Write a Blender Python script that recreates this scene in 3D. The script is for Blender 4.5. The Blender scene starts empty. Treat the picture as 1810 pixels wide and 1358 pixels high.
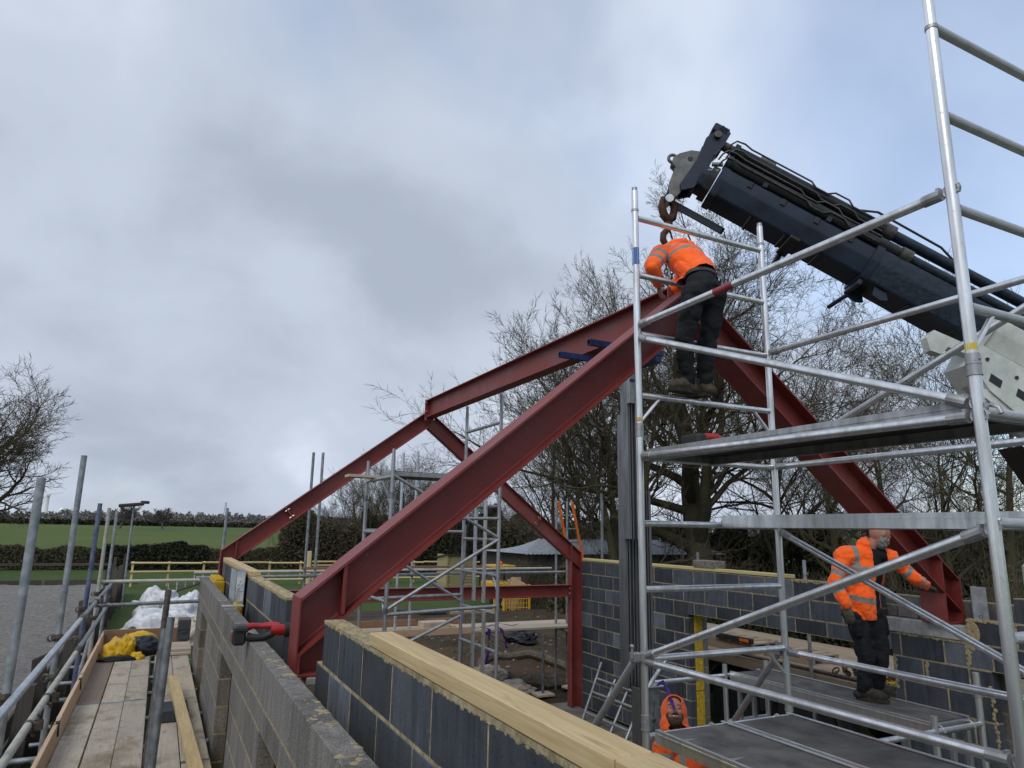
import bpy, bmesh, math, random
from math import radians as RAD, sin, cos, pi, sqrt
from mathutils import Vector as V, Matrix, noise

# ------------------------------------------------------------------ camera, sky, sun, exposure
H = 3.05                                   # eye height above the ground (all builders below use eye level as z = 0)
scene = bpy.context.scene
scene.render.resolution_x, scene.render.resolution_y = 1024, 768
cam_d = bpy.data.cameras.new('camera'); cam = bpy.data.objects.new('camera', cam_d)
scene.collection.objects.link(cam); scene.camera = cam
cam_d.sensor_fit = 'HORIZONTAL'; cam_d.sensor_width = 36.0
cam_d.lens = 36.0 * 1214.56 / 1810.0
cam_d.clip_start = 0.05; cam_d.clip_end = 6000
yaw, pit, rol = RAD(26.404), RAD(12.0525), RAD(1.0698)
fw = V((sin(yaw)*cos(pit), cos(yaw)*cos(pit), sin(pit))); rt = V((cos(yaw), -sin(yaw), 0)); up = rt.cross(fw)
rr = cos(rol)*rt + sin(rol)*up; uu = -sin(rol)*rt + cos(rol)*up
M = Matrix((rr, uu, -fw)).transposed().to_4x4(); M.translation = V((0, 0, H)); cam.matrix_world = M

SKX, SKY = 7.78, 1.78; SKA, SKB = 1.3, 4.4
SUN_EL, SUN_AZ = RAD(48), RAD(235)         # soft bright patch of cloud, behind the camera's left shoulder
world = bpy.data.worlds.new('World'); scene.world = world; world.use_nodes = True
wn, wl = world.node_tree.nodes, world.node_tree.links
for n in list(wn): wn.remove(n)
def WN(t, **k):
    n = wn.new(t)
    for a, b in k.items(): setattr(n, a, b)
    return n
w_out = WN('ShaderNodeOutputWorld'); w_bg = WN('ShaderNodeBackground'); w_bg.inputs['Strength'].default_value = 1.0
w_sky = WN('ShaderNodeTexSky', sky_type='NISHITA', sun_disc=False, sun_elevation=SUN_EL, sun_rotation=SUN_AZ, air_density=1.0, dust_density=1.5, ozone_density=1.5)
w_tc = WN('ShaderNodeTexCoord')
w_sep = WN('ShaderNodeSeparateXYZ'); wl.new(w_tc.outputs['Generated'], w_sep.inputs[0])
w_z = WN('ShaderNodeMath', operation='MAXIMUM'); w_z.inputs[1].default_value = 0.0; wl.new(w_sep.outputs['Z'], w_z.inputs[0])
w_za = WN('ShaderNodeMath', operation='ADD'); w_za.inputs[1].default_value = 0.55; wl.new(w_z.outputs[0], w_za.inputs[0])
w_inv = WN('ShaderNodeMath', operation='DIVIDE'); w_inv.inputs[0].default_value = 1.0; wl.new(w_za.outputs[0], w_inv.inputs[1])
w_sc = WN('ShaderNodeVectorMath', operation='SCALE'); wl.new(w_tc.outputs['Generated'], w_sc.inputs[0]); wl.new(w_inv.outputs[0], w_sc.inputs['Scale'])
def wnoise(scale, detail, rough, off, dist=0.0):
    mp = WN('ShaderNodeMapping'); mp.inputs['Location'].default_value = off; mp.inputs['Scale'].default_value = (1, 1, 0.35)
    wl.new(w_sc.outputs[0], mp.inputs[0])
    n = WN('ShaderNodeTexNoise'); n.inputs['Scale'].default_value = scale; n.inputs['Detail'].default_value = detail
    n.inputs['Roughness'].default_value = rough; n.inputs['Distortion'].default_value = dist
    wl.new(mp.outputs[0], n.inputs['Vector']); return n
def wramp(src, stops):
    r = WN('ShaderNodeValToRGB'); cr = r.color_ramp; cr.interpolation = 'EASE'
    while len(cr.elements) < len(stops): cr.elements.new(0.5)
    for e, (p, c) in zip(cr.elements, stops): e.position = p; e.color = (*c, 1) if len(c) == 3 else c
    wl.new(src, r.inputs[0]); return r
w_n1 = wnoise(3.2, 7, 0.50, (3.1, 1.7, 0.4), 0.25)          # cloud body
w_n3 = wnoise(1.1, 3, 0.45, (SKA, SKB, 0.0), 0.0)           # broad light and dark areas
w_nm = WN('ShaderNodeMix', data_type='FLOAT'); w_nm.inputs['Factor'].default_value = 0.54
wl.new(w_n1.outputs['Fac'], w_nm.inputs['A']); wl.new(w_n3.outputs['Fac'], w_nm.inputs['B'])
w_cl = wramp(w_nm.outputs['Result'], [(0.35, (0.345, 0.392, 0.475)), (0.50, (0.455, 0.510, 0.605)), (0.64, (0.61, 0.672, 0.78))])
w_n2 = wnoise(0.8, 5, 0.5, (SKX, SKY, 0.0), 0.2)          # where the overcast thins to blue
w_cv = wramp(w_n2.outputs['Fac'], [(0.38, (0.45, 0.45, 0.45)), (0.535, (1, 1, 1))])
w_mul = WN('ShaderNodeMix', data_type='RGBA', blend_type='MULTIPLY'); w_mul.inputs['Factor'].default_value = 1.0
w_mul.inputs['B'].default_value = (0.20, 0.20, 0.20, 1); wl.new(w_sky.outputs[0], w_mul.inputs['A'])
w_mix = WN('ShaderNodeMix', data_type='RGBA'); wl.new(w_cv.outputs[0], w_mix.inputs['Factor'])
wl.new(w_mul.outputs['Result'], w_mix.inputs['A']); wl.new(w_cl.outputs[0], w_mix.inputs['B'])
wl.new(w_mix.outputs['Result'], w_bg.inputs[0]); wl.new(w_bg.outputs[0], w_out.inputs[0])

sun_d = bpy.data.lights.new('sun', 'SUN'); sun = bpy.data.objects.new('sun', sun_d); scene.collection.objects.link(sun)
sun_d.energy = 1.1; sun_d.angle = RAD(35); sun_d.color = (1.0, 0.965, 0.92)
sd = V((sin(SUN_AZ)*cos(SUN_EL), cos(SUN_AZ)*cos(SUN_EL), sin(SUN_EL)))
sun.rotation_euler = sd.to_track_quat('Z', 'Y').to_euler(); sun.location = (0, 0, 40)
scene.view_settings.view_transform = 'Standard'; scene.view_settings.look = 'None'
scene.view_settings.gamma = 1.0; scene.view_settings.use_curve_mapping = False
scene.view_settings.exposure = 0.30
scene.cycles.max_bounces = 6; scene.cycles.diffuse_bounces = 3; scene.cycles.glossy_bounces = 3
random.seed(7); R = random.Random(11)

# ------------------------------------------------------------------ materials
MATS = {}
class NT:
    def __init__(s, m): s.t = m.node_tree; s.n = s.t.nodes; s.l = s.t.links
    def N(s, t, ins=None, **k):
        n = s.n.new(t)
        for a, b in k.items(): setattr(n, a, b)
        for a, b in (ins or {}).items():
            if hasattr(b, 'links') or isinstance(b, bpy.types.NodeSocket): s.l.new(b, n.inputs[a])
            else: n.inputs[a].default_value = b
        return n
    def ramp(s, src, stops, interp='LINEAR'):
        r = s.n.new('ShaderNodeValToRGB'); cr = r.color_ramp; cr.interpolation = interp
        while len(cr.elements) < len(stops): cr.elements.new(0.5)
        for e, (p, c) in zip(cr.elements, stops):
            e.position = p; e.color = (c, c, c, 1) if not hasattr(c, '__len__') else (*c, 1)
        s.l.new(src, r.inputs[0]); return r.outputs[0]
    def mix(s, f, a, b, mode='MIX'):
        m = s.n.new('ShaderNodeMix'); m.data_type = 'RGBA'; m.blend_type = mode
        for k, v in (('Factor', f), ('A', a), ('B', b)):
            if isinstance(v, bpy.types.NodeSocket): s.l.new(v, m.inputs[k])
            elif k == 'Factor': m.inputs[k].default_value = v
            else: m.inputs[k].default_value = (*v, 1)
        return m.outputs['Result']
    def coords(s, scale=(1, 1, 1), rnd=True, world=False):
        tc = s.n.new('ShaderNodeTexCoord')
        out = tc.outputs['Object']
        if world:
            g = s.n.new('ShaderNodeNewGeometry'); out = g.outputs['Position']
        elif rnd:
            oi = s.n.new('ShaderNodeObjectInfo')
            sc = s.N('ShaderNodeMath', {0: oi.outputs['Random'], 1: 57.0}, operation='MULTIPLY')
            cb = s.N('ShaderNodeCombineXYZ', {0: sc.outputs[0], 1: sc.outputs[0], 2: sc.outputs[0]})
            ad = s.N('ShaderNodeVectorMath', {0: out, 1: cb.outputs[0]}, operation='ADD'); out = ad.outputs[0]
        mp = s.n.new('ShaderNodeMapping'); mp.inputs['Scale'].default_value = scale; s.l.new(out, mp.inputs[0])
        return mp.outputs[0]
    def noise(s, vec, scale, detail=4, rough=0.55, dist=0.0):
        return s.N('ShaderNodeTexNoise', {'Vector': vec, 'Scale': scale, 'Detail': detail, 'Roughness': rough, 'Distortion': dist}).outputs['Fac']
    def rand(s): return s.n.new('ShaderNodeObjectInfo').outputs['Random']
    def bump(s, h, strength, dist=0.01):
        return s.N('ShaderNodeBump', {'Height': h, 'Strength': strength, 'Distance': dist}).outputs[0]

def new_mat(name):
    m = bpy.data.materials.new(name); m.use_nodes = True; MATS[name] = m
    b = m.node_tree.nodes['Principled BSDF']; t = NT(m)
    return m, b, t
def setp(b, t, **k):
    names = dict(col='Base Color', rough='Roughness', metal='Metallic', spec='Specular IOR Level', normal='Normal', sheen='Sheen Weight', coat='Coat Weight', sub='Subsurface Weight', alpha='Alpha', trans='Transmission Weight')
    for a, v in k.items():
        s = b.inputs[names[a]]
        if isinstance(v, bpy.types.NodeSocket): t.l.new(v, s)
        elif a == 'col': s.default_value = (*v, 1)
        else: s.default_value = v
def simple(name, c1, c2, scale=6.0, rough=0.7, metal=0.0, bump=0.0, stretch=(1, 1, 1), vary=0.25, detail=5, spec=0.5, bdist=0.005, world=False, lo=0.35, hi=0.65):
    """two tone noise material with a little per-object variation"""
    m, b, t = new_mat(name)
    v = t.coords(stretch, world=world); n = t.noise(v, scale, detail, 0.6)
    c = t.mix(t.ramp(n, [(lo, 0.0), (hi, 1.0)]), c1, c2)
    if vary:
        f = t.N('ShaderNodeMapRange', {0: t.rand(), 3: 1 - vary, 4: 1 + vary}).outputs[0]
        cb = t.N('ShaderNodeCombineXYZ', {0: f, 1: f, 2: f}).outputs[0]
        c = t.mix(1.0, c, cb, 'MULTIPLY')
    k = dict(col=c, metal=metal, spec=spec)
    k['rough'] = t.ramp(n, [(0.3, max(0, rough-0.08)), (0.7, min(1, rough+0.08))])
    if bump:
        n2 = t.noise(v, scale*5, 4, 0.6); k['normal'] = t.bump(n2, bump, bdist)
    setp(b, t, **k); return m

simple('galv', (0.16, 0.175, 0.185), (0.30, 0.32, 0.335), 14, 0.5, 0.55, 0.15, (1, 1, 1), 0.3)
simple('galv_pale', (0.34, 0.33, 0.28), (0.46, 0.45, 0.40), 9, 0.6, 0.2, 0.15, vary=0.15)
simple('galv_bright', (0.42, 0.46, 0.50), (0.58, 0.62, 0.66), 16, 0.42, 0.7, 0.1, vary=0.1)
simple('tube_blue', (0.03, 0.05, 0.14), (0.14, 0.16, 0.2), 9, 0.5, 0.3, 0.1)
simple('coupler_steel', (0.05, 0.045, 0.04), (0.16, 0.13, 0.10), 30, 0.65, 0.5, 0.3)
def alu(name, base=0.86, r=0.30):
    m, b, t = new_mat(name)
    v = t.coords((1, 1, 1)); n = t.noise(v, 30, 5, 0.6); n2 = t.noise(t.coords((3, 3, 0.6)), 5, 4, 0.6)
    c = t.mix(t.ramp(n2, [(0.3, 0.0), (0.7, 1.0)]), (base*0.62,)*3, (base*1.02, base*1.03, base*1.05))
    c = t.mix(t.ramp(n, [(0.64, 0.0), (0.74, 0.55)]), c, (0.16, 0.155, 0.15))
    sp = t.ramp(t.noise(v, 16, 6, 0.72), [(0.66, 0.0), (0.70, 0.8)]); c = t.mix(sp, c, (0.42, 0.39, 0.33))
    setp(b, t, col=c, metal=0.88, rough=t.ramp(n2, [(0.3, r+0.14), (0.7, r-0.04)]), normal=t.bump(n, 0.12, 0.002))
alu('aluminium'); alu('aluminium_dull', 0.46, 0.5); alu('mast_metal', 0.26, 0.45)
m, b, t = new_mat('aluminium_ribbed')     # knurled rungs
v = t.coords((1, 1, 1), rnd=False); w = t.N('ShaderNodeTexWave', {'Vector': v, 'Scale': 60.0, 'Distortion': 0.0}, wave_type='BANDS', bands_direction='Z').outputs['Fac']
n = t.noise(v, 20, 4); c = t.mix(n, (0.42, 0.42, 0.42), (0.66, 0.66, 0.67)); setp(b, t, col=c, metal=0.6, rough=0.45, normal=t.bump(w, 0.5, 0.003))
m, b, t = new_mat('red_oxide')
v = t.coords((1, 1, 1), rnd=True); n = t.noise(v, 3.0, 6, 0.6); n2 = t.noise(v, 26, 5, 0.65); n3 = t.noise(t.coords((1, 6, 1)), 7, 5, 0.6)
c = t.mix(t.ramp(n, [(0.3, 0.0), (0.7, 1.0)]), (0.150, 0.024, 0.021), (0.205, 0.036, 0.030))
c = t.mix(t.ramp(n2, [(0.67, 0.0), (0.76, 0.7)]), c, (0.30, 0.13, 0.11))
c = t.mix(t.ramp(n3, [(0.66, 0.0), (0.8, 0.55)]), c, (0.095, 0.018, 0.016))
sx = t.ramp(t.noise(t.coords((3, 3, 14)), 4, 5, 0.7), [(0.68, 0.0), (0.72, 0.5)]); c = t.mix(sx, c, (0.33, 0.17, 0.15))
du = t.ramp(t.noise(v, 1.3, 6, 0.7), [(0.50, 0.0), (0.72, 0.38)]); c = t.mix(du, c, (0.26, 0.13, 0.115))
setp(b, t, col=c, rough=t.ramp(n, [(0.3, 0.40), (0.7, 0.60)]), spec=0.4, normal=t.bump(n2, 0.15, 0.003))
m, b, t = new_mat('dark_block')           # smooth dense block: blue black, rain streaks, dusty mortar smears
oi = t.rand(); v = t.coords((1, 1, 1)); vs = t.coords((9, 9, 0.7))
n = t.noise(vs, 3.0, 5, 0.6); n2 = t.noise(v, 5, 5, 0.6); n3 = t.noise(v, 70, 3, 0.6)
c = t.mix(t.ramp(n, [(0.33, 0.0), (0.68, 1.0)]), (0.026, 0.031, 0.039), (0.062, 0.072, 0.088))
c = t.mix(t.ramp(n2, [(0.60, 0.0), (0.80, 0.5)]), c, (0.13, 0.14, 0.15))
c = t.mix(t.ramp(t.noise(v, 2.6, 4, 0.6), [(0.40, 0.0), (0.66, 0.65)]), c, (0.085, 0.095, 0.108))
c = t.mix(t.ramp(n3, [(0.30, 0.8), (0.38, 0.0)]), c, (0.010, 0.011, 0.013))
f = t.ramp(oi, [(0.0, 0.60), (0.6, 1.0), (0.86, 1.3), (1.0, 2.2)]); c = t.mix(1.0, c, f, 'MULTIPLY')
c = t.mix(t.ramp(t.noise(v, 11, 6, 0.7), [(0.67, 0.0), (0.75, 0.6)]), c, (0.27, 0.235, 0.155))
setp(b, t, col=c, rough=0.78, spec=0.3, normal=t.bump(n3, 0.5, 0.004))
m, b, t = new_mat('dense_block')          # coarse grey aggregate block
oi = t.rand(); v = t.coords((1, 1, 1)); vs = t.coords((6, 6, 0.8)); n = t.noise(vs, 3.0, 5, 0.6); n3 = t.noise(v, 130, 4, 0.7); n2 = t.noise(v, 6, 5, 0.6)
vo = t.N('ShaderNodeTexVoronoi', {'Vector': v, 'Scale': 150.0}).outputs['Distance']
c = t.mix(t.ramp(n, [(0.3, 0.0), (0.7, 1.0)]), (0.115, 0.110, 0.102), (0.225, 0.215, 0.20))
c = t.mix(t.ramp(n3, [(0.38, 0.85), (0.5, 0.0)]), c, (0.055, 0.05, 0.046)); c = t.mix(t.ramp(n3, [(0.60, 0.0), (0.72, 0.55)]), c, (0.36, 0.33, 0.28))
f = t.ramp(oi, [(0.0, 0.78), (1.0, 1.2)]); c = t.mix(1.0, c, f, 'MULTIPLY')
c = t.mix(t.ramp(n2, [(0.66, 0.0), (0.76, 0.5)]), c, (0.34, 0.28, 0.17))
setp(b, t, col=c, rough=0.95, spec=0.2, normal=t.bump(t.mix(0.5, n3, vo), 0.75, 0.006))
simple('mortar', (0.20, 0.165, 0.095), (0.40, 0.335, 0.21), 22, 0.95, 0, 0.7, vary=0.12, spec=0.2)
simple('mortar_grey', (0.17, 0.145, 0.085), (0.33, 0.28, 0.18), 22, 0.95, 0, 0.7, vary=0.12, spec=0.2)
simple('mortar_lump', (0.30, 0.24, 0.13), (0.46, 0.385, 0.24), 30, 0.95, 0, 0.9, vary=0.15, spec=0.2, bdist=0.01)
simple('padstone', (0.20, 0.20, 0.19), (0.36, 0.36, 0.345), 12, 0.9, 0, 0.6, vary=0.05)
def wood(name, c1, c2, knot, axis=1, rough=0.7, dirt=None, dlo=0.56, dhi=0.68):
    m, b, t = new_mat(name)
    s = [7, 7, 7]; s[axis] = 0.55; v = t.coords(tuple(s)); vo = t.coords((1, 1, 1))
    n = t.noise(v, 3.2, 5, 0.6, 0.6)
    s2 = [40, 40, 40]; s2[axis] = 0.8; fine = t.noise(t.coords(tuple(s2)), 3.0, 3, 0.6, 0.4)
    f = t.mix(0.55, n, fine); c = t.mix(t.ramp(f, [(0.32, 0.0), (0.68, 1.0)]), c1, c2)
    c = t.mix(t.ramp(n, [(0.60, 0.0), (0.72, 0.8)]), c, knot)
    sc = [3, 3, 3]; sc[axis] = 1.2
    c = t.mix(t.ramp(t.noise(t.coords(tuple(sc)), 2.0, 2, 0.4), [(0.72, 0.0), (0.78, 0.7)]), c, tuple(k*0.55 for k in knot))
    if dirt: c = t.mix(t.ramp(t.noise(vo, 3.2, 6, 0.68), [(dlo, 0.0), (dhi, 0.85)]), c, dirt)
    if name == 'board_y':
        c = t.mix(t.ramp(t.noise(t.coords((1.4, 0.7, 1), world=True), 1.5, 6, 0.66), [(0.54, 0.0), (0.68, 0.75)]), c, (0.215, 0.165, 0.095)); c = t.mix(t.ramp(t.noise(t.coords(world=True), 11, 5, 0.7), [(0.60, 0.0), (0.68, 0.6)]), c, (0.13, 0.10, 0.07))
    fr = t.ramp(t.rand(), [(0.0, 0.86), (1.0, 1.14)]); c = t.mix(1.0, c, fr, 'MULTIPLY')
    setp(b, t, col=c, rough=rough, spec=0.3, normal=t.bump(f, 0.22, 0.003))
wood('pine_y', (0.35, 0.25, 0.115), (0.56, 0.445, 0.25), (0.25, 0.15, 0.06), 1, 0.7, (0.30, 0.22, 0.12), 0.60, 0.78); wood('pine_x', (0.46, 0.35, 0.17), (0.62, 0.50, 0.27), (0.34, 0.22, 0.09), 0)
wood('pine_z', (0.46, 0.35, 0.17), (0.60, 0.48, 0.26), (0.34, 0.22, 0.09), 2)
wood('plate_y', (0.40, 0.33, 0.14), (0.52, 0.44, 0.22), (0.30, 0.21, 0.08))
wood('board_y', (0.37, 0.32, 0.255), (0.52, 0.46, 0.38), (0.27, 0.21, 0.15), 1, 0.85, (0.17, 0.12, 0.065), 0.53, 0.68)
wood('board_x', (0.36, 0.30, 0.23), (0.50, 0.43, 0.34), (0.24, 0.18, 0.12), 0, 0.85, (0.18, 0.13, 0.075), 0.60, 0.74)
wood('board_wet', (0.19, 0.125, 0.08), (0.27, 0.19, 0.13), (0.12, 0.08, 0.05), 1, 0.5, (0.30, 0.23, 0.16))
wood('toe_y', (0.44, 0.30, 0.19), (0.56, 0.41, 0.28), (0.30, 0.19, 0.11), 1, 0.75, (0.2, 0.14, 0.09), 0.62, 0.75)
wood('toe_x', (0.22, 0.12, 0.07), (0.31, 0.18, 0.11), (0.14, 0.08, 0.05), 0, 0.6, (0.16, 0.115, 0.07))
wood('old_wood', (0.045, 0.04, 0.034), (0.095, 0.085, 0.072), (0.03, 0.028, 0.025), 2, 0.9)
wood('shed_wood', (0.26, 0.22, 0.10), (0.36, 0.32, 0.17), (0.2, 0.16, 0.08), 0, 0.85)
wood('truck_wood', (0.20, 0.155, 0.11), (0.31, 0.25, 0.18), (0.13, 0.09, 0.06), 1, 0.85, (0.12, 0.08, 0.05))
simple('insulation', (0.42, 0.26, 0.02), (0.66, 0.47, 0.06), 26, 0.95, 0, 1.0, vary=0.05, spec=0.1, bdist=0.012)
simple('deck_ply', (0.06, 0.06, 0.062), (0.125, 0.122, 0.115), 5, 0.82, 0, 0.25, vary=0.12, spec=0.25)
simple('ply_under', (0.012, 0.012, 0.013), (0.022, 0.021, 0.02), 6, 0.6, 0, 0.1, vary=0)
simple('crane_blue', (0.0025, 0.006, 0.015), (0.006, 0.018, 0.042), 5, 0.45, 0.0, 0.06, vary=0.1)
simple('crane_blue_worn', (0.004, 0.009, 0.019), (0.018, 0.030, 0.048), 9, 0.5, 0.1, 0.1, (1, 4, 4), vary=0.1)
simple('crane_black', (0.006, 0.007, 0.009), (0.016, 0.017, 0.02), 8, 0.45, 0.1, 0.1, vary=0)
simple('crane_grey', (0.085, 0.085, 0.08), (0.18, 0.18, 0.165), 9, 0.5, 0.2, 0.15, vary=0)
simple('crane_white', (0.42, 0.45, 0.41), (0.60, 0.63, 0.58), 5, 0.5, 0, 0.05, vary=0.05)
simple('hose_black', (0.012, 0.012, 0.013), (0.03, 0.03, 0.03), 10, 0.5, 0, 0.1, vary=0)
simple('pipe_steel', (0.055, 0.05, 0.048), (0.12, 0.11, 0.10), 20, 0.4, 0.6, 0.1, vary=0)
simple('brass', (0.45, 0.25, 0.03), (0.6, 0.36, 0.06), 20, 0.4, 0.6, vary=0)
simple('rust', (0.035, 0.017, 0.012), (0.10, 0.04, 0.022), 20, 0.75, 0.3, 0.5, vary=0)
simple('fork_blue', (0.008, 0.022, 0.085), (0.016, 0.04, 0.14), 6, 0.45, 0, 0.1, vary=0)
simple('bolt', (0.45, 0.45, 0.44), (0.62, 0.62, 0.6), 30, 0.4, 0.8, vary=0)
def cloth(name, c1, c2, scale=8, rough=0.85, sheen=0.0, bump=0.4):
    m, b, t = new_mat(name); v = t.coords(); n = t.noise(v, scale, 5, 0.6); nw = t.noise(t.coords((1, 1, 1)), 220, 2, 0.5)
    setp(b, t, col=t.mix(t.ramp(n, [(0.35, 0.0), (0.7, 1.0)]), c1, c2), rough=rough, sheen=sheen, spec=0.25, normal=t.bump(t.mix(0.5, n, nw), bump, 0.004))
cloth('black_cloth', (0.006, 0.0065, 0.008), (0.018, 0.018, 0.021)); cloth('black_shirt', (0.008, 0.008, 0.010), (0.014, 0.014, 0.017))
cloth('boot', (0.045, 0.034, 0.022), (0.10, 0.08, 0.055), 25, 0.8, 0.0, 0.6); cloth('boot_dark', (0.022, 0.02, 0.017), (0.055, 0.048, 0.038), 25, 0.8, 0.0, 0.6)
cloth('sole', (0.02, 0.018, 0.015), (0.05, 0.045, 0.035), 20, 0.9, 0, 0.3); cloth('glove', (0.05, 0.05, 0.035), (0.12, 0.11, 0.08), 30)
cloth('yellow_pvc', (0.55, 0.32, 0.008), (0.72, 0.45, 0.015), 7, 0.4, 0, 0.3); cloth('black_pvc', (0.004, 0.004, 0.005), (0.012, 0.012, 0.014), 7, 0.4, 0, 0.3)
cloth('white_plastic', (0.42, 0.43, 0.44), (0.70, 0.71, 0.72), 5, 0.45, 0, 0.5); cloth('dirty_sack', (0.26, 0.22, 0.16), (0.55, 0.5, 0.42), 6, 0.8, 0, 0.5)
cloth('purple', (0.035, 0.012, 0.11), (0.085, 0.03, 0.24), 18); cloth('yellow_strap', (0.30, 0.21, 0.015), (0.5, 0.36, 0.03), 18)
def hivis(name, o1=(0.98, 0.105, 0.005), o2=(1.0, 0.15, 0.010)):
    m, b, t = new_mat(name); v = t.coords(rnd=False); n = t.noise(v, 9, 5, 0.6); nw = t.noise(v, 260, 2, 0.5)
    o = t.mix(t.ramp(n, [(0.3, 0.0), (0.7, 1.0)]), o1, o2)
    at = t.N('ShaderNodeAttribute', attribute_name='band').outputs['Fac']
    f = t.ramp(at, [(0.497, 1.0), (0.503, 0.0)])
    c = t.mix(f, o, (0.22, 0.215, 0.20)); setp(b, t, col=c, rough=0.7, spec=0.3, sheen=0.2, normal=t.bump(t.mix(0.35, n, nw), 0.35, 0.004))
hivis('hivis'); hivis('hivis_deep', (0.62, 0.075, 0.006), (0.78, 0.11, 0.008))
m, b, t = new_mat('skin'); n = t.noise(t.coords(rnd=False), 14, 4); setp(b, t, col=t.mix(n, (0.29, 0.12, 0.085), (0.41, 0.195, 0.14)), rough=0.5, sub=0.08, spec=0.4)
simple('beard', (0.035, 0.022, 0.014), (0.085, 0.052, 0.034), 60, 0.9, 0, 0.8, vary=0); simple('grey_beard', (0.13, 0.12, 0.115), (0.27, 0.26, 0.25), 60, 0.9, 0, 0.8, vary=0)
simple('hair_dark', (0.02, 0.013, 0.009), (0.045, 0.03, 0.02), 60, 0.8, 0, 0.8, vary=0)
simple('eye', (0.02, 0.015, 0.012), (0.03, 0.02, 0.015), 10, 0.2, vary=0); simple('teeth', (0.42, 0.37, 0.30), (0.5, 0.45, 0.38), 10, 0.3, vary=0); simple('lip', (0.30, 0.10, 0.085), (0.36, 0.13, 0.11), 20, 0.4, vary=0)
simple('tool_red', (0.30, 0.010, 0.012), (0.42, 0.016, 0.018), 8, 0.35, 0, 0.05, vary=0); simple('tool_black', (0.009, 0.009, 0.010), (0.022, 0.022, 0.023), 12, 0.55, 0, 0.1, vary=0)
simple('white_paint', (0.74, 0.74, 0.73), (0.82, 0.82, 0.81), 6, 0.5, vary=0); simple('black_print', (0.012, 0.012, 0.013), (0.02, 0.02, 0.02), 6, 0.6, vary=0)
simple('label_white', (0.52, 0.54, 0.56), (0.64, 0.66, 0.68), 12, 0.5, vary=0); simple('label_yellow', (0.55, 0.42, 0.02), (0.70, 0.56, 0.05), 12, 0.5, vary=0); simple('label_blue', (0.03, 0.10, 0.30), (0.05, 0.15, 0.4), 12, 0.5, vary=0)
simple('label_red', (0.20, 0.02, 0.03), (0.3, 0.04, 0.05), 12, 0.5, vary=0); simple('label_gold', (0.45, 0.25, 0.03), (0.6, 0.36, 0.06), 12, 0.4, vary=0)
simple('yellow_paint', (0.50, 0.28, 0.01), (0.62, 0.37, 0.02), 10, 0.5, 0, 0.1, vary=0); simple('chipboard', (0.36, 0.24, 0.13), (0.55, 0.40, 0.24), 20, 0.8, 0, 0.2, vary=0.2)
simple('orange_grp', (0.55, 0.11, 0.012), (0.70, 0.16, 0.02), 7, 0.5, vary=0); simple('barn_roof', (0.20, 0.225, 0.25), (0.31, 0.34, 0.37), 4, 0.6, 0.1, 0.1, vary=0.1); simple('barn_wood', (0.03, 0.025, 0.02), (0.07, 0.058, 0.046), 5, 0.9, 0, 0.2, (5, 5, 0.6), vary=0.2)
simple('tyre', (0.010, 0.010, 0.010), (0.024, 0.023, 0.022), 14, 0.8, 0, 0.3, vary=0); simple('mudguard', (0.025, 0.025, 0.026), (0.055, 0.055, 0.055), 8, 0.5, 0, 0.1, vary=0); simple('chassis', (0.010, 0.010, 0.011), (0.03, 0.028, 0.027), 8, 0.6, 0.1, 0.1, vary=0)
simple('black_pipe', (0.012, 0.012, 0.012), (0.035, 0.033, 0.03), 10, 0.6, 0, 0.2, vary=0); simple('drain_pipe', (0.05, 0.042, 0.028), (0.12, 0.10, 0.065), 10, 0.75, 0, 0.3, vary=0)
simple('grey_case', (0.035, 0.036, 0.038), (0.06, 0.061, 0.063), 12, 0.6, 0, 0.2, vary=0); simple('floodlight', (0.02, 0.02, 0.021), (0.04, 0.04, 0.04), 8, 0.5, 0.2, vary=0); simple('glass_grey', (0.05, 0.055, 0.06), (0.09, 0.095, 0.1), 3, 0.15, vary=0)
simple('brick_grey', (0.13, 0.11, 0.095), (0.24, 0.21, 0.185), 18, 0.95, 0, 0.7, vary=0.1)
def bark(name, c1, c2, moss):
    m, b, t = new_mat(name); v = t.coords((1, 1, 1), rnd=False); n = t.noise(v, 2.5, 5, 0.6); nb = t.noise(t.coords((5, 5, 0.8), rnd=False), 4, 5, 0.65)
    c = t.mix(t.ramp(nb, [(0.3, 0.0), (0.7, 1.0)]), c1, c2); c = t.mix(t.ramp(n, [(0.42, 0.0), (0.62, 0.8)]), c, moss)
    setp(b, t, col=c, rough=0.95, spec=0.2, normal=t.bump(nb, 0.8, 0.03))
bark('bark', (0.040, 0.033, 0.025), (0.10, 0.085, 0.062), (0.075, 0.078, 0.030)); bark('twig', (0.060, 0.048, 0.034), (0.125, 0.102, 0.074), (0.095, 0.088, 0.045))
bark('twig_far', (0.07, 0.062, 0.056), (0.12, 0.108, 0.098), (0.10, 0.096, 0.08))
def leafm(name, c1, c2, c3=None, sc=0.8):
    m, b, t = new_mat(name); v = t.coords((1, 1, 1), rnd=False, world=True); n = t.noise(v, sc, 4, 0.6); n2 = t.noise(v, sc*9, 3, 0.6)
    c = t.mix(t.ramp(n2, [(0.3, 0.0), (0.7, 1.0)]), c1, c2)
    if c3: c = t.mix(t.ramp(n, [(0.45, 0.0), (0.62, 0.9)]), c, c3)
    setp(b, t, col=c, rough=0.75, spec=0.2)
leafm('hedge_leaf', (0.045, 0.036, 0.024), (0.105, 0.085, 0.055), (0.055, 0.058, 0.028)); leafm('hedge_dark', (0.012, 0.016, 0.009), (0.035, 0.042, 0.02), (0.04, 0.034, 0.022))
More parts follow.
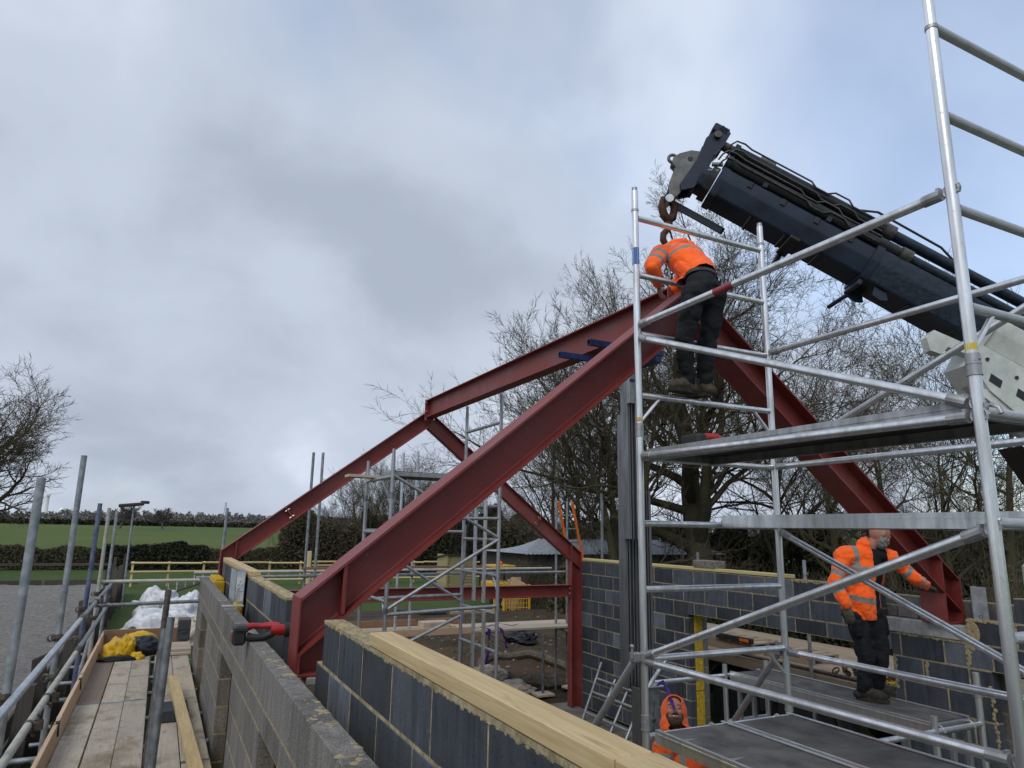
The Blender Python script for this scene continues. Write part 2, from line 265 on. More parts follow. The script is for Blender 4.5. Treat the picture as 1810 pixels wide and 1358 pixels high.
leafm('ivy', (0.018, 0.035, 0.010), (0.05, 0.085, 0.022), None); leafm('conifer', (0.009, 0.014, 0.009), (0.024, 0.032, 0.018)); leafm('wood_far_hazed', (0.12, 0.112, 0.108), (0.19, 0.178, 0.168), (0.14, 0.14, 0.12), 0.02)  # far wood's base colour is lightened to stand in for distance haze
leafm('bramble', (0.035, 0.040, 0.016), (0.085, 0.085, 0.035), (0.06, 0.045, 0.025))
m, b, t = new_mat('grass'); v = t.coords(world=True); n = t.noise(v, 0.25, 5, 0.6); n2 = t.noise(v, 7, 5, 0.7); n3 = t.noise(v, 60, 3, 0.7)
c = t.mix(t.ramp(n2, [(0.3, 0.0), (0.7, 1.0)]), (0.036, 0.068, 0.015), (0.070, 0.118, 0.026)); c = t.mix(t.ramp(n, [(0.45, 0.0), (0.7, 0.7)]), c, (0.085, 0.105, 0.035))
setp(b, t, col=c, rough=0.9, spec=0.2, normal=t.bump(t.mix(0.5, n2, n3), 0.9, 0.08))
m, b, t = new_mat('field'); v = t.coords(world=True); n = t.noise(v, 0.012, 5, 0.6); n2 = t.noise(v, 0.5, 5, 0.7)
c = t.mix(t.ramp(n2, [(0.3, 0.0), (0.7, 1.0)]), (0.055, 0.088, 0.018), (0.085, 0.122, 0.028)); c = t.mix(t.ramp(n, [(0.45, 0.0), (0.62, 0.8)]), c, (0.10, 0.118, 0.038)); setp(b, t, col=c, rough=0.95, spec=0.1)
m, b, t = new_mat('arena_sand'); v = t.coords(world=True); n = t.noise(v, 0.6, 5, 0.6); n2 = t.noise(v, 9, 6, 0.75); n3 = t.noise(v, 50, 4, 0.7)
c = t.mix(t.ramp(n2, [(0.34, 0.0), (0.64, 1.0)]), (0.10, 0.094, 0.085), (0.30, 0.285, 0.26)); c = t.mix(t.ramp(n, [(0.4, 0.0), (0.7, 0.5)]), c, (0.19, 0.18, 0.165)); setp(b, t, col=c, rough=0.95, spec=0.15, normal=t.bump(t.mix(0.5, n2, n3), 1.0, 0.06))
m, b, t = new_mat('soil'); v = t.coords(world=True); n = t.noise(v, 0.9, 5, 0.6); n2 = t.noise(v, 8, 6, 0.75); n3 = t.noise(v, 45, 4, 0.75)
c = t.mix(t.ramp(n2, [(0.34, 0.0), (0.66, 1.0)]), (0.026, 0.020, 0.014), (0.080, 0.060, 0.040)); c = t.mix(t.ramp(n, [(0.45, 0.0), (0.62, 0.75)]), c, (0.105, 0.070, 0.040)); c = t.mix(t.ramp(n3, [(0.72, 0.0), (0.76, 0.7)]), c, (0.19, 0.17, 0.14))
setp(b, t, col=c, rough=0.95, spec=0.2, normal=t.bump(t.mix(0.5, n2, n3), 1.0, 0.06))
simple('stone', (0.07, 0.06, 0.045), (0.19, 0.165, 0.135), 12, 0.9, 0, 0.4, vary=0.4); simple('slab', (0.10, 0.095, 0.085), (0.17, 0.16, 0.145), 3, 0.9, 0, 0.3, vary=0, world=True)
# ------------------------------------------------------------------ object helpers
COL = scene.collection
WO = {}                                     # world origin of every object we make
def origin(o): return WO[o.name]
def tag(o, label=None, cat=None, group=None, kind=None):
    if label: o['label'] = label
    if cat: o['category'] = cat
    if group: o['group'] = group
    if kind: o['kind'] = kind
    return o
def thing(name, loc, label, cat, group=None):
    o = bpy.data.objects.new(name, None); COL.objects.link(o); o.empty_display_size = 0.1
    o.location = loc; WO[o.name] = V(loc); return tag(o, label, cat, group)
def raw_mesh(name, verts, faces, mats, smooth=False, fm=None):
    me = bpy.data.meshes.new(name); me.from_pydata([tuple(v) for v in verts], [], faces); me.update()
    for m in (mats if isinstance(mats, (list, tuple)) else [mats]): me.materials.append(MATS[m] if isinstance(m, str) else m)
    if smooth:
        me.polygons.foreach_set('use_smooth', [True]*len(me.polygons))
    if fm: me.polygons.foreach_set('material_index', fm)
    return me
def place(name, me, loc, parent=None, rot=None):
    o = bpy.data.objects.new(name, me); COL.objects.link(o); loc = V(loc); WO[o.name] = loc
    if parent is not None: o.parent = parent; o.location = loc - origin(parent)
    else: o.location = loc
    if rot is not None: o.rotation_euler = rot
    return o
def autosmooth(me, ang=40):
    """smooth faces, sharp edges above the angle"""
    bm = bmesh.new(); bm.from_mesh(me)
    for f in bm.faces: f.smooth = True
    for e in bm.edges:
        if len(e.link_faces) == 2: e.smooth = e.calc_face_angle(0) < RAD(ang)
    bm.to_mesh(me); bm.free()
class MB:
    """collects shapes (eye-level world coordinates) for ONE mesh object"""
    def __init__(s): s.v = []; s.f = []
    def add(s, vs, fs):
        k = len(s.v); s.v += [V(p) for p in vs]; s.f += [tuple(i+k for i in f) for f in fs]; return s
    def box(s, a, b, ch=0.0, rot=None, piv=None):
        (x0, y0, z0), (x1, y1, z1) = [min(p, q) for p, q in zip(a, b)], [max(p, q) for p, q in zip(a, b)]
        if ch <= 0:
            vs = [V((x, y, z)) for z in (z0, z1) for y in (y0, y1) for x in (x0, x1)]
            fs = [(0, 2, 3, 1), (4, 5, 7, 6), (0, 1, 5, 4), (2, 6, 7, 3), (0, 4, 6, 2), (1, 3, 7, 5)]
        else:
            vs, fs = chbox(x0, y0, z0, x1, y1, z1, ch)
        if rot is not None:
            piv = V(piv) if piv is not None else V(((x0+x1)/2, (y0+y1)/2, (z0+z1)/2))
            vs = [rot @ (p - piv) + piv for p in vs]
        return s.add(vs, fs)
    def tube(s, p0, p1, r, n=12, r1=None, hollow=0.0, caps=True):
        p0, p1 = V(p0), V(p1); d = (p1-p0).normalized(); a = d.orthogonal().normalized(); b = d.cross(a)
        r1 = r if r1 is None else r1
        ring = lambda p, q: [p + (a*cos(2*pi*i/n) + b*sin(2*pi*i/n))*q for i in range(n)]
        vs = ring(p0, r) + ring(p1, r1); fs = [(i, (i+1) % n, n+(i+1) % n, n+i) for i in range(n)]
        if hollow:
            vs += ring(p0, r-hollow) + ring(p1, r1-hollow)
            fs += [(2*n+(i+1) % n, 2*n+i, 3*n+i, 3*n+(i+1) % n) for i in range(n)]
            fs += [((i+1) % n, i, 2*n+i, 2*n+(i+1) % n) for i in range(n)] + [(n+i, n+(i+1) % n, 3*n+(i+1) % n, 3*n+i) for i in range(n)]
        elif caps: fs += [tuple(reversed(range(n))), tuple(range(n, 2*n))]
        return s.add(vs, fs)
    def path(s, pts, r, n=8, closed=False, caps=True):
        pts = [V(p) for p in pts]; k = len(pts); rad = r if hasattr(r, '__len__') else [r]*k
        prev = None; vs = []
        for i, p in enumerate(pts):
            q0 = pts[i-1] if (i or closed) else p; q1 = pts[(i+1) % k] if (i < k-1 or closed) else p
            d = (q1-q0).normalized()
            a = d.orthogonal().normalized() if prev is None else (prev - d*prev.dot(d)).normalized()
            prev = a; b = d.cross(a)
            vs += [p + (a*cos(2*pi*j/n) + b*sin(2*pi*j/n))*rad[i] for j in range(n)]
        fs = []
        for i in range(k if closed else k-1):
            i2 = (i+1) % k
            fs += [(i*n+j, i*n+(j+1) % n, i2*n+(j+1) % n, i2*n+j) for j in range(n)]
        if not closed and caps: fs += [tuple(reversed(range(n))), tuple(range((k-1)*n, k*n))]
        return s.add(vs, fs)
    def prism(s, poly, ext, thick_from=0.0):
        """poly: 3D points of a planar outline, extruded by vector ext"""
        e = V(ext); n = len(poly); vs = [V(p) for p in poly] + [V(p)+e for p in poly]
        fs = [(i, (i+1) % n, n+(i+1) % n, n+i) for i in range(n)] + [tuple(reversed(range(n))), tuple(range(n, 2*n))]
        return s.add(vs, fs)
    def ball(s, c, r, n=10, m=7, sc=(1, 1, 1), rot=None):
        c = V(c); vs = [V((0, 0, 1))]; fs = []
        for i in range(1, m):
            t = pi*i/m
            vs += [V((sin(t)*cos(2*pi*j/n), sin(t)*sin(2*pi*j/n), cos(t))) for j in range(n)]
        vs.append(V((0, 0, -1)))
        for j in range(n): fs.append((0, 1+j, 1+(j+1) % n))
        for i in range(m-2):
            a = 1+i*n; b2 = a+n; fs += [(a+j, b2+j, b2+(j+1) % n, a+(j+1) % n) for j in range(n)]
        a = 1+(m-2)*n; fs += [(a+j, len(vs)-1, a+(j+1) % n) for j in range(n)]
        vs = [V((p.x*sc[0]*r, p.y*sc[1]*r, p.z*sc[2]*r)) for p in vs]
        if rot is not None: vs = [rot @ p for p in vs]
        return s.add([p+c for p in vs], fs)
    def build(s, name, mat, parent=None, smooth=None, org=None):
        xs = [p.x for p in s.v]; ys = [p.y for p in s.v]; zs = [p.z for p in s.v]
        o = V(((min(xs)+max(xs))/2, (min(ys)+max(ys))/2, min(zs))) if org is None else V(org)
        me = raw_mesh(name, [p-o for p in s.v], s.f, mat)
        if smooth: autosmooth(me, smooth)
        return place(name, me, o, parent)
def chbox(x0, y0, z0, x1, y1, z1, c):
    vs = []; idx = {}
    for ix, x in enumerate((x0, x1)):
        for iy, y in enumerate((y0, y1)):
            for iz, z in enumerate((z0, z1)):
                sx, sy, sz = (c if ix == 0 else -c), (c if iy == 0 else -c), (c if iz == 0 else -c)
                for k, p in enumerate(((x, y+sy, z+sz), (x+sx, y, z+sz), (x+sx, y+sy, z))):
                    idx[ix, iy, iz, k] = len(vs); vs.append(V(p))
    I = idx; fs = []
    for s in (0, 1):
        q = [(s, 0, 0), (s, 1, 0), (s, 1, 1), (s, 0, 1)]; f = [I[a+(0,)] for a in q]; fs.append(tuple(f if s else reversed(f)))
        q = [(0, s, 0), (0, s, 1), (1, s, 1), (1, s, 0)]; f = [I[a+(1,)] for a in q]; fs.append(tuple(f if s else reversed(f)))
        q = [(0, 0, s), (1, 0, s), (1, 1, s), (0, 1, s)]; f = [I[a+(2,)] for a in q]; fs.append(tuple(f if s else reversed(f)))
    for a in (0, 1):
        for b in (0, 1):
            g = (a+b) % 2
            for f in ([I[a, b, 0, 0], I[a, b, 0, 1], I[a, b, 1, 1], I[a, b, 1, 0]], [I[a, 0, b, 0], I[a, 0, b, 2], I[a, 1, b, 2], I[a, 1, b, 0]], [I[0, a, b, 1], I[0, a, b, 2], I[1, a, b, 2], I[1, a, b, 1]]):
                fs.append(tuple(f))
            for c2 in (0, 1): fs.append((I[a, b, c2, 0], I[a, b, c2, 1], I[a, b, c2, 2]))
    # consistent outward normals
    ctr = V(((x0+x1)/2, (y0+y1)/2, (z0+z1)/2)); out = []
    for f in fs:
        p = [vs[i] for i in f]; nrm = (p[1]-p[0]).cross(p[2]-p[0]); mid = sum(p, V())/len(p)
        out.append(f if nrm.dot(mid-ctr) >= 0 else tuple(reversed(f)))
    return vs, out
BOXC = {}
def block_obj(name, a, b, mat, parent=None, ch=0.006):
    """box with chamfered edges; alike boxes share mesh data"""
    a, b = [min(p, q) for p, q in zip(a, b)], [max(p, q) for p, q in zip(a, b)]
    d = tuple(round(q-p, 3) for p, q in zip(a, b)); key = (d, mat, ch)
    if key not in BOXC:
        vs, fs = chbox(-d[0]/2, -d[1]/2, 0, d[0]/2, d[1]/2, d[2], ch); BOXC[key] = raw_mesh(name, vs, fs, mat)
    return place(name, BOXC[key], ((a[0]+b[0])/2, (a[1]+b[1])/2, a[2]), parent)
def box_obj(name, a, b, mat, parent=None, ch=0.004): return MB().box(a, b, ch).build(name, mat, parent)
def tube_obj(name, p0, p1, r, mat, parent=None, n=14, hollow=0.0): return MB().tube(p0, p1, r, n, hollow=hollow).build(name, mat, parent, smooth=50)
def path_obj(name, pts, r, mat, parent=None, n=10, closed=False): return MB().path(pts, r, n, closed).build(name, mat, parent, smooth=60)
def ibeam_pts(dep, wid, tf, tw, rf=0.012):
    h, w, t = dep/2, wid/2, tw/2; q = []
    q += [(-w, -h), (w, -h), (w, -h+tf), (t+rf, -h+tf), (t+rf*0.3, -h+tf+rf*0.3), (t, -h+tf+rf), (t, h-tf-rf), (t+rf*0.3, h-tf-rf*0.3), (t+rf, h-tf), (w, h-tf), (w, h), (-w, h), (-w, h-tf), (-t-rf, h-tf), (-t-rf*0.3, h-tf-rf*0.3), (-t, h-tf-rf), (-t, -h+tf+rf), (-t-rf*0.3, -h+tf+rf*0.3), (-t-rf, -h+tf), (-w, -h+tf)]
    return q
def ibeam(mb, p0, p1, wdir, dep, wid, tf, tw, pl0=None, pl1=None):
    """I section along p0-p1; wdir = flange width direction; optional mitre planes (point, normal)"""
    p0, p1, wd = V(p0), V(p1), V(wdir).normalized(); ax = (p1-p0).normalized(); dd = ax.cross(wd).normalized()
    if dd.z < 0 or (abs(dd.z) < 1e-6 and dd.x < 0): dd = -dd
    q = ibeam_pts(dep, wid, tf, tw); n = len(q); vs = []
    for pt, pl in ((p0, pl0), (p1, pl1)):
        for a, b in q:
            s = pt + wd*a + dd*b
            if pl: nn = V(pl[1]); s = s + ax*((V(pl[0])-s).dot(nn)/ax.dot(nn))
            vs.append(s)
    fs = [(i, (i+1) % n, n+(i+1) % n, n+i) for i in range(n)]
    # end caps as convex pieces
    for o, rv in ((0, True), (n, False)):
        for cap in ((0, 1, 2, 3, 18, 19), (3, 4, 5, 16, 17, 18), (5, 6, 15, 16), (6, 7, 8, 13, 14, 15), (8, 9, 10, 11, 12, 13)):
            f = tuple(o+i for i in cap); fs.append(tuple(reversed(f)) if rv else f)
    k = len(mb.v); mb.add(vs, fs)
    return mb
def fix_normals(o):
    bm = bmesh.new(); bm.from_mesh(o.data); bmesh.ops.recalc_face_normals(bm, faces=bm.faces); bm.to_mesh(o.data); bm.free(); return o
def text_mb(mb, txt, org, xd, yd, size, depth=0.002):
    """flat lettering as geometry (curve text turned into a mesh)"""
    cu = bpy.data.curves.new('t', 'FONT'); cu.body = txt; cu.size = size; cu.extrude = depth; cu.align_x = 'CENTER'; cu.align_y = 'CENTER'; cu.resolution_u = 2
    o = bpy.data.objects.new('t', cu); COL.objects.link(o); dg = bpy.context.evaluated_depsgraph_get(); me = bpy.data.meshes.new_from_object(o.evaluated_get(dg))
    xd, yd = V(xd).normalized(), V(yd).normalized(); zd = xd.cross(yd); org = V(org)
    mb.add([org + xd*v.co.x + yd*v.co.y + zd*v.co.z for v in me.vertices], [tuple(p.vertices) for p in me.polygons])
    bpy.data.objects.remove(o); bpy.data.curves.remove(cu); bpy.data.meshes.remove(me); return mb
def copy_thing(o, loc, label=None, group=None, rz=None, sc=None):
    c = o.copy(); COL.objects.link(c); c.location = loc; WO[c.name] = V(loc)
    if rz is not None: c.rotation_euler = (0, 0, rz)
    if sc is not None: c.scale = sc if hasattr(sc, '__len__') else (sc, sc, sc)
    if label: c['label'] = label
    if group: c['group'] = group
    for ch in o.children:
        d = ch.copy(); COL.objects.link(d); d.parent = c; WO[d.name] = V(loc)
        for g in ch.children:
            e = g.copy(); COL.objects.link(e); e.parent = d; WO[e.name] = V(loc)
    return c
def bolt(c, d, parent, r=0.013, l=0.018):
    d = V(d).normalized(); c = V(c); mb = MB().tube(c, c+d*l*0.5, r*1.5, 10).tube(c+d*l*0.4, c+d*l, r, 6); return mb.build('bolt', 'bolt', parent)
def coupler(c, d1, d2, parent, r=0.0242, name='coupler', mat='coupler_steel'):
    """scaffold coupler clasping a tube along d1 and one along d2 beside it"""
    c, d1, d2 = V(c), V(d1).normalized(), V(d2).normalized(); s = d1.cross(d2); s = s.normalized() if s.length > 0.1 else d1.orthogonal().normalized()
    mb = MB(); mb.tube(c-d1*0.028, c+d1*0.028, r*1.28, 12, hollow=r*0.28)
    c2 = c + s*(2*r+0.004); mb.tube(c2-d2*0.028, c2+d2*0.028, r*1.28, 12, hollow=r*0.28)
    k = d1.cross(s).normalized(); mb.tube(c+k*r*1.2+d1*0.0, c+k*r*1.2+s*0.035+k*0.03, 0.008, 6); mb.ball(c+k*r*1.2+s*0.035+k*0.03, 0.014, 6, 4)
    mb.tube(c2-k*r*1.2, c2-k*(r*1.2+0.035), 0.008, 6); mb.ball(c2-k*(r*1.2+0.035), 0.014, 6, 4)
    return mb.build(name, mat, parent)
# ------------------------------------------------------------------ ground
GZ = -H
def grid_obj(name, x0, x1, y0, y1, nx, ny, zf, mat, kind='structure'):
    vs = []; fs = []
    for j in range(ny+1):
        for i in range(nx+1):
            x = x0+(x1-x0)*i/nx; y = y0+(y1-y0)*j/ny; vs.append((x, y, zf(x, y)))
    for j in range(ny):
        for i in range(nx): a = j*(nx+1)+i; fs.append((a, a+1, a+nx+2, a+nx+1))
    o = place(name, raw_mesh(name, vs, fs, mat, True), (0, 0, 0)); tag(o, kind=kind); return o
def fz(x, y):
    d = sqrt(x*x+y*y); k = max(0.0, (d-60)/400.0)
    return GZ + min(k, 1.0)*1.9 + (max(0, d-460)*0.004 if d > 460 else 0) + 0.35*noise.noise((x*0.02, y*0.02, 0.3))*min(1, max(0, (d-50)/60))
def gz(x, y):
    return GZ + 0.05*noise.noise((x*0.25, y*0.25, 1.3))*(1 if y > 16 or x > 12 or x < -1 else 0.3)
GX = [-3000, -1500, -700, -300, -120, -60, -30] + list(range(-24, 40, 2)) + [46, 60, 90, 150, 300, 700, 1500, 3000]
GY = [-600, -100, -30, -12] + list(range(-8, 60, 2)) + [64, 72, 84, 100, 130, 180, 250, 350, 480, 700, 1100, 1800, 3000]
vs = []; fs = []
for y in GY:
    for x in GX:
        d = sqrt(x*x+y*y); vs.append((x, y, fz(x, y)-0.004 if d > 52 else gz(x, y)-0.03))
nx = len(GX)
for j in range(len(GY)-1):
    for i in range(nx-1): a = j*nx+i; fs.append((a, a+1, a+nx+1, a+nx))
tag(place('ground', raw_mesh('ground', vs, fs, 'grass', True), (0, 0, 0)), kind='structure')
# brighter pasture beyond the hedge
vs = []; fs = []; FY = [58, 62, 68, 76, 86, 100, 120, 150, 190, 240, 300, 380, 470]; FX = [-0.75+0.05*i for i in range(26)]
for y in FY:
    for k in FX: x = k*y; vs.append((x, y, fz(x, y)+0.05))
for j in range(len(FY)-1):
    for i in range(len(FX)-1): a = j*len(FX)+i; fs.append((a, a+1, a+len(FX)+1, a+len(FX)))
tag(place('field', raw_mesh('field', vs, fs, 'field', True), (0, 0, 0)), kind='structure')
grid_obj('riding_arena', -32, -1.35, -2, 41.5, 110, 190, lambda x, y: gz(x, y)+0.04+0.075*noise.fractal((x*1.3, y*1.3, 4), .8, 2.0, 3), 'arena_sand')
def soilz(x, y):
    e = min(1, max(0, min((x-1.2)/0.8, (13.5-x)/1.5, (y-11.7)/0.6, (26-y)/3)))
    h = 0.16*noise.fractal((x*0.8, y*0.8, 2), 0.8, 2.1, 4) + 0.05*noise.fractal((x*4, y*4, 5), 0.8, 2.1, 3)
    ridge = 0.30*math.exp(-((y-20.5-0.5*noise.noise((x*0.5, 0, 0)))/1.3)**2)*(0.75+0.5*noise.noise((x*0.7, 1, 1)))
    bank = 0.22*min(1, max(0, (y-13.2)/3.0))*min(1, max(0, (x-2)/2))
    return GZ + 0.012 + (0.05+h*0.7+ridge+bank*0.8)*e
grid_obj('bare_soil', 1.0, 13.8, 11.4, 26.5, 110, 130, soilz, 'soil')
grid_obj('concrete_slab', 0.98, 6.98, -2.5, 11.5, 6, 14, lambda x, y: GZ+0.03, 'slab')
ms = MB()                                               # loose stones in the bare soil
for i in range(420):
    x, y = R.uniform(2, 11), R.uniform(11.9, 20); s = R.uniform(0.012, 0.05); ms.ball((x, y, soilz(x, y)), s, 6, 4, (R.uniform(.7, 1.4), R.uniform(.7, 1.3), R.uniform(.4, .8)))
tag(ms.build('stones', 'stone'), 'scattered pale flint stones lying in the bare brown soil', 'stones', kind='stuff')
# ------------------------------------------------------------------ block walls
def course_blocks(parent, name, mat, x0, x1, z0, z1, y0, y1, joints, mo=None, g=0.013, ch=0.004, top=False):
    """one course from y0 to y1 with perpends at the given joints; mo collects its recessed mortar"""
    js = [y0] + sorted(j for j in joints if y0+0.05 < j < y1-0.05) + [y1]
    if mo is not None: mo.box((x0+0.0022, y0+0.003, z0), (x1-0.0022, y1-0.003, z1-(0.006 if top else 0)))
    for a, b in zip(js[:-1], js[1:]):
        j1 = R.uniform(-.0015, .0015)
        block_obj(name, (x0+j1, a+(g/2 if a > y0 else 0), z0+g/2), (x1+j1, b-(g/2 if b < y1 else 0), z1-(0 if top else g/2)), mat, parent, ch)
def perp(first, n, step=0.45): return [first + step*i for i in range(n)]
# inner leaf, near part
w = thing('inner_block_wall', (0.92, 1.8, GZ), 'dark blue grey block inner wall under the long pine wall plate', 'wall')
zt = -0.513
mo = MB()
for k in range(6):
    z1 = zt-0.225*k; z0 = z1-0.225; e = 4.02 if k == 0 else 4.16
    course_blocks(w, 'block', 'dark_block', 0.87, 0.97, z0, z1, -0.6, e, perp(-0.376 if k % 2 == 0 else -0.201, 14, 0.4475), mo)
mo.build('mortar', 'mortar', w)
mp = MB()                                               # mortar bed squeezed out along the top and gun-marked strip
for i in range(260):
    y = -0.5 + 4.5*i/260
    mp.ball((0.872+R.uniform(-.003, .002), y, zt+R.uniform(-.010, .004)), R.uniform(.004, .009), 6, 4, (0.5, R.uniform(1.6, 3.6), R.uniform(.5, 1.3)))
mp.box((0.868, -0.6, zt-0.004), (0.972, 4.02, zt+0.012)).build('mortar_bed', 'mortar', w)
mb = MB()
for i in range(44):
    y = 3.14+0.86*i/44; x = 0.92+R.uniform(-.03, .03); mb.ball((x, y, zt+0.011), R.uniform(.012, .022), 7, 4, (R.uniform(.9, 1.7), .7, R.uniform(.3, .55)))
mb.build('bed_ridge', 'mortar_lump', w)
# inner leaf, far part
w2 = thing('inner_block_wall', (0.92, 8.2, GZ), 'dark blue grey block inner wall between the two red steel frames', 'wall')
mo = MB()
for k in range(6):
    z1 = zt-0.225*k
    course_blocks(w2, 'block', 'dark_block', 0.87, 0.97, z1-0.225, z1, 5.33, 11.02, perp(5.64 if k % 2 == 0 else 5.86, 13, 0.45), mo)
mo.build('mortar', 'mortar', w2)
mp = MB().box((0.866, 5.33, zt-0.004), (0.974, 11.0, zt+0.012))
for i in range(130): mp.ball((0.871, 5.36+2.25*i/130, zt+R.uniform(-.010, .004)), R.uniform(.007, .014), 6, 4, (.6, 2, 1))
mp.build('mortar_bed', 'mortar', w2)
mb = MB()
for i in range(60): mb.ball((0.92+R.uniform(-.03, .03), 5.42+2.15*i/60, zt+0.011), R.uniform(.013, .026), 7, 4, (R.uniform(.9, 1.6), 1.0, R.uniform(.3, .55)))
mb.build('bed_ridge', 'mortar_lump', w2)
# pine wall plates
def plate(name, a, b, label, mat='pine_y', parts=1):
    o = thing(name, ((a[0]+b[0])/2, (a[1]+b[1])/2, a[2]), label, 'timber'); mb = MB()
    me = MB().box(a, b, 0.004); bmv = me.v
    ob = me.build('timber', mat, o); return o
plate('wall_plate', (0.868, 1.26, zt+0.014), (0.972, 3.10, zt+0.068), 'long pale pine wall plate on the dark block wall beside the red frame foot')
plate('wall_plate', (0.868, -0.6, zt+0.014), (0.972, 1.254, zt+0.069), 'pale pine wall plate end butted against the longer plate')
plate('wall_plate', (0.868, 7.63, zt+0.014), (0.972, 9.3, zt+0.06), 'pale pine wall plate beside the galvanised lintel end')
plate('wall_plate', (0.866, 9.304, zt+0.014), (0.970, 11.0, zt+0.061), 'pale pine wall plate touching the far red frame foot')
# outer leaf with three window openings
w3 = thing('outer_block_wall', (0.665, 6, GZ), 'rough grey concrete block outer wall with window openings along the walkway', 'wall')
zo = -0.75; OPS = [(9.11, 10.17), (5.90, 6.95), (3.22, 4.31)]; zl = -1.105
X0, X1 = 0.61, 0.715
segs = [(-0.6, 3.22), (4.31, 5.90), (6.95, 9.11), (10.17, 11.33)]
mo = MB()
course_blocks(w3, 'block', 'dense_block', X0, X1, zo-0.225, zo, -0.6, 11.33, perp(0.225, 26, 0.4525), mo, ch=0.004, top=True)
course_blocks(w3, 'block', 'dense_block', X0, X1, zl, zo-0.225, -0.6, 11.33, perp(0.0, 26, 0.4525), mo, ch=0.004)
for k in range(8):
    z1 = zl-0.225*k; z0 = max(z1-0.225, GZ)
    for a, b in segs: course_blocks(w3, 'block', 'dense_block', X0, X1, z0, z1, a, b, perp(0.225 if k % 2 else 0.0, 26, 0.4525), mo, ch=0.004)
mo.build('mortar', 'mortar', w3)
for i, (x, y, sx, sy) in enumerate([(.66, 4.62, 1.5, .7), (.665, 4.36, 1.6, 1.1), (.68, 4.12, .9, .8), (.675, 3.9, .9, .6), (.67, 3.30, 1.4, .9), (.69, 3.12, .8, .9), (.64, 3.02, .8, .6), (.665, 2.90, 1.3, .8), (.66, 2.46, 1.4, .9), (.69, 2.62, .6, .9), (.66, 5.52, 1.2, .8), (.665, 5.9, 1.4, .9), (.66, 6.7, 1.3, 1.0), (.67, 7.9, 1.2, 1.0), (.665, 2.05, 1.3, .8)]):
    mb = MB()
    for q in range(16): mb.ball((min(.70, max(.625, x+R.uniform(-.035, .035)*sx)), y+R.uniform(-.06, .06)*sy, zo-0.004), R.uniform(.008, .022), 8, 4, (R.uniform(.8, 1.3), R.uniform(.8, 1.5), R.uniform(.2, .42)))
    mb.build('mortar_dab', 'mortar_lump', w3)
# cavity insulation seen in the reveals and standing out of the cavity at the far end
ins = thing('insulation_batts', (0.79, 9, GZ), 'yellow mineral wool batts filling the cavity between the two walls', 'insulation')
for a, b, z in ((-0.6, 4.33, -0.98), (4.33, 6.98, -0.98), (6.98, 10.2, -0.97), (10.24, 11.25, -0.735)):
    MB().box((0.722, a+0.01, GZ+0.05), (0.862, b-0.01, z), 0.01).build('batt', 'insulation', ins)
MB().box((0.735, 10.35, -0.74), (0.858, 11.2, -0.70), 0.012).build('batt', 'insulation', ins)
MB().box((0.73, 7.35, -0.97), (0.80, 7.62, -0.74), 0.012).build('batt', 'insulation', ins)
# galvanised lintel end standing in the cavity, with its label
ln = thing('steel_lintel', (0.80, 8.1, -0.98), 'galvanised steel lintel end with white printed label standing in the cavity beside the rough wall', 'lintel')
mb = MB().box((0.755, 7.78, -0.98), (0.758, 8.4, -0.46)).box((0.842, 7.78, -0.98), (0.845, 8.4, -0.46)).box((0.755, 7.78, -0.98), (0.845, 7.783, -0.46)); mb.build('body', 'galv_bright', ln)
MB().box((0.762, 7.776, -0.755), (0.838, 7.7785, -0.515)).build('label_sheet', 'label_white', ln)
mb = MB().box((0.766, 7.7745, -0.745), (0.784, 7.7758, -0.74)).box((0.766, 7.7745, -0.69), (0.784, 7.7758, -0.685)).box((0.766, 7.7745, -0.74), (0.770, 7.7758, -0.69)).box((0.774, 7.7745, -0.735), (0.781, 7.7758, -0.70))
for q in (((.775, -.60), (.792, -.585)), ((.79, -.64), (.798, -.615)), ((.812, -.60), (.826, -.592)), ((.795, -.57), (.803, -.55))): mb.tube((q[0][0], 7.7752, q[0][1]), (q[1][0], 7.7752, q[1][1]), .0022, 5)
mb.box((0.765, 7.7748, -0.66), (0.835, 7.7757, -0.657)).box((0.80, 7.7748, -0.75), (0.802, 7.7757, -0.66)); mb.build('print', 'black_print', ln)
tp = thing('plastic_profile', (0.75, 7.42, -0.98), 'white plastic cavity profile with flange resting on the rough block wall', 'profile')
MB().box((0.745, 7.42, -0.98), (0.755, 7.50, -0.60)).box((0.735, 7.42, -0.98), (0.745, 7.43, -0.60)).build('upright', 'galv_pale', tp); MB().box((0.60, 7.2, -0.748), (0.79, 7.30, -0.738), 0.002).build('flange', 'galv_pale', tp)
# right-hand wall: dark inner leaf with an opening, insulation, outer leaf
w4 = thing('inner_block_wall', (7.05, 7, GZ), 'dark block wall with thin yellow mortar and a wide opening, the lorry parked behind it', 'wall')
zr = -0.517; op = (5.02, 8.20); ol = -1.135
mo = MB()
def jr(k): return perp(1.318 if k % 2 == 0 else 1.09, 22, 0.45)
SP = {0: [(2.4, 3.78), (5.11, 11.08)], 1: [(2.4, 4.215), (5.11, 11.08)], 2: [(2.4, 5.02), (5.02, 8.20), (8.20, 11.08)]}
for k in range(12):
    z1 = zr-0.225*k; z0 = max(z1-0.225, GZ+0.002)
    if z1-z0 < 0.06: continue
    for a, b in SP.get(k, [(2.4, 3.0), (4.045, 5.02), (8.20, 11.08)]):
        j = perp(3.80 if k % 2 else 4.02, 3, .45) if (a, b) == (4.045, 5.02) else jr(k)
        course_blocks(w4, 'block', 'dark_block', 7.0, 7.1, ol if (k == 2 and a == 5.02) else z0, z1, a, b, j, mo)
mo.build('mortar', 'mortar_grey', w4)
mb = MB()
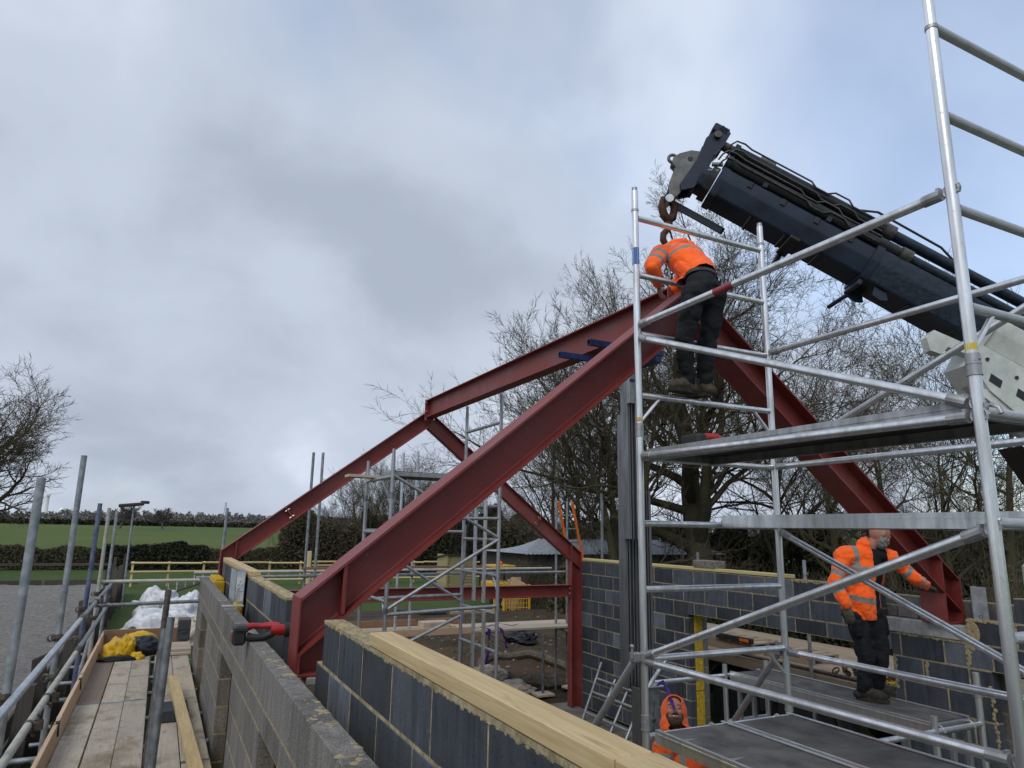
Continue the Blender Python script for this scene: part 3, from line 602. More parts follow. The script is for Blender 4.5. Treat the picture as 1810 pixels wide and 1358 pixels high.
for a, b, z in ((4.22, 4.96, -0.962), (4.05, 4.24, -0.75), (3.79, 4.05, -0.752), (5.0, 6.3, -0.53)):
    n = int((b-a)/0.03)
    for i in range(n): mb.ball((6.999, a+(b-a)*i/n, z+R.uniform(-.012, .006)), 0.016, 6, 4, (.35, 1.5, R.uniform(.6, 1.3)))
for y, z0, z1 in ((4.235, -1.17, -0.98), (4.66, -1.4, -1.2), (4.15, -1.0, -0.78), (4.06, -1.9, -1.3), (5.0, -1.5, -1.2)):
    for i in range(16): mb.ball((6.999, y+R.uniform(-.012, .012), z0+(z1-z0)*i/16), 0.02, 6, 4, (.25, R.uniform(.5, 1.3), 1))
for i in range(18): mb.ball((6.998, 4.18+R.uniform(-.05, .03), -0.95+R.uniform(-.05, .16)), 0.03, 7, 4, (.15, 1, 1.2))
mb.build('mortar_smear', 'mortar_lump', w4)
MB().box((6.985, 4.235, -0.955), (7.115, 5.1, -0.818), 0.006).build('padstone', 'padstone', w4)
w5 = thing('outer_block_wall', (7.3, 7, GZ), 'grey block outer leaf behind the dark wall with the opening', 'wall')
mo = MB()
for a, b, z in ((8.20, 11.3, -0.53), (4.05, 5.02, -1.14), (2.4, 3.0, -1.14)):
    k = 0; z1 = z
    while z1 > GZ+0.08:
        course_blocks(w5, 'block', 'dense_block', 7.25, 7.35, max(z1-0.225, GZ), z1, a, b, perp(a+(0.2 if k % 2 else 0.42), 8, .45), mo); z1 -= 0.225; k += 1
course_blocks(w5, 'block', 'dense_block', 7.25, 7.35, -0.825, -0.60, 2.4, 8.2, perp(2.7, 14, .45), mo)
course_blocks(w5, 'block', 'dense_block', 7.25, 7.35, -1.14, -0.825, 2.4, 8.2, perp(2.9, 14, .45), mo)
mo.build('mortar', 'mortar_grey', w5)
i2 = thing('insulation_batts', (7.18, 8.3, GZ), 'yellow insulation strip at the side of the opening before the lorry', 'insulation')
for z0, z1 in ((GZ+.02, -2.2), (-2.19, -1.68), (-1.67, -1.135)): MB().box((7.105, 8.185, z0), (7.245, 8.9, z1), 0.006).build('batt', 'insulation', i2)
plate('wall_plate', (6.996, 6.31, zr+0.008), (7.10, 11.06, zr+0.05), 'thin pine wall plate on the dark wall with the opening', 'plate_y')
cb = thing('coping_block', (7.06, 7.8, zr+0.051), 'rough grey block lying flat on the thin wall plate', 'block'); MB().box((6.985, 7.6, zr+0.051), (7.19, 8.05, zr+0.151), 0.006).build('block', 'brick_grey', cb)
bk = thing('brick_row', (7.3, 4.7, -0.60), 'row of rough grey bricks laid behind the concrete padstone', 'bricks')
for i in range(4): block_obj('brick', (7.12, 4.55+.23*i, -0.815), (7.23, 4.77+.23*i, -0.70), 'brick_grey', bk)
gl = thing('lintel_upright', (7.12, 4.1, -0.75), 'galvanised steel angle standing upright beside the red frame foot on the padstone', 'lintel')
MB().box((7.02, 4.16, -0.745), (7.10, 4.163, -0.44)).box((7.02, 4.02, -0.745), (7.023, 4.163, -0.44)).build('angle', 'galv_bright', gl); mb = MB(); text_mb(mb, 'C', (7.0185, 4.10, -0.715), (0, -1, 0), (0, 0, 1), 0.04); mb.box((7.0185, 4.075, -0.742), (7.0195, 4.079, -0.69)); mb.build('mark', 'black_print', gl)
# ------------------------------------------------------------------ steel portal frames
def portal(name, label, yf, wid, dep, xl, zl_, xa, za, xr, zr_, foot_l, foot_r, col_dep, bolts_at=()):
    yc = yf+wid/2; t = thing(name, (xl, yc, foot_l), label, 'steel frame'); tf, tw = (0.015, 0.010) if wid > 0.2 else (0.011, 0.008)
    for side, (x0, z0), (x1, z1) in (('L', (xl, zl_), (xa, za)), ('R', (xr, zr_), (xa, za))):
        d = V((x1-x0, 0, z1-z0)).normalized(); nrm = V((-d.z, 0, d.x)) if d.x > 0 else V((d.z, 0, -d.x))
        off = nrm*(-dep/2); a = V((x0, yc, z0))+off; b = V((x1, yc, z1))+off
        o = ibeam(MB(), a, b, (0, 1, 0), dep, wid, tf, tw, ((x0, yc, 0), (1, 0, 0)), ((xa+(-0.002 if side == 'L' else 0.002), yc, 0), (1, 0, 0))).build('rafter', 'red_oxide', t); fix_normals(o)
        sg = 1 if side == 'L' else -1; foot = foot_l if side == 'L' else foot_r
        zb = z0 - dep/abs(d.x)                              # rafter underside at the outer end
        slope = abs(d.z/d.x); xi = x0+sg*col_dep
        # column stub below the rafter, cut along the rafter underside
        pl = ((x0, yc, zb-0.001), (-d.z, 0, d.x))
        c0 = V((x0+sg*col_dep/2, yc, foot+0.018)); c1 = V((x0+sg*col_dep/2, yc, zb))
        o = ibeam(MB(), c0, c1, (0, 1, 0), col_dep, wid, tf, tw, None, pl).build('column', 'red_oxide', t); fix_normals(o)
        MB().box((x0-sg*0.012, yf-0.002, foot+0.018), (x0-sg*0.0005, yf+wid+0.002, z0), 0.002).build('outer_flange', 'red_oxide', t)
        if foot > -2: MB().box((x0-sg*0.012, yf-0.004, foot), (xi+sg*0.012, yf+wid+0.004, foot+0.017), 0.002).build('base_plate', 'red_oxide', t)
        # stiffener above the inner column flange, on both sides of the web
        zt_ = z0+slope*col_dep
        for ya, yb in ((yf+0.003, yc-tw/2-0.0005), (yc+tw/2+0.0005, yf+wid-0.003)):
            xs0, xs1 = xi-sg*0.014, xi
            MB().prism([(xs0, ya, zt_-dep/abs(d.x)+tf/abs(d.x)+0.001), (xs1, ya, zt_-dep/abs(d.x)+slope*0.014+tf/abs(d.x)+0.001), (xs1, ya, zt_-tf/abs(d.x)-0.001), (xs0, ya, zt_-slope*0.014-tf/abs(d.x)-0.001)], (0, yb-ya, 0)).build('stiffener', 'red_oxide', t)
        for s in bolts_at:                                  # bolted splice plates across the rafter
            p = V((x0, yc, z0))+V((x1-x0, 0, z1-z0))*s; q = p-nrm*dep
            mb = MB(); e = d*0.010
            mb.prism([p-nrm*tf+V((0, -wid/2+.004, 0)), p-nrm*tf+V((0, -tw/2-.001, 0)), q+nrm*tf+V((0, -tw/2-.001, 0)), q+nrm*tf+V((0, -wid/2+.004, 0))], e*2); mb.build('splice_plate', 'red_oxide', t)
            for k in (0.25, 0.75):
                bolt(p.lerp(q, k)+V((0, -wid*0.36, 0))+d*0.02, d, t, 0.009, 0.03); bolt(p.lerp(q, k)+V((0, -wid*0.36, 0)), -d, t, 0.009, 0.03)
    MB().box((xa-0.0015, yf-0.001, za-dep*1.28), (xa+0.0015, yf+wid+0.001, za-0.02)).build('apex_plate', 'red_oxide', t)
    return t
f1 = portal('portal_frame', 'dark red steel portal frame spanning both block walls under the bending worker', 4.36, 0.256, 0.262, 0.80, -0.413, 3.92, 2.126, 7.20, -0.388, -0.86, -0.815, 0.26)
MB().box((0.86, 4.34, -0.90), (1.02, 4.64, -0.861), 0.004).build('bearing_pad', 'padstone', f1)
for ya in (4.375, 4.478):
    for p, q in (((1.046, ya, -.50), (1.046, ya, -.24)), ((.815, ya, -.74), (1.04, ya, -.55))): MB().path([V(p).lerp(V(q), k/12)+V((0, R.uniform(-.002, .002), R.uniform(-.002, .002))) for k in range(13)], [R.uniform(.005, .008) for k in range(13)], 6).build('weld_bead', 'red_oxide', f1)
f2 = portal('portal_frame', 'dark red steel portal frame standing on tall columns beyond the small tower', 11.08, 0.15, 0.24, 0.84, -0.348, 3.92, 2.0, 6.99, -0.365, -0.9, -3.03, 0.20, (0.27,))
ff = thing('ridge_beam', (3.92, 7.8, 1.83), 'dark red steel ridge beam running between the two portal frame tops', 'steel beam')
fix_normals(ibeam(MB(), (3.92, 4.64, 2.01), (3.92, 11.04, 2.01), (1, 0, 0), 0.30, 0.17, 0.013, 0.009).build('beam', 'red_oxide', ff))
MB().box((3.83, 11.041, 1.80), (4.01, 11.054, 2.175), 0.002).build('end_plate', 'red_oxide', ff)
MB().box((3.84, 4.622, 1.85), (4.0, 4.638, 2.17), 0.002).build('end_plate', 'red_oxide', ff)
for z in (2.12, 1.97, 1.845):
    for x in (3.85, 3.99): bolt((x, 11.04, z), (0, -1, 0), ff, 0.012, 0.022)
tb = thing('tie_beam', (3.9, 11.15, -1.14), 'dark red steel tie beam crossing low behind the small tower', 'steel beam')
fix_normals(ibeam(MB(), (1.06, 11.155, -1.042), (6.775, 11.155, -1.042), (0, 1, 0), 0.203, 0.133, 0.009, 0.007).build('beam', 'red_oxide', tb))
MB().box((6.776, 11.09, -1.145), (6.786, 11.22, -0.94), 0.002).build('end_plate', 'red_oxide', tb)
for z in (-1.0, -1.09): bolt((6.775, 11.12, z), (-1, 0, 0), tb, 0.010, 0.02)
sc_ = thing('steel_column', (0.94, 11.15, GZ), 'red steel column under the frame foot behind the plastic profile', 'steel column'); fix_normals(ibeam(MB(), (0.945, 11.155, GZ+0.03), (0.945, 11.155, -0.92), (0, 1, 0), 0.2, 0.15, 0.011, 0.008).build('column', 'red_oxide', sc_))
# ------------------------------------------------------------------ material lift carrying the ridge
lf = thing('material_lift', (4.25, 5.7, GZ), 'grey telescopic material lift mast with blue forks under the ridge beam', 'material lift')
def mastsec(x0, x1, y0, y1, z0, z1, name='mast_section'):
    mb = MB(); w_ = x1-x0
    mb.box((x0, y0, z0), (x0+0.012, y1, z1), .002).box((x1-0.012, y0, z0), (x1, y1, z1), .002).box((x0+0.012, y0+0.03, z0), (x1-0.012, y0+0.042, z1))
    mb.box((x0+w_*0.32, y0+0.004, z0), (x0+w_*0.40, y0+0.03, z1)).box((x0+w_*0.62, y0+0.004, z0), (x0+w_*0.70, y0+0.03, z1)).box((x0+0.012, y0, z0), (x0+0.03, y0+0.01, z1)).box((x1-0.03, y0, z0), (x1-0.012, y0+0.01, z1))
    return mb.build(name, 'mast_metal', lf)
mastsec(4.10, 4.25, 5.62, 5.74, -0.06, 1.80); mastsec(4.14, 4.29, 5.75, 5.86, -1.45, 1.2); mastsec(4.29, 4.43, 5.70, 5.80, -1.9, 0.42); mastsec(4.165, 4.30, 5.60, 5.72, GZ+0.1, -1.42)
MB().box((4.225, 5.50, GZ+0.12), (4.325, 5.59, -1.40), 0.006).build('base_mast', 'galv', lf); MB().box((4.20, 5.48, -1.398), (4.36, 5.62, -1.385), .002).build('mast_cap', 'galv_bright', lf)
mb = MB()
for ch, z in (('S', -1.63), ('W', -1.69), ('L', -1.75), ('6', -1.90), ('3', -1.955)): text_mb(mb, ch, (4.246, 5.4975, z), (1, 0, 0), (0, 0, 1), 0.05)
mb.build('lettering', 'black_print', lf)
MB().box((4.085, 5.56, 1.28), (4.15, 5.61, 1.80), .003).box((4.16, 5.585, 1.33), (4.25, 5.615, 1.56), .003).build('carriage', 'aluminium_dull', lf); MB().box((4.09, 5.555, 1.50), (4.15, 5.615, 1.53)).build('carriage_band', 'fork_blue', lf)
for y in (5.42, 5.97):
    mb = MB(); a, h = 0.028, 0.004
    for s in (0,):
        mb.box((3.51, y-a, 1.77), (4.40, y-a+h, 1.826)).box((3.51, y+a-h, 1.77), (4.40, y+a, 1.826)).box((3.51, y-a+h, 1.77), (4.40, y+a-h, 1.77+h)).box((3.51, y-a+h, 1.826-h), (4.40, y+a-h, 1.826))
    fk = mb.build('fork', 'fork_blue', lf); MB().tube((3.62, y-a-.001, 1.80), (3.62, y-a+.003, 1.80), 0.009, 8).build('pin_hole', 'crane_black', fk)
MB().box((4.30, 5.4, 1.70), (4.38, 6.0, 1.768), .003).build('fork_carrier', 'fork_blue', lf)
for sx in (-1, 1): MB().box((4.25+sx*0.3-.04, 5.0, GZ+0.035), (4.25+sx*0.3+.04, 6.3, GZ+0.10), .004).build('base_leg', 'galv', lf)
MB().box((3.93, 5.6, GZ+0.05), (4.57, 5.72, GZ+0.14), .004).build('base', 'galv', lf)
# ------------------------------------------------------------------ aluminium access towers
TR = 0.0254
def hook(c, d, parent, r=TR):
    """claw end of a brace gripping a post or rung"""
    c, d = V(c), V(d).normalized(); u_ = V((0, 0, 1)); s = d.cross(u_)
    if s.length < 0.1: s = V((1, 0, 0))
    s.normalize(); mb = MB(); mb.tube(c+d*0.045, c+d*0.13, r*1.12, 12)
    n = 9
    for i in range(n):
        a = -0.6+ (pi+1.2)*i/(n-1); b = -0.6 + (pi+1.2)*(i+1)/(n-1)
        if i == n-1: break
        p = c + d*cos(a)*r*1.35*1 + u_*sin(a)*r*1.35; q = c + d*cos(b)*r*1.35 + u_*sin(b)*r*1.35; mb.tube(p, q, 0.009, 6)
    mb.box(c+d*0.05+u_*0.0-s*0.014-V((0, 0, .012)), c+d*0.06+s*0.014+u_*0.035+V((.004, .004, 0)), 0.0)
    return mb.build('claw', 'aluminium_dull', parent)
def brace(p0, p1, parent, name='brace', r=0.0235, claws=True, trim=0.0, mat='aluminium'):
    p0, p1 = V(p0), V(p1); d = (p1-p0).normalized(); t = tube_obj(name, p0+d*0.05, p1-d*0.05, r, mat, parent, 16)
    if claws: hook(p0, d, t); hook(p1, -d, t)
    return t
def spigot(x, y, z, post):
    MB().tube((x, y, z-0.045), (x, y, z+0.045), TR*1.16, 16).tube((x, y, z-0.052), (x, y, z-0.044), TR*1.26, 16).tube((x, y, z-0.003), (x, y, z+0.003), TR*1.24, 16).tube((x-.0, y-TR*1.1, z+0.02), (x, y-TR*1.32, z+0.02), 0.008, 8).build('spigot', 'aluminium_dull', post, smooth=40)
tw = thing('access_tower', (3.73, 2.87, GZ), 'tall aluminium access tower of round tubes holding the bending worker', 'access tower')
TX0, TX1, TY0, TY1 = 3.06, 4.40, 1.69, 4.05
RUN = [2.415, 1.941, 1.471, 1.0, 0.536, 0.069, -0.384, -0.841, -1.335, -1.80, -2.26, -2.72]
posts = {}
for nm, x, y, zt_ in (('A', TX0, TY1, 2.64), ('C', TX1, TY1, 2.64), ('B', TX0, TY0, 2.57), ('D', TX1, TY0, 2.57)):
    p = tube_obj('post', (x, y, GZ+0.16), (x, y, zt_), TR, 'aluminium', tw, 20, hollow=0.003); posts[nm] = p
    MB().tube((x, y, zt_-0.16), (x, y, zt_+(0.03 if nm in 'AC' else .02)), TR*0.86, 14).tube((x, y, zt_-0.175), (x, y, zt_-0.155), TR*1.14, 14).build('spigot', 'aluminium_dull', p, smooth=40)
    for z in (0.74, -1.24): spigot(x, y, z, p)
    MB().tube((x, y, 0.80), (x, y, 0.83), TR*1.012, 16).build('sticker', 'label_gold' if nm != 'B' else 'label_yellow', p); MB().tube((x, y, GZ+0.035), (x, y, GZ+0.16), 0.019, 12).tube((x, y, GZ+.03), (x, y, GZ+.037), .07, 14).build('foot_jack', 'galv', p)
MB().tube((TX0, TY1, 2.02), (TX0, TY1, 2.16), TR*1.013, 16).build('sticker', 'label_blue', posts['A'])
for ya, nm in ((TY1, 'A'), (TY0, 'B')):
    for z in RUN: tube_obj('rung', (TX0+TR*0.9, ya, z), (TX1-TR*0.9, ya, z), 0.0225, 'aluminium' if ya == TY1 else 'aluminium_ribbed', tw, 14)
    for z in (1.0, -0.841):
        for x0, s in ((TX0, 1), (TX1, -1)): MB().tube((x0+s*TR*.8, ya, z-0.19), (x0+s*0.19, ya, z-0.012), 0.0125, 10).build('knee_brace', 'aluminium', tw)
bA = brace((TX0, TY1, 1.535), (TX0, TY0, 1.555), tw, 'guard_rail'); MB().tube((TX0, 3.05, 1.5437), (TX0, 3.22, 1.542), 0.0239, 16).build('sticker', 'label_red', bA)
for args in (((TX0, TY1, 1.445), (TX0, TY0, 0.56)), ((TX0, TY1-.0, 0.545), (TX0, TY0, 0.515)), ((TX0, TY1, -0.83), (TX0, TY0, 0.05)), ((TX0, TY1, -0.855), (TX0, TY0, -0.84)), ((TX1, TY1, 1.495), (TX1, TY0, 1.51)), ((TX1, TY1, 0.585), (TX1, TY0, 1.50)), ((TX1, TY1, 0.545), (TX1, TY0, 0.56)), ((TX1, TY1, 0.04), (TX1, TY0, -1.02)), ((TX1, TY1, -0.868), (TX1, TY0, -0.866))): brace(*args, tw)
for p0, p1 in (((TX0-.05, TY1+.02, -0.83), (2.55, 5.6, GZ+.05)), ((TX1-.01, TY1+.05, -0.87), (4.42, 5.9, GZ+.05))):
    st = tube_obj('stabiliser', p0, p1, 0.024, 'aluminium_dull', tw, 14); c = V(p0)
    MB().tube(c+V((.05, -.03, -.03)), c+V((.05, -.03, .03)), TR*1.3, 14).box(c+V((-.04, -.03, -.03)), c+V((.03, .03, .03)), .006).tube(c+V((-.05, -.02, .0)), c+V((-.05, -.02, .07)), .009, 8).ball(c+V((-.05, -.02, .075)), .015, 8, 5).build('clamp', 'aluminium_dull', st)
def deck(name, x0, x1, y0, y1, z, label, hatch=False, hooks=True, group=None, bm_='aluminium_dull'):
    t = thing(name, ((x0+x1)/2, (y0+y1)/2, z-0.07), label, 'platform', group)
    for xa, s in ((x0, 1), (x1, -1)):
        mb = MB().box((xa, y0, z-0.075), (xa+s*0.006, y1, z+0.012)).box((xa+s*.006, y0, z-0.075), (xa+s*0.03, y1, z-0.069)).box((xa+s*.006, y0, z+0.004), (xa+s*0.026, y1, z+0.012), .001).box((xa-s*.004, y0, z-0.02), (xa, y1, z-0.008))
        mb.build('side_beam', bm_, t)
    for ya, s in ((y0, 1), (y1, -1)):
        MB().box((x0+.007, ya, z-0.065), (x1-.007, ya+s*0.03, z-0.012), .002).build('end_beam', 'aluminium_dull', t)
    o = MB().box((x0+.007, y0+.031, z-0.012), (x1-.007, y1-.031, z), 0.001).build('deck_board', 'deck_ply', t)
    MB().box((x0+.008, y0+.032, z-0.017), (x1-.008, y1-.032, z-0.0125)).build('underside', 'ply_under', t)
    if hooks:
        for ya, s in ((y0, -1), (y1, 1)):
            for xa in (x0+0.07, x1-0.07):
                pts = [(xa, ya, z-0.03), (xa, ya+s*.02, z-0.018), (xa, ya+s*0.045, z-0.012), (xa, ya+s*0.07, z-0.03), (xa, ya+s*0.078, z-0.055)]
                MB().path(pts, 0.012, 8).build('hook', 'aluminium_dull', t, smooth=60)
    if hatch:
        for yy in (y0+(y1-y0)*.72, y0+(y1-y0)*.9):
            MB().prism([(x0+.02, yy, z+.0005), (x0+.16, yy-.02, z+.0005), (x0+.02, yy-.05, z+.0005)], (0, 0, .004)).build('hinge', 'aluminium_dull', t)
        for k in range(5): MB().tube((x0+.3+.045*(k % 3), y0+1.05+.05*(k//2), z+.0004), (x0+.3+.045*(k % 3), y0+1.05+.05*(k//2), z+.0012), .017, 10).build('drain_hole', 'crane_black', t)
    return t
deck('tower_platform', 3.10, 3.68, TY0+.05, TY1-.05, 0.585, 'upper aluminium platform with dark underside, a cordless tool lying on it')
deck('tower_platform', 3.77, 4.35, TY0+.05, TY1-.05, 0.128, 'aluminium platform seen edge-on at eye level in the tall tower', bm_='aluminium')
deck('tower_platform', 3.10, 3.70, TY0+.05, TY1-.05, -1.292, 'low grey ply platform with hinges and dark drain holes beside the hooded worker', True, bm_='aluminium')
deck('tower_platform', 3.735, 4.335, TY0+.05, TY1-.05, -1.294, 'low grey ply platform beside the one with hinges', bm_='aluminium')
# low platform of the second tower where the bearded worker stands
t2 = thing('low_tower', (5.87, 4.84, GZ), 'low aluminium tower base carrying the platform under the gloved worker', 'access tower')
for x in (5.58, 6.18):
    for y in (3.70, 5.98):
        p = tube_obj('post', (x, y, GZ+.03), (x, y, -1.08 if (x > 6 and y < 4) else -1.36), TR, 'aluminium', t2, 16)
        if x > 6 and y < 4: spigot(x, y, -1.22, p)
for y in (3.70, 5.98):
    for z in (-1.475, -1.93, -2.4): tube_obj('rung', (5.58, y, z), (6.18, y, z), 0.0225, 'aluminium', t2)
    tube_obj('rung', (4.62, y, -1.475), (5.58, y, -1.475), .0225, 'aluminium', t2)
    for x in (5.78, 5.98): MB().box((x-.02, y-.02, GZ+.1), (x+.02, y+.02, -1.5), .003).build('ladder_stile', 'aluminium_dull', t2)
tube_obj('brace', (5.58, 3.70, -1.9), (5.58, 5.98, -2.7), .0235, 'aluminium', t2)
deck('tower_platform', 5.60, 6.13, 3.76, 5.93, -1.432, 'grey ply platform under the boots of the gloved worker', bm_='aluminium')
tl = thing('cordless_tool', (3.6, 3.3, .6), 'black and red cordless tool lying on the upper tower platform', 'power tool')
MB().box((3.30, 3.70, .602), (3.40, 3.90, .70), .02).build('battery', 'tool_black', tl); MB().path([(3.40, 3.80, .66), (3.47, 3.80, .69), (3.56, 3.80, .69), (3.62, 3.80, .66)], [.035, .03, .034, .03], 10).build('body', 'tool_red', tl, smooth=60); MB().path([(3.38, 3.80, .63), (3.47, 3.80, .625), (3.54, 3.80, .65)], .022, 8).build('handle', 'tool_black', tl, smooth=60)
# far small tower
t3 = thing('access_tower', (3.39, 9.3, GZ), 'smaller grey aluminium tower standing inside between the two red frames', 'access tower')
FX0, FX1, FY0, FY1 = 2.62, 4.16, 8.7, 9.95
for x, y, z in ((FX1, FY0, 1.80), (FX1, FY1, 1.82), (FX0, FY1, 0.86), (FX0, FY0, 0.92)):
    p = tube_obj('post', (x, y, GZ+.05), (x, y, z), TR, 'aluminium_dull', t3, 12); MB().tube((x, y, z-.01), (x, y, z+.1), TR*.84, 10).build('spigot', 'aluminium_dull', p)
    for zz in (0.42, -1.0): MB().tube((x, y, zz-.04), (x, y, zz+.04), TR*1.2, 12).build('collar', 'galv', p)
for x, zs in ((FX1, (1.50, 1.03, 0.56, 0.33, -0.13, -0.6, -1.1, -1.58, -2.05, -2.5)), (FX0, (0.66, -0.05, -0.9, -1.4, -1.9))):
    for z in zs: tube_obj('rung', (x, FY0, z), (x, FY1, z), 0.0225, 'aluminium_dull', t3, 10)
    for z in zs[2::3]:
        for y, s in ((FY0, 1), (FY1, -1)): MB().tube((x, y+s*.02, z-.2), (x, y+s*.17, z), .012, 8).build('knee_brace', 'aluminium_dull', t3)
for p0, p1 in (((FX0, FY0, .68), (FX1, FY0, -.10)), ((FX1, FY0, -.12), (FX0, FY0, -1.0)), ((FX0, FY0, -1.05), (FX1, FY0, -.99)), ((FX0, FY1, -.15), (FX1, FY1, -1.05)), ((FX0, FY1, -.98), (FX1, FY1, -.95)), ((FX0, FY0, .13), (FX1, FY0, .16)), ((FX0, FY1, -.03), (FX1, FY1, -.03)), ((FX1, FY1, -1.25), (FX0, FY1, -1.9))):
    tube_obj('brace', p0, p1, 0.0225, 'aluminium_dull', t3, 10)
for x, y0, z0, z1 in ((FX1-.06, FY0+.32, -0.98, .40), (FX1-.06, FY0+.66, -0.98, .40), (FX1-.08, FY0+.25, -2.95, -1.06), (FX1-.08, FY0+.60, -2.95, -1.06)):
    st = MB().box((x-.015, y0-.035, z0), (x+.015, y0+.035, z1), .003).build('ladder_stile', 'aluminium', t3)
    for k in range(int((z1-z0)/.28)): MB().tube((x-.0165, y0, z0+.14+.28*k), (x-.0145, y0, z0+.14+.28*k), .012, 8).build('rung_socket', 'crane_black', st)
FD = deck('tower_platform', 2.66, 4.12, FY0+.06, FY0+.66, 0.74, 'platform with blue label high on the smaller tower', hooks=False)
MB().box((3.55, FY0+.052, .70), (3.85, FY0+.0545, .735)).build('label_sheet', 'label_blue', FD)
pk = thing('plank', (2.7, 9.4, .745), 'short brown plank end sticking out of the smaller tower platform', 'plank'); MB().box((2.25, 9.55, .69), (3.0, 9.78, .728), .003).build('plank', 'board_x', pk)
hf = thing('aluminium_frame', (6.75, 9.9, GZ), 'spare aluminium ladder frame leaning on the dark block wall', 'frame')
for y in (10.35, 9.95, 9.55, 9.15): tube_obj('stile', (6.55, y, GZ+.04), (6.93, y, -2.15 if y > 10 else -2.35), .022, 'aluminium_dull', hf, 10)
for z in (-2.9, -2.6, -2.4): x = 6.55+.38*(z+3)/.8; tube_obj('rung', (x, 10.35, z), (x, 9.15, z), .02, 'aluminium_dull', hf, 10)
# ------------------------------------------------------------------ left access scaffold
SR = 0.0242
sc = thing('access_scaffold', (0, 8, GZ), 'tube and coupler scaffold carrying the boarded walkway beside the rough block wall', 'scaffold')
SX = -0.665; STD = [(2.75, 0.30), (4.88, .253), (7.2, .587), (9.4, .224), (11.4, .212), (13.3, .196)]
RX = SX + 2*SR + 0.004
for i, (y, z) in enumerate(STD):
    tilt = (0.0, 0.01, -0.01, 0.012, -0.006, 0.0)[i]
    tube_obj('standard', (SX, y, GZ-.02), (SX+tilt, y, z), SR, ('galv', 'galv', 'galv', 'tube_blue', 'galv_pale', 'galv')[i], sc, 16, hollow=0.004)
    for zc in (-0.955, -1.27):
        coupler((SX, y, zc), (0, 0, 1), (0, 1, 0), sc)
    coupler((SX, y, -1.93), (0, 0, 1), (1, 0, 0), sc)
for k, (x, z0) in enumerate(((RX, -0.955), (RX, -1.27))):
    m_ = ('galv_bright', 'galv_pale')[k]
    tube_obj('guard_rail', (x, 1.5, z0+.01), (x, 8.55, z0), SR, m_, sc, 16); tube_obj('guard_rail', (x, 8.56, z0), (x, 13.35, z0-.015), SR, 'galv', sc, 16)
    MB().tube((x, 8.42, z0), (x, 8.70, z0), SR*1.22, 14).build('sleeve', 'coupler_steel', sc, smooth=40)
for y in (5.6, 6.4, 10.3): coupler((RX, y, -1.27 if y < 7 else -.955), (0, 1, 0), (0, 0, 1), sc)
for y, m_ in ((4.0, 'galv'), (6.15, 'galv'), (8.3, 'galv'), (10.4, 'galv'), (12.4, 'galv')):
    tube_obj('inner_standard', (0.105, y, GZ-.02), (0.105+.012, y, {6.15: -.78, 8.3: -1.98}.get(y, -1.98)), SR, m_, sc, 14, hollow=.004)
tube_obj('inner_standard', (0.10, 5.42, GZ), (0.135, 5.43, -0.62), SR, 'galv', sc, 16, hollow=.004); tube_obj('inner_standard', (0.085, 6.55, GZ), (0.12, 6.60, -0.53), SR, 'coupler_steel', sc, 16, hollow=.004)
tube_obj('inner_standard', (0.16, 3.75, GZ), (0.17, 3.75, -1.12), SR, 'galv', sc, 18, hollow=.004)
for y in (2.0, 3.4, 4.95, 5.5, 6.15, 7.27, 8.3, 9.47, 10.4, 11.47, 12.5):
    tube_obj('transom', (-0.92, y, -1.915), (0.60, y, -1.915), SR, 'galv', sc, 12)
for x in (SX+.05, 0.155): tube_obj('ledger', (x, 1.5, -1.965), (x, 13.4, -1.965), SR, 'galv', sc, 12)
for y in (4.95, 5.5, 7.27, 9.47): tube_obj('transom', (-1.0, y, -2.35), (-.55, y, -2.35), SR, 'galv', sc, 12)
tube_obj('end_rail', (-0.70, 11.46, -0.80), (0.60, 11.46, -0.795), SR, 'galv_pale', sc, 14); tube_obj('end_rail', (-0.66, 11.0, -1.075), (0.60, 11.0, -1.05), SR, 'galv', sc, 14)
tube_obj('raker', (SX-.06, 7.6, GZ), (SX-.06, 12.8, -1.3), SR, 'galv', sc, 12)
# walkway boards
LB = 'weathered scaffold board in the three-wide strip along the guard rail'; LB2 = 'weathered scaffold board in the two-wide strip against the rough block wall'
def board(x0, x1, y0, y1, z, mat, label, group, dx=0.0):
    t = thing('scaffold_board', ((x0+x1)/2, (y0+y1)/2, z-.038), label, 'board', group)
    mb = MB().box((x0, y0, z-.038), (x1, y1, z), .004); ob = mb.build('plank', mat, t)
    for ya in (y0+.001, y1-.026): MB().box((x0-.001, ya, z-.0385), (x1+.001, ya+.025, z+.0012)).build('end_band', 'galv', t)
    return t
ZW = -1.85
for i, (xa, m_) in enumerate(((-.580, 'board_wet'), (-.356, 'board_y'), (-.140, 'board_y'))):
    for y0, y1 in ((-0.6, 5.92), (5.93, 8.86), (8.87, 13.0)):
        dz = R.uniform(-.004, .004); j = R.uniform(-.05, .05)
        board(xa+.002, xa+.214, y0+j, y1+j-.015, ZW+dz, 'board_wet' if (m_ == 'board_wet' and y0 > 8) else 'board_y', 'dark wet-stained scaffold board beside the toe board and jacket' if (i == 0 and y0 > 8) else LB, 'walkway boards along the guard rail')
for i, xa in enumerate((.135, .352)):
    for y0, y1 in ((-0.6, 6.32), (6.33, 13.0)):
        dz = R.uniform(-.004, .004); j = .18 if i else -.1
        board(xa+.002, xa+.212, y0+j, y1+(j if y0 < 0 else 0)-.012, ZW+dz, 'board_y', LB2, 'walkway boards against the block wall')
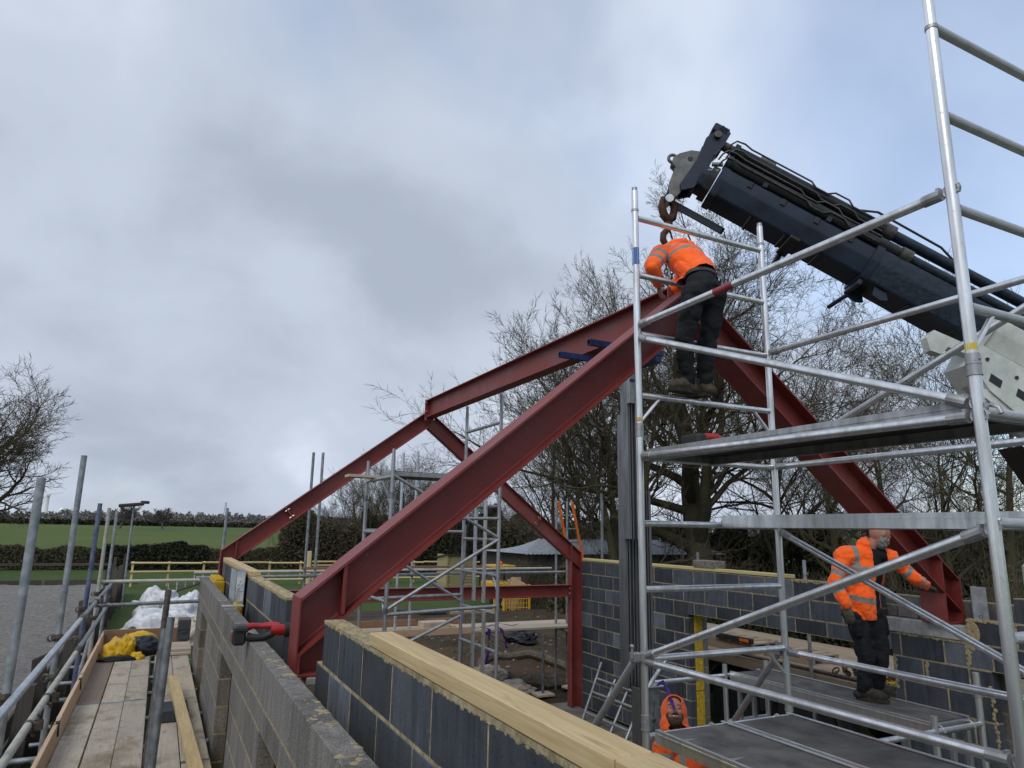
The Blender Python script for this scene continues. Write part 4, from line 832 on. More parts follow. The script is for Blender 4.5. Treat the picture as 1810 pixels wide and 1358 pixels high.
for y0, y1 in ((1.2, 5.05), (5.07, 7.45), (7.46, 9.3), (9.31, 13.0)):
    t = thing('toe_board', (-.61, (y0+y1)/2, ZW), 'upright orange brown toe board along the walkway edge', 'board', 'toe boards along the walkway edge')
    rz = R.uniform(-.012, .012); MB().box((-.617, y0, ZW-.01), (-.583, y1-.01, ZW+.20), .004, rot=Matrix.Rotation(R.uniform(-.05, .02), 3, 'Y')).build('plank', 'toe_y', t)
    MB().box((-.619, y0+.02, ZW-.01), (-.581, y0+.045, ZW+.203), .002).build('end_band', 'galv_bright', t)
    MB().tube((-.60, y1-.2, ZW+.21), (-.57, y1-.2, ZW+.21), .012, 8).path([(-.625, y1-.2, ZW+.05), (-.628, y1-.2, ZW+.215), (-.58, y1-.2, ZW+.222), (-.572, y1-.2, ZW+.1)], .008, 6).build('clip', 'coupler_steel', t)
t = thing('toe_board', (0, 12.75, ZW), 'reddish brown board standing across the far end of the walkway', 'board'); MB().box((-.60, 12.72, ZW), (.60, 12.76, ZW+.24), .004).build('plank', 'toe_x', t)
t = thing('plank_stack', (.43, 11.9, ZW), 'short pale boards laid crosswise on the walkway by the wall', 'boards')
for i, (y, z) in enumerate(((11.55, 0), (11.78, 0), (12.0, 0), (12.22, 0), (11.6, .039), (11.84, .039), (12.08, .039))): MB().box((.17+R.uniform(-.02, .02), y, ZW+.006+z), (.60, y+.215, ZW+.043+z), .003).build('plank', 'board_x', t)
t = thing('loose_batten', (.36, 7.7, ZW), 'pale sawn pine batten leaning on a block on the walkway', 'timber')
a, b = V((.315, 9.15, ZW+.125)), V((.46, 5.3, ZW+.03)); d = (b-a).normalized(); s_ = V((d.y, -d.x, 0)).normalized()*.048
MB().prism([a+s_, a-s_, a-s_+V((0, 0, .047)), a+s_+V((0, 0, .047))], b-a).build('timber', 'pine_y', t)
t = thing('loose_block', (.32, 8.0, ZW), 'dark grey block propping the loose batten on the walkway', 'block'); MB().box((.20, 7.78, ZW+.002), (.44, 8.2, ZW+.105), .005).build('block', 'dark_block', t)
t = thing('tool_case', (.5, 12.5, ZW), 'dark grey plastic tool case standing at the walkway end', 'case')
MB().box((.42, 12.35, ZW+.09), (.60, 12.68, ZW+.40), .012).build('body', 'grey_case', t); MB().box((.415, 12.345, ZW+.24), (.605, 12.685, ZW+.255), .003).build('rim', 'black_print', t); MB().box((.47, 12.335, ZW+.20), (.55, 12.35, ZW+.235), .004).build('latch', 'grey_case', t)
# crumpled cloth shapes
def crumple(name, c, rx, ry, rz, mat, seed, parent=None, label=None, cat=None, nu=46, nv=26, amp=.35, fr=2.2, flat=True):
    vs = []; fs = []
    for i in range(nv+1):
        th = pi/2*i/nv if flat else pi*i/nv
        for j in range(nu):
            ph = 2*pi*j/nu; u_ = V((sin(th)*cos(ph), sin(th)*sin(ph), cos(th)))
            k = 1+amp*.7*noise.noise(u_*fr*.62+V((seed, seed*.7, 0)))+amp*.5*(abs(noise.noise(u_*fr*1.25+V((seed, 1, 2))))-.2)+amp*.12*(abs(noise.noise(u_*fr*2.9+V((0, seed, 3))))-.2)
            p = V((u_.x*rx*k, u_.y*ry*k, max(0, u_.z*rz*k) if flat else u_.z*rz*k)); vs.append(V(c)+p)
    for i in range(nv):
        for j in range(nu): a_ = i*nu+j; b_ = i*nu+(j+1) % nu; fs.append((a_, b_, b_+nu, a_+nu))
    mb = MB().add(vs, fs); o = mb.build(name, mat, parent, smooth=50); fix_normals(o)
    if label: tag(o, label, cat)
    return o
t = thing('waterproof_jacket', (-.2, 11.9, ZW), 'yellow and black waterproof jacket dropped on the walkway end', 'jacket')
crumple('yellow_panel', (-.38, 11.85, ZW), .17, .34, .22, 'yellow_pvc', 1.3, t); crumple('hood', (-.24, 11.75, ZW+.04), .12, .2, .25, 'yellow_pvc', 4.1, t); crumple('black_panel', (-.02, 12.0, ZW), .24, .36, .23, 'black_pvc', 2.2, t); crumple('sleeve', (-.32, 11.45, ZW), .26, .12, .06, 'black_pvc', 3.2, t); crumple('collar', (-.08, 12.25, ZW+.1), .22, .16, .17, 'yellow_pvc', 7.7, t); crumple('cuff', (-.10, 11.5, ZW), .10, .12, .09, 'yellow_pvc', 9.1, t)
# rubbish sacks and sheets on the grass below
for i, (x, y, z, rx, ry, rz, m_, lb) in enumerate(((.35, 22.5, GZ, 1.0, 1.3, .75, 'white_plastic', 'large crumpled white plastic sheet heap on the grass below the scaffold'), (1.2, 24.6, GZ, .8, 1.2, 1.0, 'white_plastic', 'white rubble sack heap slumped beside the plastic sheet'), (.9, 21.0, GZ, .6, .8, .6, 'dirty_sack', 'torn dirty white sack in front of the plastic heap'), (.25, 27.5, GZ, .7, .9, .85, 'white_plastic', 'rounded white sack behind the plastic heap'), (-.15, 20.9, GZ, .6, .9, .28, 'black_pvc', 'black plastic sheet spread on the grass'))):
    crumple('sack', (x, y, z), rx, ry, rz, m_, 11.3+i*3.7, None, lb, 'sack', 64, 34, .45, 2.6)
path_obj('hose', [(-.55, 22.6, GZ+.05), (-.45, 21.9, GZ+.12), (-.35, 21.2, GZ+.35), (-.2, 20.6, GZ+.15), (0, 20.0, GZ+.06)], .09, 'black_pipe').update_tag(); tag(bpy.data.objects['hose'], 'black pipe offcut lying by the arena edge boards', 'pipe')
path_obj('white_pipe', [(-.6, 31, GZ+.1), (0, 30, GZ+.08), (.5, 29, GZ+.08), (1.1, 28.6, GZ+.08)], .09, 'white_plastic'); tag(bpy.data.objects['white_pipe'], 'white plastic pipe curving across the grass', 'pipe')
gp = thing('ladder', (1.2, 31, GZ), 'dark ladder propped low behind the white sacks', 'ladder')
for s_ in (0, .35): MB().box((.3, 31+s_, GZ+.35), (.36, 31.05+s_, GZ+.40), 0).tube((.3, 31+s_, GZ+.3), (2.6, 31+s_, GZ+1.1), .035, 8).build('stile', 'old_wood', gp)
for k in range(7): tube_obj('rung', (.55+.3*k, 31, GZ+.39+.104*k), (.55+.3*k, 31.35, GZ+.75+.104*k), .022, 'galv', gp, 8)
# leaning arena fence of old sleepers and its posts
af = thing('arena_fence', (-1.2, 20, GZ), 'old dark leaning timber kickboard fence along the grey riding arena', 'fence')
for i in range(16):
    y = 6+1.9*i; lean = R.uniform(-.16, .1); h_ = R.uniform(1.15, 1.55)+(.55 if i in (9, 14) else 0)
    MB().prism([(-1.28, y, GZ-.1), (-1.10, y, GZ-.1), (-1.10+lean, y+R.uniform(-.12, .12), GZ+h_), (-1.25+lean, y+R.uniform(-.1, .1), GZ+h_*R.uniform(.9, 1))], (0, .14, 0)).build('post', 'old_wood', af)
for i in range(10):
    for k, z in enumerate((.15, .42, .72)):
        y = 5+3.1*i; MB().box((-1.34, y, GZ+z-.12), (-1.30, y+3.05, GZ+z+.12), .006, rot=Matrix.Rotation(R.uniform(-.03, .03), 3, 'X')).build('board', 'old_wood', af)
for i in range(7): MB().box((-30+4.2*i, 41.6, GZ+.02), (-25.9+4.2*i, 41.66, GZ+.26), .01).build('board', 'old_wood', af)
for i in range(8): MB().box((-30+4*i, 43.0, GZ), (-29.86+4*i, 43.12, GZ+1.3), .01).build('post', 'old_wood', af)
for i in range(7): MB().box((-30+4*i, 43.13, GZ+.85), (-26.1+4*i, 43.17, GZ+.98), .01).build('rail', 'old_wood', af)
fl = thing('floodlight_pole', (-.95, 29.5, GZ), 'black floodlight on a thin pole rising behind the arena fence', 'floodlight')
tube_obj('pole', (-.93, 29.5, GZ), (-.955, 29.5, .66), .035, 'galv', fl, 8); MB().box((-1.45, 29.2, .62), (-.62, 29.6, .74), .03, rot=Matrix.Rotation(-.12, 3, 'Y')).build('lamp_head', 'floodlight', fl); MB().box((-.75, 29.3, .73), (-.45, 29.5, .84), .02).build('sensor', 'floodlight', fl)
# pale post and rail fence with gate
pf = thing('post_and_rail_fence', (5, 39.8, GZ), 'new pale pine post and rail fence across the grass', 'fence')
FYL = 39.8
for i in range(19):
    x = -1.0+1.62*i
    if 8.2 < x < 10.6: continue
    big = abs(x-7.1) < .01
    MB().box((x-.05, FYL, GZ), (x+.05, FYL+.1, GZ+1.22), .01).build('post', 'pine_z', pf)
for xa, xb in ((-1.1, 7.35), (10.9, 26.5)):
    for z in (.28, .72, 1.14):
        x = xa
        while x < xb-.1:
            x2 = min(x+3.24, xb); MB().tube((x, FYL-.03, GZ+z+R.uniform(-.02, .02)), (x2-.01, FYL-.03, GZ+z+R.uniform(-.02, .02)), .05, 8).build('rail', 'pine_x', pf); x = x2
gt = thing('field_gate', (9.1, 39.7, GZ), 'pale timber five bar gate with diagonal braces in the rail fence', 'gate')
for x in (7.5, 10.75): MB().box((x-.1, 39.6, GZ), (x+.1, 39.8, GZ+1.75), .015).build('gate_post', 'pine_z', gt)
for z in (.25, .5, .75, 1.0, 1.2): MB().box((7.65, 39.66, GZ+z-.04), (10.6, 39.70, GZ+z+.04), .005).build('bar', 'pine_x', gt)
for p, q in (((7.7, .25), (9.1, 1.15)), ((10.55, .25), (9.15, 1.15))): MB().tube((p[0], 39.63, GZ+p[1]), (q[0], 39.63, GZ+q[1]), .04, 6).build('brace', 'pine_x', gt)
# ------------------------------------------------------------------ gable scaffold at the far end
gs = thing('gable_scaffold', (4.5, 12.4, GZ), 'bare tube scaffold standing beyond the far red frame', 'scaffold')
for x, y, z, m_ in ((2.29, 12.4, 1.287, 'galv'), (2.48, 12.45, 1.30, 'galv'), (.93, 12.4, .28, 'galv'), (4.21, 12.5, 1.447, 'galv_bright'), (3.86, 12.2, 1.36, 'galv_bright'), (7.20, 12.35, .66, 'galv'), (7.42, 12.3, .62, 'galv'), (8.33, 12.4, .66, 'galv'), (5.6, 13.3, .1, 'galv')):
    tube_obj('standard', (x, y, GZ), (x+R.uniform(-.03, .03), y, z), SR, m_, gs, 12)
for z, y, m_ in ((-.82, 12.34, 'galv'), (-.8, 13.25, 'galv_pale')):
    tube_obj('ledger', (.6, y, z), (7.6, y, z+.03), SR, m_, gs, 12)
for x in (2.4, 3.86, 5.6, 7.2): tube_obj('transom', (x, 11.7, -1.86), (x, 13.4, -1.86), SR, 'galv', gs, 12)
for x in (2.33, 3.9, 4.2, 7.18): coupler((x, 12.4, -.82), (0, 0, 1), (1, 0, 0), gs)
t = thing('scaffold_prop', (6.75, 12.1, GZ), 'slim grey adjustable prop under the gable scaffold boards', 'prop'); tube_obj('outer_tube', (6.72, 12.0, GZ+.1), (6.72, 12.0, -2.3), .026, 'galv', t); tube_obj('inner_tube', (6.72, 12.0, -2.3), (6.72, 12.0, -1.9), .02, 'galv', t); MB().box((6.55, 11.85, GZ+.06), (6.9, 12.15, GZ+.1), .003).build('base_pad', 'board_x', t)
GB = 'pale scaffold board laid across the gable scaffold beyond the tie beam'
for i in range(4):
    for x0, x1 in ((1.2, 5.05), (5.06, 7.7)):
        t = thing('gable_board', ((x0+x1)/2, 12+.23*i, -1.8), GB, 'board', 'gable scaffold boards'); MB().box((x0, 11.98+.232*i, -1.815), (x1, 12.2+.232*i, -1.778), .003).build('plank', 'board_x', t)
t = thing('edge_board', (3.3, 11.95, -1.76), 'sawn board standing on edge along the gable scaffold', 'board'); MB().box((1.3, 11.925, -1.815), (5.2, 11.96, -1.70), .003).build('plank', 'toe_y', t)
t = thing('toe_board', (5.6, 12.95, -1.76), 'dark toe board behind the pale gable scaffold boards', 'board'); MB().box((1.3, 12.93, -1.815), (5.4, 12.97, -1.66), .003).build('plank', 'toe_x', t)
t = thing('brick_stack', (4.6, 12.2, -1.77), 'small pale wooden box standing on the gable boards', 'box'); MB().box((4.35, 12.1, -1.776), (4.85, 12.4, -1.62), .004).build('box', 'board_x', t); MB().box((4.88, 12.15, -1.776), (5.0, 12.4, -1.70), .003).build('offcut', 'toe_y', t)
t = thing('handrail_plank', (3.2, 12.3, -.7), 'thin brown plank laid along the far scaffold rail', 'plank'); MB().box((2.2, 12.25, -.70), (5.6, 12.29, -.655), .003, rot=Matrix.Rotation(-.004, 3, 'Y')).build('plank', 'toe_x', t)
t = thing('lifting_sling', (5.6, 12.0, -1.77), 'purple webbing sling draped over the gable scaffold board edge', 'sling')
for k, (pts, w_) in enumerate((([(5.35, 12.2, -1.765), (5.45, 12.05, -1.72), (5.56, 11.95, -1.76), (5.55, 11.915, -1.95), (5.53, 11.91, -2.15), (5.50, 11.91, -2.35)], .03), ([(5.45, 12.1, -1.75), (5.65, 12.05, -1.70), (5.8, 11.95, -1.765), (5.86, 11.915, -1.9), (5.9, 11.91, -2.1)], .03), ([(5.6, 12.1, -1.74), (5.85, 12.2, -1.70), (6.1, 12.1, -1.74), (6.2, 12.0, -1.70)], .035))):
    vs = []; fs = []
    P = [V(p) for p in pts]; Q = []
    for a_, b_ in zip(P[:-1], P[1:]): Q += [a_.lerp(b_, s/4) for s in range(4)]
    Q.append(P[-1])
    for i, p in enumerate(Q): tw_ = i*.35; o_ = V((cos(tw_)*w_, sin(tw_)*w_*.5, 0)); vs += [p-o_, p+o_, p+o_+V((0, -.004, .004)), p-o_+V((0, -.004, .004))]
    for i in range(len(Q)-1):
        for j in range(4): fs.append((i*4+j, i*4+(j+1) % 4, i*4+4+(j+1) % 4, i*4+4+j))
    fix_normals(MB().add(vs, fs).build('strap', 'purple', t))
# ------------------------------------------------------------------ things on the bare ground beyond
ring = []
for i in range(40): a_ = 2*pi*i/40; ring.append((7.4+1.0*cos(a_), 13.75+1.35*sin(a_), soilz(7.4+cos(a_), 13.75+1.35*sin(a_))+.075+.02*sin(3*a_)))
t = thing('drain_coil', (7.4, 13.75, GZ), 'coil of dirty brown corrugated drain pipe on the soil', 'pipe')
mb = MB(); n_ = 400; pts = []; rad = []
for i in range(n_):
    a_ = 2*pi*i/n_; k = i/10; j = int(k) % 40; f = k-int(k); p = V(ring[j]).lerp(V(ring[(j+1) % 40]), f); pts.append(p); rad.append(.085+(.012 if i % 4 < 2 else 0))
mb.path(pts, rad, 8, True); mb.build('coil', 'drain_pipe', t)
for i, (x, y, rx, ry, rz, m_, lb) in enumerate(((6.1, 13.3, .5, .42, .24, 'dirty_sack', 'crumpled pale torn sack beside the drain coil'), (6.3, 12.5, .45, .3, .18, 'dirty_sack', 'flattened brownish sack in front of the drain coil'), (8.6, 16.6, .4, .5, .25, 'black_pvc', 'dark plastic scrap on the soil behind the coil'))): crumple('sack', (x, y, soilz(x, y)), rx, ry, rz, m_, 31.7+i*5.1, None, lb, 'sack', 46, 24, .5, 2.7)
t = thing('concrete_pad', (6.9, 12.1, GZ), 'small broken paving slab on the soil by the column', 'slab'); MB().box((7.3, 11.9, GZ+.1), (7.75, 12.3, GZ+.15), .01, rot=Matrix.Rotation(.3, 3, 'Z')).build('slab', 'board_x', t)
lg = 'dark round pipe lying along the soil edge behind the scaffold'
for i, (x0, x1, y, z) in enumerate(((5.6, 7.2, 22.7, .13), (7.2, 8.8, 22.5, .3), (5.2, 6.6, 22.2, .12), (7.3, 8.9, 22.3, .12))):
    t = thing('dark_pipe', ((x0+x1)/2, y, GZ), lg, 'pipe', 'dark pipes on the soil edge'); tube_obj('pipe', (x0, y, GZ+z+.06), (x1, y-.1, GZ+z+.05), .13, 'black_pipe', t, 12, hollow=.02)
t = thing('sleeper', (9.6, 22.4, GZ), 'brown timber sleeper lying beside the dark pipes', 'timber'); MB().box((9.0, 22.3, GZ+.05), (10.6, 22.55, GZ+.38), .02).build('sleeper', 'truck_wood', t)
# yellow waste cage with chipboard
st = thing('waste_cage', (12, 24, GZ), 'yellow steel waste cage filled with chipboard scraps beyond the tie beam', 'cage')
cx0, cx1, cy0, cy1, cz0, cz1 = 11.55, 12.6, 23.6, 24.4, GZ+.12, GZ+1.05
for a_, b_ in ((cx0, cy0), (cx1, cy0), (cx0, cy1), (cx1, cy1)): MB().box((a_-.035, b_-.035, GZ), (a_+.035, b_+.035, cz1+.05), .005).build('post', 'yellow_paint', st)
MB().box((cx0, cy0-.04, cz0-.06), (cx1, cy0+.03, cz0+.03), .004).box((cx0, cy1-.03, cz0-.06), (cx1, cy1+.04, cz0+.03), .004).box((cx0, cy0-.03, cz1-.03), (cx1, cy0+.03, cz1+.04), .004).build('rim', 'yellow_paint', st)
mb = MB()
for k in range(1, 9): mb.tube((cx0+k*(cx1-cx0)/9, cy0, cz0), (cx0+k*(cx1-cx0)/9, cy0, cz1), .012, 5)
for k in range(1, 6): mb.tube((cx0, cy0-.012, cz0+k*(cz1-cz0)/6), (cx1, cy0-.012, cz0+k*(cz1-cz0)/6), .012, 5)
mb.build('mesh_panel', 'yellow_paint', st)
t = thing('chipboard_scraps', (12.05, 24, GZ+.2), 'broken chipboard sheets standing inside the yellow cage', 'boards')
for i in range(9): MB().box((11.7+.09*i, 23.7+.06*i, GZ+.2), (12.3+.03*i, 23.72+.06*i, GZ+.6+R.uniform(.1, .75)), 0, rot=Matrix.Rotation(R.uniform(-.5, .5), 3, 'Y')).build('sheet', 'chipboard', t)
t = thing('digger_deck', (12.2, 26.5, GZ), 'small yellow plant machine with flat roof bar behind the waste cage', 'machine')
MB().box((12.3, 26, GZ+.3), (13.3, 27.4, GZ+1.0), .05).build('body', 'yellow_paint', t); MB().box((12.3, 26.1, GZ+1.55), (13.3, 27.2, GZ+1.66), .03).build('roof', 'yellow_paint', t); MB().ball((12.8, 26.5, GZ+1.72), .09, 8, 6).build('beacon', 'orange_grp', t)
for x, y in ((12.35, 26.2), (13.25, 26.2), (12.35, 27.1), (13.25, 27.1)): MB().box((x-.03, y-.03, GZ+.95), (x+.03, y+.03, GZ+1.56)).build('roof_post', 'chassis', t)
for x in (12.4, 13.15): MB().tube((x, 25.85, GZ+.3), (x, 26.1, GZ+.3), .3, 14).build('wheel', 'tyre', t)
# small garden shed
sh = thing('garden_shed', (15, 35.5, GZ), 'small pale shiplap timber shed beyond the rail fence', 'shed')
sx0, sx1, sy0, sy1 = 13.75, 15.35, 35.0, 36.4
for k in range(11):
    z = GZ+.16*k; MB().prism([(sx0, sy0-.03, z), (sx0, sy0, z+.158), (sx0, sy0+.02, z+.158), (sx0, sy0+.02, z)], (sx1-sx0, 0, 0)).build('plank', 'shed_wood', sh)
    MB().box((sx0-.03, sy0+.03, z), (sx0, sy1, z+.155), .002).build('plank', 'shed_wood', sh)
MB().prism([(sx0-.12, sy0-.15, GZ+1.74), (sx1+.12, sy0-.15, GZ+1.74), (sx1+.12, sy0-.15, GZ+1.79), (sx0-.12, sy0-.15, GZ+1.79)], (0, 1.95, -.22)).build('roof', 'barn_wood', sh)
MB().box((14.0, sy0-.06, GZ+.1), (14.65, sy0-.035, GZ+1.62), .004).build('door', 'shed_wood', sh)
for x in (sx0, sx1): MB().box((x-.05, sy0-.07, GZ), (x+.05, sy0-.035, GZ+1.74), .004).build('corner_post', 'shed_wood', sh)
# low barn
bn = thing('low_barn', (20, 28.5, GZ), 'low dark timber barn with grey corrugated roof behind the block wall', 'barn')
bx0, bx1, by0, by1 = 14.3, 25.0, 27.0, 32.0
for k in range(54): MB().box((bx0+.2*k, by0, GZ), (bx0+.19+.2*k, by0+.04, -.98), .003).build('plank', 'barn_wood', bn)
MB().box((bx0, by0+.05, GZ), (bx0+.1, by1, -.98)).box((bx0, by1-.1, GZ), (bx1, by1, -.98)).build('wall', 'barn_wood', bn)
vs = []; fs = []; N_ = 220
for i in range(N_+1):
    x = bx0-.3+(bx1-bx0+.6)*i/N_; dz = .018*cos(i*pi*.5)
    hip = max(0, min(1, (x-bx0+.3)/2.2)); vs += [(x, by0-.3, -.97+dz), (x, by0-.3+2.8*hip, -.97+.62*hip+dz), (x, by1+.3, -.97+dz)]
for i in range(N_): a_ = i*3; fs += [(a_, a_+3, a_+4, a_+1), (a_+1, a_+4, a_+5, a_+2)]
MB().add(vs, fs).build('roof', 'barn_roof', bn)
# orange ladder beyond the far frame
ld = thing('orange_ladder', (7.9, 13, GZ), 'orange fibreglass ladder leaning beyond the far red column', 'ladder')
L0, L1 = (V((8.80, 13.6, GZ)), V((7.63, 13.0, .63))), (V((9.18, 13.6, GZ)), V((7.97, 13.0, .63)))
for a_, b_ in (L0, L1): tube_obj('stile', a_, b_, .03, 'orange_grp', ld, 6)
for k in range(1, 13): tube_obj('rung', L0[0].lerp(L0[1], k/13), L1[0].lerp(L1[1], k/13), .015, 'galv', ld, 6)
# reciprocating saw on the rough wall
sw = thing('reciprocating_saw', (.7, 5.1, zo), 'red and black cordless reciprocating saw lying across the rough block wall', 'power tool')
z_ = zo+.012
MB().box((.50, 5.03, z_-.03), (.585, 5.17, z_+.075), .016).box((.505, 5.02, z_+.05), (.60, 5.15, z_+.095), .014).build('battery', 'tool_black', sw)
MB().box((.497, 5.05, z_-.005), (.5, 5.08, z_+.05), 0).build('battery_stripe', 'tool_red', sw)
MB().path([(.585, 5.09, z_+.075), (.63, 5.09, z_+.085), (.68, 5.085, z_+.082), (.74, 5.08, z_+.085), (.79, 5.07, z_+.075)], [.026, .019, .018, .024, .028], 12).build('top_grip', 'tool_red', sw, smooth=60)
MB().path([(.59, 5.07, z_+.02), (.64, 5.06, z_+.012), (.70, 5.06, z_+.014), (.745, 5.065, z_+.03), (.77, 5.07, z_+.06)], [.03, .024, .024, .024, .03], 12).build('handle', 'tool_black', sw, smooth=60)
MB().path([(.74, 5.07, z_+.06), (.80, 5.065, z_+.055), (.86, 5.06, z_+.05)], [.036, .038, .034], 14).build('motor_housing', 'tool_red', sw, smooth=60); MB().path([(.83, 5.062, z_+.053), (.90, 5.055, z_+.055), (.97, 5.05, z_+.06), (1.0, 5.045, z_+.06)], [.05, .043, .036, .026], 14).build('nose_boot', 'tool_black', sw, smooth=60)
MB().box((.4955, 5.052, z_+.052), (.4968, 5.078, z_+.066)).build('badge', 'label_white', sw)
# ------------------------------------------------------------------ lorry crane boom
BT = V((4.45, 4.50, 3.25)); BE = V((1.87, -.96, -1.25)).normalized(); BU = (V((0, 0, 1))-BE*BE.z).normalized(); BL = BE.cross(BU)
if BL.dot(-BT) < 0: BL = -BL
def lb(s, l, u_): return BT+BE*s+BL*l+BU*u_
cr = thing('crane_boom', (4.3, 4.5, 2.4), 'dark blue telescopic lorry crane boom reaching over the wall towards the apex', 'crane')
def hexsec(s0, s1, w_, top, bot, name, mat, tk=1.0):
    """wide shallow boom section with rounded lower corners"""
    h_ = top-bot; q = [(-w_+.02, top), (w_-.02, top), (w_, top-.02), (w_, bot+h_*.55), (w_*.97, bot+h_*.47), (w_*.74, bot+h_*.04), (w_*.68, bot), (-w_*.68, bot), (-w_*.74, bot+h_*.04), (-w_*.97, bot+h_*.47), (-w_, bot+h_*.55), (-w_, top-.02)]; n = len(q)
    o = MB().add([lb(s, l*k, u_*k) for s, k in ((s0, 1), (s1, tk)) for l, u_ in q], [(i, (i+1) % n, n+(i+1) % n, n+i) for i in range(n)]+[tuple(range(n)), tuple(range(2*n-1, n-1, -1))]).build(name, mat, cr, smooth=25); return fix_normals(o)
def lbox(a, b, name, mat, parent=None, ch=.006):
    vs, fs = chbox(*[min(p, q) for p, q in zip(a, b)], *[max(p, q) for p, q in zip(a, b)], ch); return fix_normals(MB().add([lb(*p) for p in vs], fs).build(name, mat, parent or cr))
def ltube(a, b, r, name, mat, parent=None, n=14): return tube_obj(name, lb(*a), lb(*b), r, mat, parent or cr, n)
def lpath(pts, r, name, mat, n=8): return MB().path([lb(*p) for p in pts], r, n).build(name, mat, cr, smooth=60)
hexsec(-.02, 1.55, .20, .065, -.21, 'boom_stage', 'crane_blue'); hexsec(1.5, 3.2, .215, .085, -.23, 'boom_stage', 'crane_blue_worn', 1.05); hexsec(2.62, 6.4, .235, .02, -.27, 'boom_stage', 'crane_white', 1.03); hexsec(2.66, 6.4, .20, .11, .03, 'boom_stage', 'crane_blue_worn', 1.03)
for s0, w_, t_, b_, k in ((-.09, .20, .075, -.225, 'crane_blue'), (-.17, .17, .05, -.19, 'crane_black'), (-.24, .145, .03, -.165, 'crane_blue'), (1.46, .225, .095, -.245, 'crane_blue'), (2.58, .25, .04, -.285, 'crane_white')): hexsec(s0, s0+.07, w_, t_, b_, 'stage_collar', k)
lbox((-.02, -.09, -.208), (1.45, .06, -.2005), 'wear_strip', 'crane_black'); lbox((1.54, -.10, -.232), (2.88, .07, -.224), 'wear_strip', 'crane_black'); lbox((.85, -.16, -.196), (1.4, -.12, -.188), 'rusty_strip', 'rust')
for s0 in (.35, .70, 1.05, 1.95, 2.4): lbox((s0, -.14, -.222 if s0 < 1.5 else -.245), (s0+.03, .13, -.21 if s0 < 1.5 else -.231), 'rib', 'crane_black')
for s0 in (.18, .52, .86, 1.2): lbox((s0, .19, -.02), (s0+.05, .212, .05), 'side_lug', 'crane_black')
# head plate: a tall folded bar across the boom tip
hp = [(-.30, .0, .50), (-.20, .0, .46), (-.20, .0, .30), (-.235, .0, .18), (-.20, 0, .0), (-.235, .0, -.22), (-.32, .0, -.30), (-.36, 0, -.25), (-.345, 0, .08), (-.38, 0, .30)]
for l0, l1, nm in ((.06, .10, 'head_plate'), (-.10, -.06, 'head_plate')):
    fix_normals(MB().add([lb(s, l, u_) for l in (l0, l1) for s, _, u_ in hp], [(i, (i+1) % 10, 10+(i+1) % 10, 10+i) for i in range(10)]+[tuple(range(10)), tuple(range(19, 9, -1))]).build(nm, 'crane_blue', cr))
lbox((-.38, -.10, .41), (-.22, .10, .50), 'head_cap', 'crane_blue', ch=.012); lbox((-.26, -.059, -.25), (-.22, .059, .41), 'head_web', 'crane_black'); ltube((-.30, -.13, .37), (-.30, .135, .37), .035, 'head_pin', 'pipe_steel'); ltube((-.20, .04, .345), (-.02, .04, .345), .045, 'rod_eye', 'pipe_steel')
# grey hook bracket in front of the head
gb = [(-.36+.80*(a_+.36), b_*.86) for a_, b_ in [(-.36, .20), (-.46, .16), (-.56, .06), (-.60, -.02), (-.58, -.08), (-.52, -.10), (-.50, -.20), (-.46, -.34), (-.41, -.44), (-.34, -.45), (-.31, -.36), (-.34, -.20), (-.34, .0)]]
for l0, l1 in ((.035, .055), (-.055, -.035)):
    fix_normals(MB().add([lb(s, l, u_) for l in (l0, l1) for s, u_ in gb], [(i, (i+1) % 13, 13+(i+1) % 13, 13+i) for i in range(13)]+[tuple(range(13)), tuple(range(25, 12, -1))]).build('hook_bracket', 'crane_grey', cr))
for s, u_, r in ((-.405, .05, .026), (-.475, .045, .02)): ltube((s, .0545, u_), (s, .0565, u_), r, 'bracket_hole', 'crane_black' if r > .025 else 'crane_grey')
MB().path([lb(-.555+.04*cos(a_), .0, .0+.04*sin(a_)) for a_ in [2*pi*i/14 for i in range(14)]], .016, 8, True).build('lifting_eye', 'crane_grey', cr, smooth=60); ltube((-.375, -.075, -.42), (-.375, .075, -.42), .024, 'hook_pin', 'bolt'); ltube((-.375, .07, -.42), (-.375, .085, -.42), .04, 'pin_head', 'bolt')
# lower guard rail of the head
lbox((-.40, -.17, -.36), (.22, -.05, -.345), 'lower_plate', 'crane_black'); lbox((-.40, -.055, -.42), (.20, -.045, -.346), 'lower_plate', 'crane_black'); MB().path([lb(-.42, .0+.03*cos(a_), -.33+.05*sin(a_)) for a_ in [2*pi*i/12 for i in range(12)]], .012, 6, True).build('rope_guide', 'crane_blue', cr)
